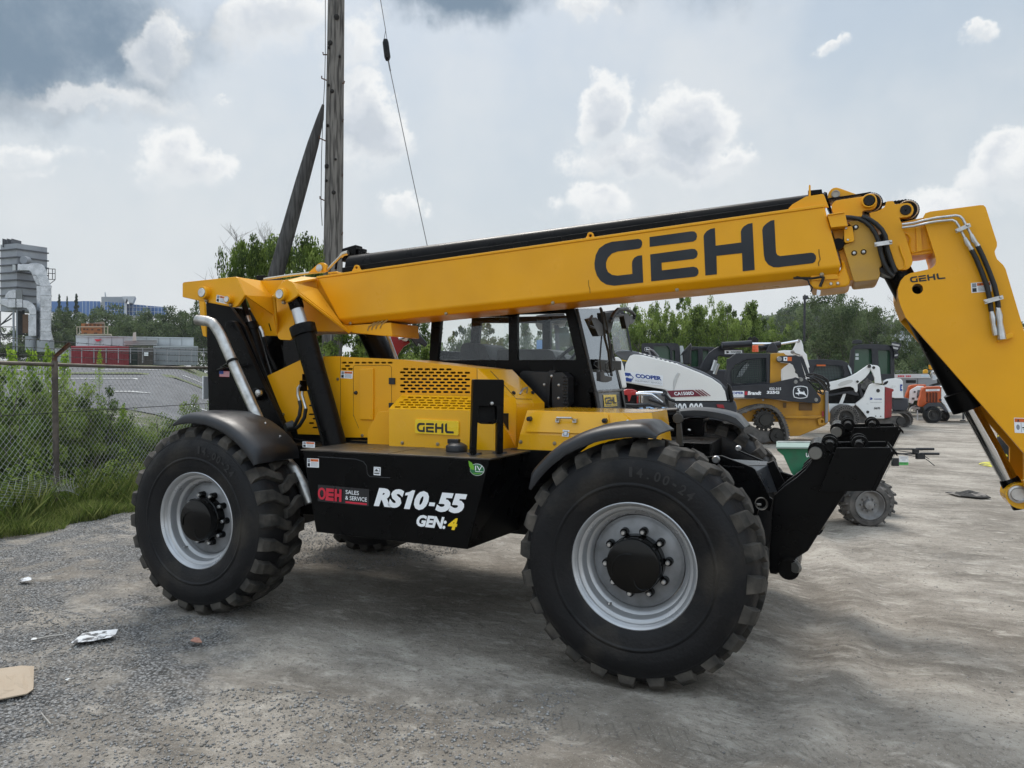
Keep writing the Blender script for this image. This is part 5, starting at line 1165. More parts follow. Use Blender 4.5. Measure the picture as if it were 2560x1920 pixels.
# ================================================================== VEGETATION TOOLS
def leaf_mat(name, c1, c2, tr=.35):
    c1 = tuple(v*1.55 for v in c1); c2 = tuple(v*1.6 for v in c2)
    m = bpy.data.materials.new(name); m.use_nodes = True; t = m.node_tree; t.nodes.clear(); L = t.links.new
    co = t.nodes.new('ShaderNodeTexCoord'); n = t.nodes.new('ShaderNodeTexNoise'); n.inputs['Scale'].default_value = 1.1; n.inputs['Detail'].default_value = 4; L(co.outputs['Object'], n.inputs[0])
    oi = t.nodes.new('ShaderNodeObjectInfo'); ad = t.nodes.new('ShaderNodeMath'); ad.operation = 'MULTIPLY_ADD'; L(oi.outputs['Random'], ad.inputs[0]); ad.inputs[1].default_value = .25; L(n.outputs[0], ad.inputs[2])
    r = t.nodes.new('ShaderNodeMapRange'); r.inputs[1].default_value = .38; r.inputs[2].default_value = .80; L(ad.outputs[0], r.inputs[0])
    x = t.nodes.new('ShaderNodeMix'); x.data_type = 'RGBA'; L(r.outputs[0], x.inputs[0]); x.inputs[6].default_value = (*c1,1); x.inputs[7].default_value = (*c2,1)
    d = t.nodes.new('ShaderNodeBsdfDiffuse'); L(x.outputs[2], d.inputs[0]); tl_ = t.nodes.new('ShaderNodeBsdfTranslucent'); L(x.outputs[2], tl_.inputs[0])
    mx = t.nodes.new('ShaderNodeMixShader'); mx.inputs[0].default_value = tr; L(d.outputs[0], mx.inputs[1]); L(tl_.outputs[0], mx.inputs[2])
    o = t.nodes.new('ShaderNodeOutputMaterial'); L(mx.outputs[0], o.inputs[0]); return m
LF_A = [leaf_mat('leaf_mid_green', (.050,.085,.022), (.085,.125,.030)), leaf_mat('leaf_light_green', (.10,.15,.035), (.15,.20,.05)), leaf_mat('leaf_dark_green', (.028,.048,.016), (.045,.07,.02))]
LF_B = [leaf_mat('leaf_dull_green', (.050,.070,.032), (.075,.098,.042)), leaf_mat('leaf_grey_green', (.085,.11,.055), (.11,.14,.07)), leaf_mat('leaf_deep_green', (.026,.04,.02), (.04,.06,.028))]
LF_C = [leaf_mat('needle_green', (.018,.032,.018), (.03,.05,.025), .1)]*3
LF_D = [leaf_mat('leaf_fresh_green', (.07,.125,.02), (.12,.19,.035), .45), leaf_mat('leaf_yellow_green', (.17,.25,.035), (.24,.33,.05), .5), leaf_mat('leaf_darker_green', (.03,.06,.015), (.05,.08,.02), .4)]  # fresh, yellowish and darker leaf tones
LF_G = [leaf_mat('grass_green', (.070,.100,.022), (.105,.14,.034), .45), leaf_mat('grass_light', (.13,.155,.045), (.19,.205,.07), .45), leaf_mat('grass_dark', (.04,.06,.016), (.06,.085,.025), .45)]  # three blade tones, picked at random per blade
LF_H = [leaf_mat('hedge_leaf', (.078,.118,.028), (.125,.17,.04), .5), leaf_mat('hedge_light_leaf', (.13,.18,.045), (.19,.24,.07), .5), leaf_mat('hedge_dark_leaf', (.035,.055,.018), (.06,.085,.03), .4)]
M_BARK = mat('bark', (.08,.07,.06), .9, 0, (.15,.135,.12), 8, .4, 30)
def leaves(centers, spread, n, size, seed, flat=1.0, droop=0.0, up=.0):
    rng = np.random.default_rng(seed); C = np.asarray(centers, float); k = len(C); ci = rng.integers(0, k, n)
    sp = np.asarray(spread, float); sp = sp[ci] if sp.ndim else np.full(n, sp)
    d = rng.normal(size=(n,3)); d /= np.linalg.norm(d, axis=1)[:,None]; rr = sp*rng.uniform(.15,1,n)**.6
    P = C[ci] + d*rr[:,None]*np.array([1,1,flat]); P[:,2] -= droop*rng.uniform(0,1,n)
    s = size*rng.uniform(.55,1.25,n)
    a = rng.normal(size=(n,3)); a[:,2] += up; a /= np.linalg.norm(a, axis=1)[:,None]
    b = np.cross(a, rng.normal(size=(n,3))); b /= np.linalg.norm(b, axis=1)[:,None]+1e-9
    Q = np.stack([P-a*s[:,None]*.5, P+b*s[:,None]*.30, P+a*s[:,None]*.5, P-b*s[:,None]*.30], 1).reshape(-1,3)
    F = np.arange(n*4).reshape(-1,4)
    # clump tone: each centre has its tone, leaves deviate a little
    tone = rng.choice(3, k, p=[.5,.28,.22])[ci]; fl = rng.uniform(0,1,n) < .25; tone[fl] = rng.choice(3, fl.sum())
    return Q, F, tone
def make_tree(kind, seed, h, w, n, size, mats, trunk_h=.25):
    rd = random.Random(seed); b = MB(); cs = []; sp = []
    if kind == 'broad':
        nb = 16; b.tube([(0,0,-.3),(rd.uniform(-.1,.1),rd.uniform(-.1,.1),h*.3),(rd.uniform(-.2,.2),rd.uniform(-.2,.2),h*.62)], [h*.022,h*.016,h*.009], 8)
        for i in range(nb):
            a = i*2.4+rd.uniform(-.4,.4); z0 = h*(trunk_h+.42*i/nb); L = w*.5*(.55+.45*math.sin(math.pi*min(1,(i+2)/(nb+2))))*rd.uniform(.75,1.15)
            e = V((math.cos(a)*L, math.sin(a)*L, z0+h*rd.uniform(.12,.34))); m = V((math.cos(a)*L*.5, math.sin(a)*L*.5, z0+h*.07))
            b.tube([(0,0,z0), m, e], [h*.009,h*.006,h*.002], 5)
            for q in range(4):
                t = .45+.18*q; p = V((0,0,z0))*(1-t)**2 + m*2*t*(1-t) + e*t*t + V((rd.uniform(-.5,.5), rd.uniform(-.5,.5), rd.uniform(-.25,.5)))*w*.16; cs.append(tuple(p)); sp.append(w*rd.uniform(.07,.14))
        for i in range(7): cs.append((rd.uniform(-.2,.2)*w, rd.uniform(-.2,.2)*w, h*rd.uniform(.75,1.0))); sp.append(w*rd.uniform(.05,.10))
        for i in range(8): a = rd.uniform(0,6.28); cs.append((math.cos(a)*w*.3, math.sin(a)*w*.3, h*rd.uniform(.08,.3))); sp.append(w*.13)
        fl = .85
    elif kind == 'slim':
        b.tube([(0,0,-.3),(.05*w,0,h*.4),(-.03*w,.04*w,h*.98)], [h*.012,h*.008,h*.002], 7)
        for i in range(26):
            a = i*2.4; t = i/26; z0 = h*(.10+.82*t); L = w*.5*(1-t**1.5*.85)*rd.uniform(.6,1.1); e = V((math.cos(a)*L, math.sin(a)*L, z0+L*.8+h*.03)); b.tube([(0,0,z0), e], [h*.005*(1-t*.7),h*.001], 4)
            for q in (.35,.6,.85,1.0): cs.append((e.x*q, e.y*q, z0+(e.z-z0)*q)); sp.append(w*.17*(1.3-t*.8))
        fl = 1.1
    elif kind == 'cone':
        b.tube([(0,0,-.3),(0,0,h)], [h*.02,h*.003], 7)
        for i in range(60):
            t = i/60; a = i*2.4; L = w*.5*(1-t)**.9*rd.uniform(.75,1.15); z0 = h*(.08+.92*t)
            for q in (.3,.6,.9): cs.append((math.cos(a)*L*q, math.sin(a)*L*q, z0-L*.22*q)); sp.append(max(.05*w*(1-t), .02*w))
        fl = .5
    else:   # bush
        for i in range(12):
            a = rd.uniform(0,6.28); L = w*.5*rd.uniform(.1,1); e = V((math.cos(a)*L, math.sin(a)*L, h*rd.uniform(.5,.98)*(1-.35*L/(w*.5)))); b.tube([(e.x*.15,e.y*.15,-.1), (e.x*.6,e.y*.6,e.z*.6), e], [h*.012,h*.008,h*.003], 5)
            for q in range(6): t = .25+.15*q; cs.append((e.x*t+rd.uniform(-.1,.1)*w, e.y*t+rd.uniform(-.1,.1)*w, e.z*t)); sp.append(w*rd.uniform(.06,.13))
        fl = .9
    Q, F, tone = leaves(cs, sp, n, size, seed, fl)
    Q[:,2] = np.maximum(Q[:,2], .02)
    tm = b; return tm, np_mesh('crown', Q, F, mats, tone)
_proto = {}
def place_tree(kind, seed, loc, h, w, n, size, mats, name, label, cat, group, scale=1.0, rz=0.0, key=None):
    key = key or (kind, seed)
    if key not in _proto:
        tm, cm = make_tree(kind, seed, h, w, n, size, mats); tr = tm.build('trunk', M_BARK, smooth=60); cr = bpy.data.objects.new('crown', cm); COL.objects.link(cr)
        root = bpy.data.objects.new(name, None); COL.objects.link(root); root.empty_display_size = .1
        tr.parent = root; cr.parent = root; _proto[key] = root; o = root
    else:
        o = copy_tree(_proto[key])
    o.name = name; o.location = loc; o.scale = (scale,)*3 if not isinstance(scale, tuple) else scale; o.rotation_euler = (0,0,rz); o['label'] = label; o['category'] = cat
    if group: o['group'] = group
    return o
def tree_px(kind, seed, D_x, D_y, d, hn, wn, n, size, mats, name, label, cat, group, wpx=None, key=None, rz=0.0):
    """tree whose top shows at full view pixel (x, y) at depth d"""
    p = onground('D', D_x, 815, d); ztop = PD('D', D_x, D_y, d).z; h = ztop-p.z; s = h/hn
    sx = s if wpx is None else (wpx*1.157/FPX*d)/wn
    return place_tree(kind, seed, p, hn, wn, n, size, mats, name, label, cat, group, (sx, sx, s), rz, key)

# ================================================================== TREES: right hand row beyond the machines
GR = 'trees in the row beyond the parked machines'
rd = random.Random(11)
rows = [ # x, y(top), d, width px, kind
 (1345,655,36,95,'b'),(1378,665,34,80,'b'),(1405,650,37,80,'b'),(1440,658,35,90,'b'),(1470,640,38,90,'b'),(1505,655,35,60,'s'),(1540,645,37,80,'b'),(1572,660,35,90,'b'),(1600,675,38,80,'b'),(1622,645,36,55,'s'),(1660,690,38,90,'b'),(1690,695,42,90,'b'),
 (1715,700,38,100,'b'),(1930,700,44,90,'b'),(1985,725,42,80,'b'),(2020,720,50,110,'b'),(2060,690,55,120,'b'),(2140,690,60,120,'b'),(2200,700,58,120,'b')]
for i, (x, y, d, wp, k) in enumerate(rows):
    if k == 'b': tree_px('broad', 20+i % 3, x, y, d, 6, 5, 11000, .17, LF_H if i < 12 else LF_B, 'broadleaf_tree', 'bushy bright green tree in the dense row beyond the parked machines' if i < 12 else 'dull green tree in the row beyond the white loaders and trailers', 'tree', GR, wp, key=('b', i % 3, i < 12), rz=i*1.3)
    else: tree_px('slim', 30+i % 2, x, y, d, 6, 3, 8000, .15, LF_H, 'slim_tree', 'slim young light green tree in the row beyond the parked machines', 'tree', GR, wp*1.7, key=('s', i % 2), rz=i*1.7)
for i, (x, y, d, wp) in enumerate(((1770,640,50,190),(1835,628,48,170),(1885,665,46,120))):
    tree_px('broad', 50+i, x, y, d, 9, 9, 15000, .20, LF_B, 'broadleaf_tree', ('wide dull green tree left of the tallest one, behind the lamp post', 'tallest rounded olive green tree below the boom head', 'lower rounded tree just right of the tallest one')[i], 'tree', GR, wp, key=('B', i))
for i, (x, y, d, wp) in enumerate(((1380,720,30,90),(1440,715,31,90),(1500,715,30,90),(1560,712,31,90),(1630,722,33,90),(1700,725,35,110),(1760,735,36,110),(1820,740,37,110),(1890,745,36,110),(1950,750,37,110),(1985,765,36,90),(2050,760,40,110))):
    tree_px('bush', 60+i % 2, x, y, d, 3, 3.4, 6000, .13, LF_B if i > 5 else LF_A, 'shrub', 'leafy shrub at the foot of the tree row beyond the machines', 'shrub', 'shrubs at the foot of the far tree row', wp*1.15, key=('u', i % 2, i > 5), rz=i)
# seen through and left of the cab, behind the boom
for i, (x, y, d, wp) in enumerate(((1000,705,34,110),(1060,700,36,120),(1135,685,33,60),(1180,705,38,90),(1240,690,36,90),(1300,680,37,90),(900,690,30,110),(820,690,30,120))):
    k = 'slim' if i == 2 else 'broad'
    tree_px(k, 30 if k == 'slim' else 20, x, y, d, 6, 3 if k == 'slim' else 5, 5500, .15, LF_B, 'slim_tree' if k == 'slim' else 'broadleaf_tree', 'slim pointed tree seen through the cab window' if i == 2 else 'green tree standing behind the yellow machine', 'tree', GR if i != 2 else None, wp, key=('s', 0) if k == 'slim' else ('b', 1, False) if ('b',1,False) in _proto else ('b', 0, False), rz=i*2.1)
for i, (x, y, d, wp) in enumerate(((-30,735,84,90),(20,742,86,90),(70,738,86,90),(110,745,84,70))):
    tree_px('broad', 80+i % 3, x, y, d, 9, 9, 7000, .34, LF_B, 'broadleaf_tree', 'dark leafy tree standing behind the legs of the filter tower', 'tree', 'trees behind the filter tower', wp*1.2, key=('L', i % 3), rz=i*1.7)
# left: row behind the containers, and conifers on the rise
GL_ = 'trees behind the containers across the road'
for i, (x, y, d, wp) in enumerate(((95,690,96,100),(140,665,100,80),(190,672,104,100),(240,660,108,110),(290,680,104,90),(330,672,100,100),(375,665,98,100),(415,672,96,90),(60,700,92,80),(440,640,90,60),(270,690,92,90),(350,695,92,90),(460,680,88,90),(520,680,80,90))):
    tree_px('broad', 80+i % 3, x, y, d, 9, 9, 7000, .34, LF_B, 'broadleaf_tree', 'dull green tree in the row behind the containers across the road', 'tree', GL_, wp*1.1, key=('L', i % 3), rz=i*1.1)
for i, (x, y, d, wp) in enumerate(((128,636,170,22),(145,640,168,16),(165,635,172,26),(424,640,120,16))):
    tree_px('cone', 90+i % 2, x, y, d, 10, 4.5, 3000, .5, LF_C, 'conifer', ('leftmost dark conifer of the three beside the office roof', 'thin middle conifer of the three beside the office roof', 'widest dark conifer of the three beside the office roof', 'small pointed conifer near the yellow boom end')[i], 'tree', None, wp*1.5, key=('c', i % 2))
# bushes round the foot of the pole
for i, (x, y, d, wp) in enumerate(((518,545,13.2,70),(535,520,13.9,80),(560,512,13.6,80),(585,525,13.9,90),(610,528,13.4,90),(640,522,13.6,100),(662,512,13.0,90),(688,525,12.9,80),(740,700,12.5,110),(800,715,12.6,110),(860,725,12.8,110),(505,640,13.5,60),(925,700,14,60))):
    tree_px('broad', 100+i % 2, x, y, d, 4, 3.2, 20000, .09, LF_H, 'tall_bush', 'dense leafy bush around the foot of the wooden pole' , 'bush', 'bushes around the utility pole', wp*1.75, key=('P', i % 2), rz=i*1.9)
def bare(px, py, d, h, seed):
    rd = random.Random(seed); b = MB(); top = PD('D', px, py, d); base = top-V((0,0,h)); b.tube([base, base+V((0,0,h*.5)), top], [.02,.012,.003], 5)
    for k in range(34):
        t = rd.uniform(.35,.97); p = base+V((0,0,h*t)); a = rd.uniform(0,6.28); L = h*.30*(1.15-t); e = p+V((math.cos(a)*L, math.sin(a)*L, L*1.1)); b.tube([p, e], [.006,.002], 4)
        for j in range(3): q = p.lerp(e, rd.uniform(.4,1)); b.tube([q, q+V((rd.uniform(-1,1)*.2, rd.uniform(-1,1)*.2, rd.uniform(.1,.25)))], [.003,.0015], 3)
    return b
tag(bare(512,505,14,2.6,1).build('bare_sapling', mat('twig', (.22,.21,.2), .9)), 'leafless grey sapling left of the leaning pole', 'sapling')
tag(bare(572,500,14.3,2.4,2).build('bare_sapling', mat('twig', (.22,.21,.2))), 'thin sparse sapling just beside the leaning pole', 'sapling')
tag(bare(1932,645,44,6.5,5).build('bare_sapling', mat('twig', (.22,.21,.2))), 'leafless branches rising right of the tallest tree', 'sapling')
# ---- hedge-bank behind the fence
GF = 'bushes just behind the chain link fence'
bl = [(20,775,11.0,120),(75,800,10.6,130),(150,805,11.3,120),(215,815,11.8,110),(-30,800,10.5,130),(110,850,10.8,120),(260,905,12.2,110),(330,925,12.6,110),(400,900,12.9,110),(30,880,9.8,110),(180,900,10.9,110),(430,850,13.4,80),(300,960,11.9,100),(380,965,12.2,100),(230,960,11.2,100),(120,960,10.2,100),(350,870,12.8,110),(410,865,13.0,110),(455,885,13.3,90),(290,900,12.4,110),(0,790,10.8,150),(50,797,10.5,150),(100,800,11.0,150),(160,825,11.2,150),(200,840,11.4,140),(60,855,10.2,150),(150,875,10.6,150),(240,880,11.8,130)]
for i, (x, y, d, wp) in enumerate(bl):
    tree_px('bush', 120+i % 3, x, y, d, 2, 1.9, 11000, .056, LF_H if i % 3 else LF_A, 'wild_bush', 'wild green bush growing just behind the chain link fence', 'bush', GF, wp*1.35, key=('F', i % 3), rz=i*1.37)
for i, (x, y, d, wp) in enumerate(((25,742,12.5,50),(70,745,12.8,50),(105,738,12.6,45),(140,752,13,40),(215,752,30,14),(265,868,11.6,34),(-10,748,12.5,40))):
    tree_px('slim', 140, x, y, d, 2.2, 1.0, 900, .09, [LF_D[1], LF_D[0], LF_D[1]], 'leafy_sprout', 'fresh yellow green shoot standing above the bushes by the fence', 'sprout', 'fresh yellow green shoots behind the fence', wp*1.3, key=('Y', 0), rz=i)
# undergrowth and grass (nobody could count it)
def fence_r(f): return -5.45+.175*(f-11.46)
rng = np.random.default_rng(21)
n = 26000; f = rng.uniform(7.0, 18.0, n); r = fence_r(f) + .15 - rng.uniform(0, 1, n)**1.3*5.0
hh = rng.uniform(.15, .95, n)*(.6+.4*np.sin(f*2.3+r*1.7)*np.sin(r*2.9+f))*(1+.0*f); zt_ = np.array([tz(a, c) for a, c in zip(r, f)])
cs = np.stack([CAM.x+RGT.x*r+FWD.x*f, CAM.y+RGT.y*r+FWD.y*f, zt_+hh*rng.uniform(.2,1,n)], -1)
Q, F, tone = leaves(cs, .06, 120000, .042, 22, 1, 0, .6)
me = np_mesh('undergrowth', Q, F, LF_H, tone); o = bpy.data.objects.new('undergrowth', me); COL.objects.link(o); tag(o, 'low weeds and leafy undergrowth along the chain link fence', 'undergrowth', kind='stuff')
def blades(name, n, rr, ff, h0, h1, wdt, mats, seed, label):
    rng = np.random.default_rng(seed); f = ff[0]+(ff[1]-ff[0])*rng.uniform(0,1,n); r = rr(f, rng)
    z = np.array([tz(a, c) for a, c in zip(r, f)]); h = rng.uniform(h0, h1, n)*(1+.5*np.sin(f*5+r*3)*np.sin(r*4)); a = rng.uniform(0, 6.28, n)
    x = CAM.x+RGT.x*r+FWD.x*f; y = CAM.y+RGT.y*r+FWD.y*f; dx, dy = np.cos(a)*wdt, np.sin(a)*wdt; lx, ly = rng.normal(0,.35,n)*h, rng.normal(0,.35,n)*h
    Q = np.stack([np.stack([x-dx,y-dy,z],-1), np.stack([x+dx,y+dy,z],-1), np.stack([x+lx*.50+dx*.8,y+ly*.50+dy*.8,z+h*.58],-1), np.stack([x+lx,y+ly,z+h],-1)], 1).reshape(-1,3)
    me = np_mesh(name, Q, np.arange(n*4).reshape(-1,4), mats, rng.choice(3, n)); o = bpy.data.objects.new(name, me); COL.objects.link(o); tag(o, label, 'grass', kind='stuff')
def rr1(f, rng):
    edge = -5.4 + (f-7.86)*.41 + .10*np.sin(f*4)+.08*np.sin(f*9.3); return edge - rng.uniform(0,1,len(f))**1.2*1.25
blades('grass', 52000, rr1, (6.0,12.5), .04, .17, .0026, LF_G, 31, 'bright green grass fringe between the fence and the gravel')
def rr2(f, rng): return fence_r(f)+.35 - rng.uniform(0,1,len(f))*3.4
blades('tall_grass', 42000, rr2, (6.5,14.5), .10, .40, .0024, LF_G, 33, 'taller grass and weeds rising through the foot of the fence')
n = 240; rng = np.random.default_rng(5); f = rng.uniform(9,12.5,n); r = fence_r(f)-.2-rng.uniform(0,1.3,n); cs = np.stack([CAM.x+RGT.x*r+FWD.x*f, CAM.y+RGT.y*r+FWD.y*f, .2+rng.uniform(.2,.75,n)], -1)
# ================================================================== CHAIN LINK FENCE
M_GALV = mat('galvanised_wire', (.42,.43,.43), .6, .2, (.32,.30,.27), 3)
M_POST = mat('weathered_post', (.10,.085,.075), .7, .4, (.17,.14,.115), 8, .2, 40)
M_RUST = mat('rusty_steel', (.16,.07,.035), .8, .3, (.08,.05,.04), 9, .3, 40)
FN_ = thing('chain_link_fence', 'sagging chain link fence with a rusty angled post top at the left', 'fence', rf(fence_r(9.4), 9.4))
def fp(f, z, off=0.0): return rf(fence_r(f)+off, f, z)
P0F, ZT_ = 9.4, 1.88
b = MB(); 
def warp(f, z):
    off = .02*math.sin(f*2.1+z*2)*(1-z/ZT_)
    if f < P0F+.15 and z < .55:
        k = (1-z/.55); g_ = math.exp(-((f-(P0F-.55))/.8)**2); return f+.25*k*g_, z+.30*k*g_, off+.28*k*g_
    return f, z, off
step = .082; ln = ZT_-.02
f = 5.6
while f < 15.5:
    for sgn in (1, -1):
        pts = []
        for k in range(9):
            z = .02+ln*k/8; ff_ = f + sgn*(z-.02)*.95; a_, b2, c2 = warp(ff_, z); pts.append(fp(a_, b2, c2 + .004*sgn))
        b.tube(pts, .0021, 3, False)
    f += step
b.build('wire_mesh', M_GALV, FN_)
b = MB(); b.tube([fp(f_, ZT_+.01*math.sin(f_)) for f_ in np.linspace(5.6, 16.5, 24)], .024, 10); b.build('top_rail', mat('rail_brown', (.13,.115,.10), .6, .5, (.2,.17,.14), 6), FN_, smooth=60)
for k, fpst in enumerate((P0F, 13.3, 6.0)):
    b = MB(); b.tube([fp(fpst, -.1, .03), fp(fpst, ZT_+.05, .0)], .036, 14); b.build('post', M_POST, FN_, smooth=60)
    p = fp(fpst, ZT_+.03); q = p + RGT*.20 + UP*.235; b = MB(); m_ = p+V((0,0,.06)); b.tube([p, m_], .03, 8)
    ax = (q-m_).normalized(); sd_ = ax.cross(FWD).normalized(); b.obox((m_+q)*.5, ax*(q-m_).length*.5, sd_*.022, FWD*.004); b.obox((m_+q)*.5+sd_*.02, ax*(q-m_).length*.5, sd_*.003, FWD*.022); b.build('barb_arm', M_RUST, FN_, bevel=.002)
for k in range(3):
    b = MB(); pts = []
    for f_ in np.linspace(5.6, 16.5, 12): pts.append(fp(f_, ZT_+.10+.09*k-.01*math.sin(f_*1.3)) + RGT*(.05+.07*k))
    b.tube(pts, .0035, 4, False)
    for j in range(70):
        f_ = 5.8+j*.15; p = fp(f_, ZT_+.10+.09*k) + RGT*(.05+.07*k); b.tube([p-V((.01,.01,.015)), p+V((.01,-.01,.015))], .002, 3, False)
    b.build('barbed_wire', mat('dark_wire', (.03,.03,.03), .6), FN_)
b = MB(); b.tube([fp(f_, 1.27, .01) for f_ in (5.6,9.4,12.9,16)], .0045, 5, False); b.build('tension_wire', mat('dark_wire', (.03,.03,.03)), FN_)
b = MB(); rd = random.Random(4)
for k in range(40):
    p = fp(P0F+rd.uniform(-.15,.2), rd.uniform(.05,.45), rd.uniform(0,.1)); q = p+V((rd.uniform(-.1,.1), rd.uniform(-.1,.1), rd.uniform(-.09,.09))); b.tube([p, (p+q)*.5+V((rd.uniform(-.03,.03),rd.uniform(-.03,.03),0)), q], .0025, 3, False)
b.build('frayed_wire', M_GALV, FN_)

# ================================================================== UTILITY POLE
M_WOOD = mat('weathered_wood', (.20,.185,.165), .9, 0, (.055,.05,.045), 5, .8, 24, stretch=(6,6,.45), lo=.42, hi=.62, detail=8)
M_WOODD = mat('dark_weathered_wood', (.09,.087,.082), .9, 0, (.045,.042,.04), 5, .6, 20, stretch=(6,6,.45), lo=.4, hi=.6)
dP = 12.4; base = onground('D', 719, 815, dP)
PO = thing('utility_pole', 'tall grey weathered wooden utility pole rising above the machine', 'pole', base)
b = MB(); 
pth = []; rs = []
for k in range(14):
    z = -.3 + 9.3*k/13; pth.append(V((base.x, base.y, base.z+z)) + RGT*(-.04+.012*z)); rs.append(.178-.0052*z)
b.tube(pth, rs, 20); b.build('shaft', M_WOOD, PO, smooth=60)
def polept(x, y, dd=0.0): return PD('P', x, y, dP+dd)
for (x, y, s_, l_) in ((722,455,-1,1),(708,800,-1,1),(712,1148,-1,1),(808,1015,1,0),(808,1350,1,0),(812,700,1,0),(722,315,-1,0),(818,480,1,0)):
    p = polept(x, y, -.05); b = MB(); b.tube([p+RGT*(-s_*.06)-UP*.04, p+RGT*s_*.03, p+RGT*s_*.06+UP*.01, p+RGT*s_*.06+UP*.05] if l_ else [p-RGT*s_*.05, p+RGT*s_*.035, p+RGT*s_*.04+UP*.04], .011, 6); b.build('step_spike', M_RUST, PO, smooth=60)
b = MB(); rd = random.Random(8)
for (x, y, r_) in ((787,118,.045),(750,265,.04),(761,542,.035),(742,290,.02),(730,968,.035),(770,1120,.035),(806,340,.02),(735,735,.022),(740,505,.02),(728,1050,.02),(781,930,.02)):
    p = polept(x, y, -.02); q = V((p.x-CAM.x, p.y-CAM.y, 0)).normalized(); b.lathe([(0,-.014),(r_*.5,-.012),(r_,.0),(r_,.1)], p-q*.135, q, 12)
b.build('knot', mat('knot_dark', (.02,.018,.016), .9), PO, smooth=50)
b = MB(); b.tube([polept(722,-60,-.1), polept(722,300,-.1), polept(718,480,-.12), polept(710,620,-.12), polept(700,900,-.12), polept(697,1180,-.12), polept(704,1300,-.1)], .006, 5, False); b.build('ground_wire', mat('dark_wire', (.03,.03,.03)), PO)
BR = thing('brace_pole', 'dark leaning wooden brace pole propped against the utility pole', 'pole', onground('D', 590, 815, dP-.2))
dB = dP+.22; bp_ = [PD('D', x, y, dB) for x, y in ((698,226),(692,255),(676,312),(652,395),(607,555))]; bp_.append(bp_[-1]+(bp_[-1]-bp_[-2])*.5)
b = MB(); b.tube(bp_, [.02,.06,.095,.112,.125,.13], 18); b.build('shaft', M_WOODD, BR, smooth=60)
GW = thing('guy_wire', 'steel guy wire with a black strain insulator beside the pole', 'wire', PD('D', 925, 530, dP))
dg = dP-.5; pA, pB, pC, pE = PD('D', 812, -60, dg), PD('D', 833, 92, dg), PD('D', 837, 124, dg), PD('D', 940, 610, dg)
b = MB(); b.tube([pA, pB+UP*.2], .006, 6, False); b.tube([pB+UP*.2, pB+RGT*.03, pB-UP*.03], .005, 5, False); b.tube([pB+UP*.2, pB-RGT*.03+UP*.02, pB-UP*.03], .005, 5, False); b.tube([pC+UP*.02, pC.lerp(pE,.06)], .012, 6, False); b.tube([pC, pC.lerp(pE,.5)-UP*.03, pE], .0065, 6, False); b.build('cable', mat('steel_cable', (.2,.2,.2), .5, .6), GW)
b = MB(); b.tube([pB+UP*.05, pB, pC, pC-UP*.05], [.035,.05,.05,.03], 12); b.build('insulator', M_GB, GW, smooth=40)

# ================================================================== LEFT BACKGROUND
def slabD(b, c, pts, d, th, mi=0, holes=()):
    P = Ds(c, pts, d); q = sum(P, V((0,0,0)))/len(P)-CAM; sk = q.dot(RGT)/q.dot(FWD)*.9
    b.slab(P, FWD*th + RGT*sk*th, [Ds(c, h, d) for h in holes], mi)
def rectp(x0, y0, x1, y1): return [(x0,y0),(x1,y0),(x1,y1),(x0,y1)]
GB_ = lambda c, x, d: onground(c, x, 0, d)
M_PANEL = mat('tower_sheet_grey', (.34,.36,.385), .55, .2, (.27,.285,.31), .5, .05, 10)
M_DUCT = mat('duct_silver', (.50,.52,.55), .3, .85, (.36,.38,.40), 1.5, .1, 6)
TW = thing('dust_collector_tower', 'tall grey ribbed filter tower with silver ducts at the left edge', 'tower', GB_('M', 205, 72))
def mbox(b, pc, pl_, pr, z1, z0, mi=0):   # box from corner, left and right floor points
    bk = pl_+(pr-pc); P = [pl_, pc, pr, bk]; b.hexa([V((p.x,p.y,z0)) for p in P]+[V((p.x,p.y,z1)) for p in P], mi)
pc, pl_, pr = PD('M',205,305,72), PD('M',5,305,72.8), PD('M',575,305,74.4); g0_ = TW.location.z
zt1_ = PD('M',205,235,72).z; zb_ = PD('M',205,1060,72).z
b = MB(); mbox(b, pc, pl_, pr, zt1_, zb_); b.build('housing', M_PANEL, TW)
cen = (pl_+pr)*.5
for y in (305,402,495,588,680,770,865,958):
    z = PD('M',205,y,72).z; b = MB(); e = lambda p: V((p.x,p.y,0))+(V((p.x-cen.x,p.y-cen.y,0))).normalized()*.16; mbox(b, e(pc), e(pl_), e(pr), z+.06, z-.06); b.build('stiffener', mat('rib_dark', (.09,.095,.105), .6), TW)
for k, x in enumerate((40,95,150)):
    b = MB(); p = PD('M',x,232,72.6); b.obox(p+FWD*.6, RGT*.03, FWD*.7, UP*.42); b.build('fin', mat('rib_dark', (.09,.095,.105)), TW)
b = MB(); p = PD('M',295,440,72.2); b.lathe([(0,-.12),(.38,-.12),(.40,0),(.40,.5)], p, FWD, 24); b.build('hatch', M_PANEL, TW, smooth=40)
b = MB(); dpt = 71.4
slabD(b,'M',rectp(215,488,358,566),dpt,.9); 
el = [(355,480),(440,478),(505,490),(540,515),(562,560),(572,630),(392,620),(380,590),(355,566)]
slabD(b,'M',el,dpt-.1,1.0); slabD(b,'M',[(392,620),(440,622),(490,750),(445,742)],dpt+.2,.8); slabD(b,'M',[(440,622),(572,630),(620,752),(490,750)],dpt-.1,1.0)
slabD(b,'M',[(490,750),(622,752),(620,1300),(645,1415),(485,1415),(490,1300)],dpt-.1,1.0); slabD(b,'M',rectp(445,750,490,1400),dpt+.3,.6)
DU = b.build('riser_duct', M_DUCT, TW, bevel=.03)
for i, y in enumerate((752,865,1005,1155,1303,1412)):
    b = MB(); slabD(b,'M',[(487,y-4),(626,y-4),(626,y+4),(487,y+4)],dpt-.2,1.2); b.build('flange', M_DUCT, DU)
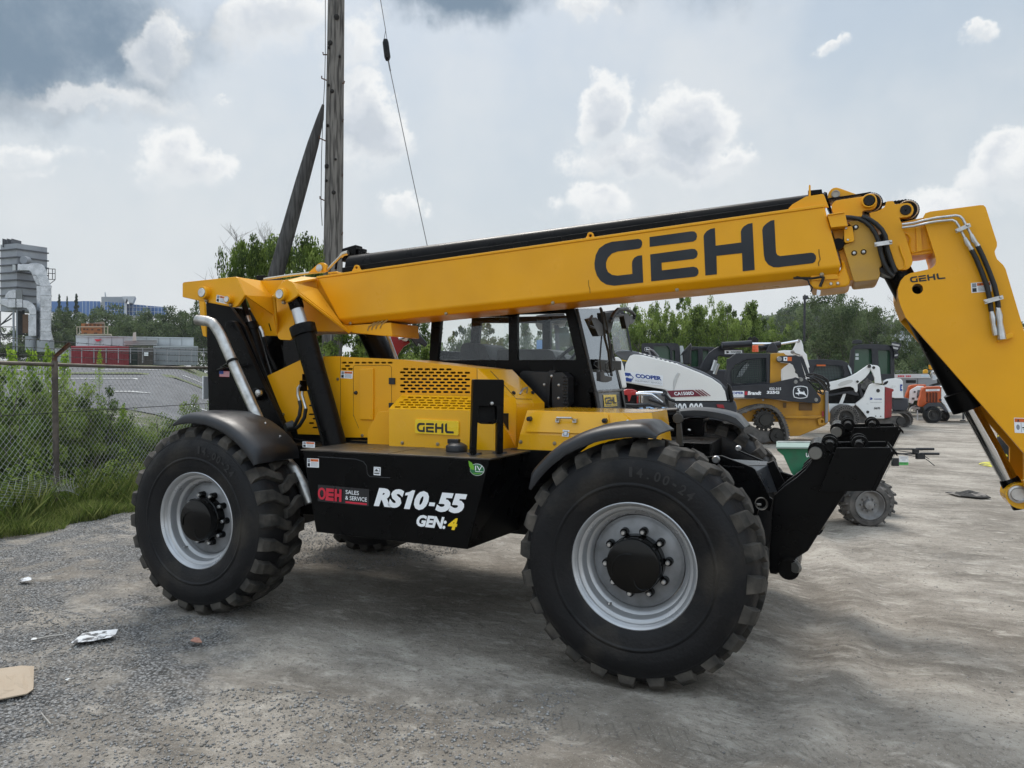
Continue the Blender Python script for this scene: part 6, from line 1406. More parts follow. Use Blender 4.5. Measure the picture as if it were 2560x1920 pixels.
for y in (800,920,960,1060,1110,1210,1255,1360):
    b = MB(); slabD(b,'M',[(500,y-14),(612,y-14),(600,y+10),(512,y+10)],dpt-.14,.05); b.build('stiffener', M_DUCT, DU)
b = MB(); slabD(b,'M',[(0,915),(95,908),(95,1018),(30,990),(0,980)],dpt-.3,.7); slabD(b,'M',rectp(95,908,275,1020),dpt-.4,.9); slabD(b,'M',[(55,905),(70,855),(110,815),(165,800),(192,802),(192,910)],dpt,.6)
slabD(b,'M',[(280,925),(340,935),(390,960),(425,1000),(442,1050),(442,1108),(360,1108),(350,1060),(320,1025),(280,1020)],dpt-.4,.8); slabD(b,'M',rectp(345,1108,442,1370),dpt-.4,.8); b.build('lower_duct', M_DUCT, TW, bevel=.04)
b = MB(); slabD(b,'M',rectp(190,802,272,910),dpt-.1,.7); slabD(b,'M',rectp(95,905,278,912),dpt-.5,1.0); slabD(b,'M',rectp(186,912,194,1020),dpt-.45,.05); b.build('fan_box', mat('duct_grey', (.19,.2,.2), .5, .5), TW, bevel=.03)
b = MB(); b.tube([PD('M',375,1370,dpt), PD('M',375,1540,dpt)], 59*.205/1850*dpt, 20); b.tube([PD('M',555,1420,dpt), PD('M',555,1560,dpt)], 90*.205/1850*dpt, 20); b.build('drum', M_PANEL, TW, smooth=40)
for x0, x1 in ((152,178),(195,214)):
    b = MB(); slabD(b,'M',[(x0,1035),(x1,1035),(x1,1560),(x0,1560)],dpt+.1,.25); b.build('leg', mat('leg_bluegrey', (.24,.26,.29), .5, .3), TW)
b = MB(); slabD(b,'M',rectp(275,1100,345,1330),dpt+.3,.4); b.build('rusty_panel', mat('rust_brown', (.13,.075,.045), .8), TW)
b = MB(); slabD(b,'M',rectp(215,1050,300,1350),dpt+1,.3); slabD(b,'M',rectp(0,1340,445,1352),dpt+.6,.2); slabD(b,'M',rectp(0,1250,445,1258),dpt+1.2,.2); slabD(b,'M',rectp(0,1060,10,1500),dpt+.8,.3)
for (q0, q1) in (((5,1235),(150,1090)),((5,1230),(140,1150)),((0,1300),(60,1400))): b.tube([PD('M',*q0,dpt+.5), PD('M',*q1,dpt+.5)], .06, 6)
b.build('support_frame', mat('frame_dark', (.04,.042,.045), .7), TW)
b = MB()
for y in (550,605,678): b.tube([PD('M',580,y-4,73.5), PD('M',672,y,73.5)], .035, 5)
for x in (590,640,672): b.tube([PD('M',x,545,73.5), PD('M',x,(700 if x < 600 else 680),73.5)], .035, 5)
b.tube([PD('M',672,680,73.5), PD('M',612,728,73.5)], .035, 5); b.build('ladder_cage', mat('frame_dark', (.04,.042,.045)), TW)
b = MB(); slabD(b,'M',rectp(152,495,190,566),71.9,.1); b.build('access_plate', mat('plate_pale', (.5,.52,.52), .5), TW)
# containers and trailer
def corrugate(b, c, x0, y0, x1, y1, d, th, n, mi=0, amp=.06):
    for k in range(n):
        xa = x0+(x1-x0)*k/n; xb = x0+(x1-x0)*(k+.55)/n; slabD(b, c, rectp(xa, y0, xb, y1), d-amp, amp, mi)
    slabD(b, c, rectp(x0, y0, x1, y1), d, th, mi)
def container(name, c, x0, y0, x1, y1, d, m, label, n=14, th=2.4, cat='container', amp=.06):
    t = thing(name, label, cat, GB_(c, (x0+x1)/2, d)); b = MB(); corrugate(b, c, x0, y0+(y1-y0)*.05, x1, y1, d, th, n, 0, amp); b.build('body', m, t)
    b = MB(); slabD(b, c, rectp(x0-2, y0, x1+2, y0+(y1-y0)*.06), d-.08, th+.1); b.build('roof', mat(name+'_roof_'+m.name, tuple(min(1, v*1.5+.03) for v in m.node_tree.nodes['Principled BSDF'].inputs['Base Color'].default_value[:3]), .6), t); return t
M_RC = mat('container_red', (.30,.035,.045), .7, 0, (.20,.03,.035), .4)
container('shipping_container','L',672,1150,1010,1330,62,M_RC,'faded red shipping container below the orange crate, left one of two',16)
container('shipping_container','L',1014,1152,1215,1330,62,M_RC,'faded red shipping container beside the dark green shed',9)
container('storage_box','L',1218,1160,1295,1330,62.5,mat('box_dark_green', (.035,.05,.04), .7),'narrow dark green storage box right of the red containers',3)
SH = container('storage_shed','L',1298,1166,1442,1330,62.2,mat('shed_brown', (.075,.065,.055), .8),'brown grey shed with a small white sign across the road',5)
b = MB(); slabD(b,'L',rectp(1358,1210,1398,1242),61.9,.04); b.build('sign_plate', M_W, SH)
container('shipping_container','L',1446,1152,1862,1330,63,mat('container_grey', (.26,.28,.29), .6),'long pale grey container at the right of the shed',16)
container('equipment_case','L',520,1180,668,1300,64,mat('pale_grey_case', (.4,.42,.42), .7),'low pale box between the tower and the red container',4)
WT = thing('box_trailer', 'long dirty white trailer body standing behind the red containers', 'trailer', GB_('L', 1270, 66))
b = MB(); slabD(b,'L',[(715,1058),(1825,1076),(1825,1150),(715,1150)],66,2.5); slabD(b,'L',[(712,1052),(1828,1071),(1828,1078),(712,1060)],65.9,2.7); b.build('body', mat('trailer_white', (.50,.54,.56), .6, 0, (.36,.38,.39), .7, lo=.4, hi=.7), WT)
b = MB(); slabD(b,'L',[(890,1085),(965,1088),(925,1108),(905,1106)],65.85,.03); b.build('torn_sticker', M_R, WT)
b = MB(); 
for x in range(830,1820,110): slabD(b,'L',rectp(x,1068,x+3,1148),65.95,.04)
b.build('seam', mat('seam_grey', (.25,.27,.28), .7), WT)
RB = thing('roof_rubble', 'stack of weathered boards and sheets on the container roofs', 'boards', PD('L',1320,1140,63.5)); b = MB()
for i, (x0, y0, x1, y1) in enumerate(((1165,1106,1480,1116),(1180,1118,1470,1127),(1165,1130,1475,1140),(1175,1098,1285,1104),(1290,1094,1480,1100))): slabD(b,'L',rectp(x0,y0,x1,y1),64,1.5)
b.build('boards', mat('board_grey', (.33,.33,.32), .8), RB); b = MB(); slabD(b,'L',[(1248,1100),(1255,1025),(1280,1018),(1285,1100)],63.8,.4); b.build('upright_board', mat('board_pale', (.48,.46,.40), .8), RB)
CRt = thing('lift_platform', 'low yellowish metal platform with railing on the trailer roof', 'platform', PD('L',880,1050,66)); b = MB(); slabD(b,'L',rectp(722,1036,1050,1050),66.3,1.6); b.build('deck', mat('platform_tan', (.38,.34,.25), .7), CRt)
b = MB()
for x in (725,752,985,1015): b.tube([PD('L',x,968,66.3), PD('L',x,1040,66.3)], .045, 6)
b.tube([PD('L',722,970,66.3), PD('L',1018,970,66.3)], .045, 6); b.build('railing', mat('platform_tan', (.38,.34,.25)), CRt)
OC = thing('wooden_crate', 'orange brown wooden crate on the platform above the trailer', 'crate', PD('L',870,1036,67)); b = MB(); slabD(b,'L',[(765,938),(960,940),(963,1034),(765,1034)],66.7,1.1); b.build('crate_body', mat('crate_orange', (.42,.17,.06), .8, 0, (.30,.12,.05), 1.2), OC)
b = MB(); 
for (x, y, w_) in ((800,945,28),(840,945,22),(880,946,24),(915,948,24),(782,985,22),(815,986,18),(860,988,20),(915,990,30),(790,1024,30),(885,1024,32)): slabD(b,'L',rectp(x,y,x+w_,y+14),66.66,.03)
b.build('crate_marking', mat('crate_dark', (.10,.05,.03), .8), OC)
b = MB(); slabD(b,'L',[(850,936),(975,920),(985,928),(985,945),(960,942)],66.6,.9); slabD(b,'L',rectp(962,940,985,1034),66.9,.9); b.build('lid_board', mat('board_brown', (.25,.2,.15), .8), OC)
FF = thing('boundary_fence', 'thin grey mesh fence along the far side of the road', 'fence', GB_('L', 900, 60)); b = MB()
for x in range(540,1960,115): b.tube([PD('L',x,1170,60), PD('L',x,1310,60)], .035, 5)
b.tube([PD('L',500,1188,60), PD('L',1960,1206,60)], .03, 5); b.tube([PD('L',500,1172,60), PD('L',1960,1180,60)], .018, 4); b.build('posts_and_rail', mat('far_fence_grey', (.3,.3,.3), .7), FF)
# office block on the rise
OB = thing('office_building', 'wide blue glass office building on the rise behind the trees', 'building', GB_('L', 1180, 260))
M_BG = mat('blue_glass', (.04,.12,.30), .15, .2); M_CON = mat('pale_concrete', (.42,.45,.48), .8)
b = MB(); slabD(b,'L',[(770,726),(945,728),(945,870),(770,870)],262,14); slabD(b,'L',[(990,733),(1172,745),(1172,872),(990,872)],258,14); slabD(b,'L',[(1195,752),(1380,768),(1380,866),(1195,872)],259,14); slabD(b,'L',[(1390,770),(1568,784),(1568,866),(1390,866)],262,14); slabD(b,'L',rectp(480,728,770,830),268,10); b.build('glass_facade', M_BG, OB)
b = MB()
for k in range(24):
    x = 775+k*34; 
    if 940 < x < 985: continue
    slabD(b,'L',rectp(x,728+max(0,(x-990))*.09,x+3,868),257.7,.5)
for y in (765,805,845): 
    slabD(b,'L',[(990,y+5),(1172,y+14),(1172,y+17),(990,y+8)],257.8,.4); slabD(b,'L',[(1195,y+15),(1568,y+24),(1568,y+27),(1195,y+18)],258.6,.4)
slabD(b,'L',[(1172,740),(1196,742),(1196,930),(1172,930)],257,4); slabD(b,'L',rectp(1160,872,1230,930),258,4); slabD(b,'L',[(670,860),(740,858),(740,930),(670,930)],200,4); b.build('mullion_grid', M_CON, OB)
b = MB(); slabD(b,'L',rectp(955,686,1180,742),262,12); slabD(b,'L',rectp(945,740,990,870),259,8); b.build('plant_room', mat('concrete_grey', (.28,.30,.31), .8), OB)
b = MB(); slabD(b,'L',[(1148,682),(1276,682),(1250,745),(1215,742),(1195,700),(1180,742)],256,8); b.build('canopy', M_CON, OB); b = MB(); slabD(b,'L',[(985,645),(995,643),(1002,690),(990,695)],262,1); b.build('vent_stack', M_CON, OB)
# hillside and houses far right
HL = MB(); pts = [PD('D',x,y,230) for x, y in ((1300,760),(1500,720),(1640,690),(1720,668),(1780,662),(1900,690),(2000,715),(2150,735),(2400,750),(2700,760),(2700,880),(1300,880))]; HL.slab(pts, FWD*60); tag(HL.build('hill', mat('hill_green', (.04,.055,.03), .95, 0, (.07,.09,.045), .12, .5, 1)), kind='structure')
_r = np.random.default_rng(77); cs = []
for _ in range(900):
    x = _r.uniform(1350, 2300); top = np.interp(x, (1300,1500,1640,1720,1780,1900,2000,2150,2400), (760,720,690,668,662,690,715,735,750)); y = top + 4 + _r.uniform(0,1)**1.5*70; cs.append(tuple(PD('D', x, y, 228-_r.uniform(0,4))))
Q, F, tone = leaves(cs, 2.6, 34000, 1.5, 78); me = np_mesh('wooded_slope', Q, F, LF_B, tone); o = bpy.data.objects.new('wooded_slope', me); COL.objects.link(o); tag(o, 'dense far off wood covering the low hill', 'wood', kind='stuff')
for i, (P_, d, m_, lab) in enumerate((([(1905,700),(1915,695),(1918,702),(1945,700),(1955,712),(1957,735),(1905,735)],200,mat('house_dark', (.12,.11,.12), .8),'dark flat roofed house high on the wooded hill'),([(1930,722),(2000,726),(2000,770),(1930,770)],150,mat('house_pale', (.45,.48,.52), .7),'pale glazed building half hidden by the right hand trees'))):
    h_ = thing('hill_house', lab, 'house', GB_('D', 1930, d)); b = MB(); b.slab(Ds('D', P_, d), FWD*12); b.build('wall', m_, h_); b = MB(); P2 = [(P_[0][0]+4+k*12, 712+22*i) for k in range(4)]
    for (x, y) in P2: b.slab(Ds('D', rectp(x,y+4,x+5,y+11), d-.3), FWD*.4)
    b.build('window', mat('far_window', (.25,.3,.36), .3), h_)
LP = thing('lamp_post', 'slender dark lamp post in front of the tree row', 'lamp post', GB_('F', 375, 40)); b = MB(); b.tube([PD('F',375,1030,40), PD('F',368,1500,40)], .06, 8); b.build('post', mat('post_dark', (.04,.04,.045), .7), LP); b = MB(); b.obox(PD('F',381,1018,40), RGT*.11, FWD*.1, UP*.10); b.obox(PD('F',376,1003,40), RGT*.03, FWD*.03, UP*.06); b.build('lamp_head', mat('post_dark', (.04,.04,.045)), LP)
# ================================================================== MACHINES PARKED BEYOND
def part(name, m, parent, c, pts, d, th, holes=(), bevel=.0):
    b = MB(); slabD(b, c, pts, d, th, 0, holes); return b.build(name, m, parent, bevel=bevel)
def ddecal(c, tl, tr, bl, d, lift=.004): return Decal(PD(c, *tl, d), PD(c, *tr, d), PD(c, *bl, d), lift)
def px2m(c, n, d): return n*CR[c][2]/FPX*d
def wheel_bg(parent, c, x, y, rpx, rimpx, d, w, m_t, m_r, lugs=0, holes=0):
    p = PD(c, x, y, d); R_, r_ = px2m(c, rpx, d), px2m(c, rimpx, d)
    wh = bpy.data.objects.new('wheel', None); COL.objects.link(wh); wh.empty_display_size = .1; wh.parent = parent; wh.matrix_parent_inverse = PINV[parent.name]; PINV[wh.name] = Matrix.Identity(4)
    b = MB(); b.lathe([(r_,.02),(r_*1.05,.0),(R_*.72,-.02),(R_*.9,-.01),(R_*.98,.03),(R_,.08),(R_,w-.08),(R_*.98,w-.03),(R_*.9,w),(r_,w)], p, FWD, 40)
    for k in range(lugs):
        a = 2*math.pi*k/lugs; q = RGT*math.cos(a)+UP*math.sin(a); t = -RGT*math.sin(a)+UP*math.cos(a)
        b.obox(p+q*R_+FWD*w*.28, q*R_*.05, FWD*w*.28+t*R_*.07, t*R_*.05); b.obox(p+(q*math.cos(.1)+t*math.sin(.1))*R_+FWD*w*.74, q*R_*.05, FWD*w*.26-t*R_*.07, t*R_*.05)
    ty = b.build('tyre', m_t, wh, smooth=35)
    if holes:
        b = MB()
        for row, rr in ((0,.74),(1,.86)):
            for k in range(holes):
                a = 2*math.pi*(k+.5*row)/holes; q = RGT*math.cos(a)+UP*math.sin(a); b.lathe([(0,-.0),(R_*.045,-.0),(R_*.045,.03)], p+q*R_*rr-FWD*.022, FWD, 6)
        b.build('tyre_hole', M_DK, ty)
    b = MB(); b.lathe([(r_*1.03,-.01),(r_*.98,-.015),(r_*.92,.02),(r_*.8,.05),(r_*.55,.06),(r_*.35,.05),(r_*.3,.0),(0,-.01)], p, FWD, 32)
    for k in range(8): a = 2*math.pi*k/8; q = RGT*math.cos(a)+UP*math.sin(a); b.lathe([(0,.02),(r_*.05,.02),(r_*.06,.06)], p+q*r_*.48, FWD, 8)
    b.build('rim', m_r, wh, smooth=35); return wh
def track(parent, c, pts, d, w, thpx, m, n=60, name='track'):
    P = [PD(c, x, y, d) for x, y in pts]; L = [0]
    for i in range(len(P)): L.append(L[-1]+(P[(i+1) % len(P)]-P[i]).length)
    tot = L[-1]; th = px2m(c, thpx, d); b = MB(); Q = []
    for k in range(n):
        s = tot*k/n; i = max(j for j in range(len(P)) if L[j] <= s); q = P[i].lerp(P[(i+1) % len(P)], (s-L[i])/max(L[i+1]-L[i], 1e-6)); Q.append(q)
    Q = [(Q[(i-1) % n]+Q[i]*2+Q[(i+1) % n])*.25 for i in range(n)]; cen = sum(Q, V((0,0,0)))/n
    N = []
    for i in range(n):
        t = (Q[(i+1) % n]-Q[i-1]).normalized(); o_ = t.cross(FWD).normalized(); N.append(o_ if o_.dot(Q[i]-cen) > 0 else -o_)
    vs = []
    for i in range(n): vs += [Q[i], Q[i]+N[i]*th, Q[i]+N[i]*th+FWD*w, Q[i]+FWD*w]
    fs = []
    for i in range(n):
        j = (i+1) % n
        for k in range(4): fs.append((i*4+k, i*4+(k+1) % 4, j*4+(k+1) % 4, j*4+k))
    b.add(vs, fs)
    for i in range(n):
        t = (Q[(i+1) % n]-Q[i-1]).normalized(); b.obox(Q[i]+N[i]*th*1.15+FWD*w*.5, t*th*.34, FWD*w*.48, N[i]*th*.35)
        if i % 2: b.obox(Q[i]-N[i]*th*.25+FWD*w*.3, t*th*.35, FWD*w*.12, N[i]*th*.3)
    return b.build(name, m, parent)
M_WP = mat('white_machine_paint', (.86,.855,.82), .35, 0, (.80,.79,.755), 1.5, coat=.2)
M_WD = mat('dirty_white_paint', (.80,.81,.80), .5, 0, (.33,.32,.30), 3, lo=.62, hi=.8)
M_CH2 = mat('charcoal_paint', (.03,.033,.042), .4)
M_BK = mat('machine_black', (.012,.014,.02), .38, 0, (.02,.022,.028), 4)
M_YL = mat('machine_yellow', (.55,.27,.012), .45, 0, (.42,.20,.012), 2.5, dust=((.35,.28,.18), .3))
M_TR = mat('dusty_track', (.07,.065,.06), .9, 0, (.14,.13,.12), 6, .3, 20)
M_RW = mat('dark_rim', (.035,.033,.03), .6)
M_TG = mat('green_cab_glass', (.03,.06,.05), .08, 0)
M_GLS = glass_mat('machine_glass', (.88,.92,.91), .20, .35)
# ---- white roller with sloping engine hood
d = 11.6; RO = thing('road_roller', 'white and charcoal compactor with a long sloping engine hood behind the cab windscreen', 'roller', GB_('K', 900, d))
HDp = part('hood', M_WP, RO, 'K', [(455,690),(480,640),(500,602),(540,588),(620,592),(700,612),(1000,690),(1200,770),(1330,830),(1420,895),(1460,960),(1480,1055),(905,1055),(885,1010),(870,955),(840,940),(455,870),(445,800)], d, .25, bevel=.03)
part('hood_top', mat('hood_stripe_grey', (.14,.145,.16), .4), RO, 'K', [(340,572),(380,548),(430,536),(520,548),(700,592),(1000,668),(1250,765),(1400,850),(1480,930),(1510,1040),(1480,1055),(1440,930),(1330,830),(1000,690),(620,592),(500,602),(455,690),(440,745),(425,640)], d+.12, .75, bevel=.02)
b = MB()
for k in range(9): x = 590+k*46; y = 566+k*13.5; slabD(b,'K',[(x,y+8),(x+24,y+15),(x+30,y+8),(x+8,y+1)],d+.1,.5)
b.build('hood_vent', M_WP, RO)
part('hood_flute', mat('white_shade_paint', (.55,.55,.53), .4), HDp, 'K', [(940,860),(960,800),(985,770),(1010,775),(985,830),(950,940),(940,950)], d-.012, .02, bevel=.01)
part('fender', M_WP, RO, 'K', [(345,612),(385,612),(415,640),(440,710),(455,800),(470,922),(425,925),(400,800)], d-.15, .6, bevel=.03)
part('side_stripe', M_YD, RO, 'K', [(420,640),(475,650),(472,660),(420,652)], d+.10, .02)
part('rear_frame', M_CH2, RO, 'K', [(905,1060),(1485,1058),(1560,1050),(1580,1120),(1572,1220),(1450,1262),(1200,1250),(930,1180)], d+.02, .9, bevel=.03)
part('tail_lamp', M_GB, RO, 'K', [(1476,880),(1500,882),(1525,920),(1550,1040),(1535,1070),(1505,1060),(1490,960)], d-.02, .2, bevel=.02)
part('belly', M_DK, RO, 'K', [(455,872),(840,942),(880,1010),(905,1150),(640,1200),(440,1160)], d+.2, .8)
part('reflector', mat('reflector_red', (.35,.02,.03), .3), RO, 'K', [(1372,1090),(1440,1092),(1455,1130),(1385,1120)], d-.01, .02)
wheel_bg(RO, 'K', 750, 1215, 235, 110, d-.15, .5, M_TR, M_RW, 20)
part('cab_roof', M_CH2, RO, 'B', [(1376,172),(1395,152),(1470,142),(1612,138),(1640,186),(1600,196),(1450,226),(1400,214)], d-.3, 1.5, bevel=.03)
part('cab_roof', M_CH2, RO, 'K', [(200,158),(330,140),(440,150),(455,190),(300,205),(215,215)], d-.1, 1.2, bevel=.03)
part('cab_glass', M_GLS, RO, 'K', [(285,190),(452,185),(522,550),(345,560)], d, .02)
part('cab_glass', mat('green_cab_glass', (.03,.06,.05)), RO, 'B', [(1556,250),(1640,245),(1680,400),(1560,400)], d+.4, .02)
for c_, P_ in (('B',[(1478,218),(1510,215),(1500,430),(1468,430)]),('B',[(1534,230),(1570,230),(1578,450),(1548,450)]),('K',[(440,180),(460,182),(526,560),(510,560)])): part('cab_pillar', M_CH2, RO, c_, P_, d-.05, .08)
part('seat', M_PL, RO, 'K', [(330,420),(360,400),(400,430),(420,560),(340,570)], d+.5, .4, bevel=.05)
part('exhaust_stack', M_PL, RO, 'K', [(1118,470),(1128,520),(1115,545),(1110,690),(1040,690),(1030,590),(1020,575),(1045,545)], d+1.0, .2, bevel=.02)
dd = ddecal('K',(440,757),(835,800),(455,862),d-.006); dd.poly([(0,0),(1,0),(.955,1),(.02,1)],M_W,0)
dd.poly([(.0,.12),(.16,.10),(.175,.38),(.12,.36),(.10,.45),(.06,.40),(.02,.45)],M_BL,1); dd.poly([(.02,.95),(.16,.95),(.18,.62),(.12,.62),(.06,.55),(.02,.62)],M_BL,1)
for q in ((( .17,.22),(.23,.5),(.21,.5),(.155,.25)),((.23,.5),(.18,.82),(.165,.78),(.21,.5))): dd.poly(list(q),M_BL,2)
dd.text('COOPER',.285,.10,.945,.50,M_BL,1,.05); dd.rect(.27,.60,.94,.615,M_GY,1); dd.text('EQUIPMENT RENTALS',.265,.70,.93,.88,M_GY,1,.0); dd.build('rental_sign', HDp)
MM = mat('decal_maroon', (.16,.012,.03), .4)
dd = ddecal('K',(872,952),(1300,938),(900,1018),d-.006); dd.poly([(0,0),(.62,0),(.76,1),(.04,1)],MM,0); dd.text('CA1500D',.14,.24,.60,.76,M_W,1,.03,.15)
for x in (.65,.72,.80): dd.poly([(x,0),(x+.045-.02*(x-.65)*5,0),(x+.185-.02*(x-.65)*5,1),(x+.14,1)],MM,1)
dd.build('model_lettering', HDp)
dd = ddecal('K',(935,1078),(1235,1076),(935,1195),d+.012); dd.text('900 900',0,0,1,1,M_W,1,.03); dd.build('frame_lettering', RO)
# ---- small red topped tool machine with chrome bars
d = 10.4; RM = thing('power_trowel', 'small red topped machine with chrome lifting bars beside the cab front', 'machine', GB_('K', 520, d))
part('fuel_tank', mat('red_plastic', (.50,.03,.03), .3, coat=.4), RM, 'K', [(425,955),(470,938),(530,940),(575,955),(585,975),(560,985),(545,1000),(520,995),(500,1060),(485,1060),(478,1000),(430,990)], d, .4, bevel=.03)
part('engine', M_PL, RM, 'K', [(425,990),(580,985),(600,1150),(425,1150)], d+.1, .5, bevel=.02)
part('engine_cover', mat('red_plastic', (.50,.03,.03)), RM, 'K', [(570,1005),(596,1005),(596,1080),(570,1080)], d+.02, .1, bevel=.01)
b = MB(); b.tube([PD('K',x,y,d-.2) for x, y in ((565,985),(600,972),(740,968),(830,975))], .02, 8); b.tube([PD('K',x,y,d-.25) for x, y in ((560,985),(640,985),(720,990),(770,1025),(830,1070))], .018, 8); b.tube([PD('K',612,985,d-.2), PD('K',612,1075,d-.2)], .035, 10); b.build('lifting_bar', M_CH, RM, smooth=50)
b = MB(); 
for P_ in (((440,1095),(560,1100),(680,1090),(820,1135)),((690,1040),(760,1060),(860,1100)),((845,980),(900,1040),(950,1055)),((450,1110),(500,1130),(530,1145)),((640,1100),(660,1150))): b.tube([PD('K',x,y,d-.3) for x, y in P_], .022, 8)
slabD(b,'K',[(815,960),(845,945),(870,965),(900,1120),(860,1100),(850,1010),(820,1000)],d-.2,.1); b.build('control_linkage', M_PL, RM, smooth=50)
part('blue_deck', mat('tarp_blue', (.15,.30,.50), .5), RM, 'K', [(570,1140),(700,1128),(860,1132),(915,1140),(915,1185),(570,1185)], d-.1, .5, bevel=.02)
# ---- red and black implement arm showing above the hood
d = 8.8; IM = thing('implement_arm', 'dark red curved arm with a grey hooked end seen under the boom', 'machine arm', GB_('B', 300, d))
part('arm', mat('dark_red_paint', (.30,.012,.02), .35, coat=.3), IM, 'B', [(235,330),(265,300),(315,283),(350,300),(398,368),(345,400),(300,460),(292,520),(300,1200),(220,1200),(225,520)], d, .12, bevel=.01)
part('hook', mat('gunmetal', (.05,.052,.06), .3, .5), IM, 'B', [(315,272),(330,262),(432,252),(536,376),(516,402),(462,372),(450,402),(405,345),(350,312)], d-.06, .14, bevel=.01)
b = MB(); b.tube([PD('B',305,338,d-.1), PD('B',352,328,d-.1)], .015, 8); b.lathe([(0,-.03),(.04,-.03),(.045,0)], PD('B',355,330,d-.07), FWD, 14); b.lathe([(0,-.02),(.02,-.02),(.02,0)], PD('B',378,272,d-.07), FWD, 10); b.build('hitch_pin', M_ST, IM, smooth=40)
# far lift strut of the telehandler itself
b = MB(); b.tube([PY('B',40,200,1.75), PY('B',235,600,1.75)], .11, 24, mi=0); b.tube([PY('B',215,300,1.7), PY('B',310,560,1.7)], .018, 10, mi=1); b.build('lift_cylinder', [M_B, M_ST], TH, smooth=40)
# ---- tracked loader, yellow and black
d = 19.0; TL = thing('tracked_loader', 'yellow and black tracked loader with an orange beacon and mesh cab window', 'loader', GB_('S', 1600, d))
part('body', M_YL, TL, 'S', [(1080,955),(1500,945),(1700,975),(2055,985),(2060,870),(2125,860),(2142,900),(2150,1090),(2165,1105),(2160,1190),(2105,1240),(1830,1352),(1720,1360),(1640,1200),(1080,1200)], d+.15, 1.5, bevel=.02)
part('body_ledge', M_YL, TL, 'S', [(1660,1140),(2070,1130),(2070,1150),(2000,1165),(1680,1160)], d+.05, .12, bevel=.01)
part('tie_down_plate', M_YL, TL, 'S', [(2020,1170),(2060,1155),(2095,1165),(2105,1200),(2095,1235),(2040,1240)], d+.08, .08, [[(2075+14*math.cos(R(30*k)), 1197+20*math.sin(R(30*k))) for k in range(12)]], bevel=.01)
part('access_panel', mat('panel_brown', (.14,.08,.03), .7), TL, 'S', rectp(1822,992,1968,1075), d+.13, .03)
part('access_panel', mat('panel_brown', (.14,.08,.03)), TL, 'S', rectp(1650,990,1685,1045), d+.13, .03)
part('rear_door', mat('panel_grey', (.22,.23,.25), .5, .4), TL, 'U', [(1955,1100),(2015,1095),(2005,1630),(1955,1650)], d+.05, 1.3, bevel=.02)
part('tail_light', mat('reflector_red', (.35,.02,.03)), TL, 'U', rectp(1902,1440,1932,1528), d+.10, .06)
track(TL, 'S', [(960,1290),(1080,1180),(1200,1110),(1320,1062),(1430,1040),(1520,1052),(1590,1100),(1640,1180),(1680,1290),(1690,1380),(1650,1440),(1560,1460),(1300,1462),(1050,1460),(950,1400)], d-.15, .36, 26, M_TR, 70)
b = MB(); p = PD('S',1455,1180,d-.12); b.lathe([(0,0),(px2m('S',60,d),0),(px2m('S',62,d),.05),(px2m('S',100,d),.06),(px2m('S',100,d),.2),(0,.2)], p, FWD, 30)
for k in range(14): a = 2*math.pi*k/14; q = RGT*math.cos(a)+UP*math.sin(a); b.obox(p+q*px2m('S',106,d)+FWD*.12, q*.03, FWD*.05, (-RGT*math.sin(a)+UP*math.cos(a))*.025); b.lathe([(0,.03),(.018,.03),(.02,.06)], p+q*px2m('S',84,d), FWD, 8)
b.build('drive_sprocket', mat('greasy_black', (.02,.018,.015), .5), TL, smooth=35)
b = MB(); p = PD('S',1590,1350,d-.1); b.lathe([(0,0),(px2m('S',22,d),0),(px2m('S',26,d),.04),(px2m('S',72,d),.04),(px2m('S',78,d),.02),(px2m('S',82,d),.04),(px2m('S',82,d),.2)], p, FWD, 28); b.build('idler', mat('greasy_black', (.02,.018,.015)), TL, smooth=35)
part('track_frame', M_TR, TL, 'S', [(1040,1300),(1300,1240),(1400,1290),(1560,1305),(1600,1350),(1540,1400),(1440,1430),(1060,1430)], d-.02, .15, bevel=.01)
LA = part('lift_arm', M_BK, TL, 'U', [(340,1005),(700,975),(1000,962),(1180,915),(1400,868),(1445,850),(1500,870),(1560,850),(1610,870),(1640,900),(1760,1050),(1880,1205),(1882,1250),(1865,1288),(1830,1305),(1380,1272),(1180,1240),(1000,1225),(700,1215),(380,1210)], d-.1, .14, bevel=.012)
part('arm_upright', M_BK, TL, 'U', [(1112,535),(1125,505),(1170,486),(1300,475),(1455,470),(1500,492),(1530,560),(1625,872),(1560,850),(1500,860),(1478,800),(1435,770),(1440,730),(1400,640),(1350,608),(1210,595),(1140,590),(1115,565)], d-.1, .12, bevel=.012)
part('arm_upright', M_BK, TL, 'U', [(1490,485),(1560,490),(1590,540),(1690,820),(1640,860),(1530,560)], d+.25, .1, bevel=.012)
CBL = part('cab', M_BK, TL, 'U', [(235,880),(265,640),(255,530),(300,520),(415,435),(1010,440),(1008,965),(700,985),(340,1010),(270,960)], d+.1, 1.2, [[(330,880),(330,740),(400,650),(600,545),(930,522),(945,935),(700,950),(420,965),(350,950)]], bevel=.015)
b = MB()
for k in range(16): x = 335+k*40; b.tube([PD('U',x,1010-(k>1)*50,d+.09), PD('U',x,(740 if k < 2 else 650-k*12 if k < 8 else 525),d+.09)], .006, 4)
for k in range(12): y = 550+k*38; b.tube([PD('U',max(330, 330+(740-y)*.9) if y < 740 else 330,y,d+.09), PD('U',940,y,d+.09)], .006, 4)
b.build('window_mesh', M_BK, CBL)
part('window_glass', M_TG, CBL, 'U', [(330,960),(330,700),(600,540),(945,520),(950,950)], d+.3, .02)
part('seat_back', mat('seat_pale', (.30,.34,.34), .5), CBL, 'U', [(430,850),(480,740),(560,640),(610,600),(640,640),(520,830)], d+.24, .04)
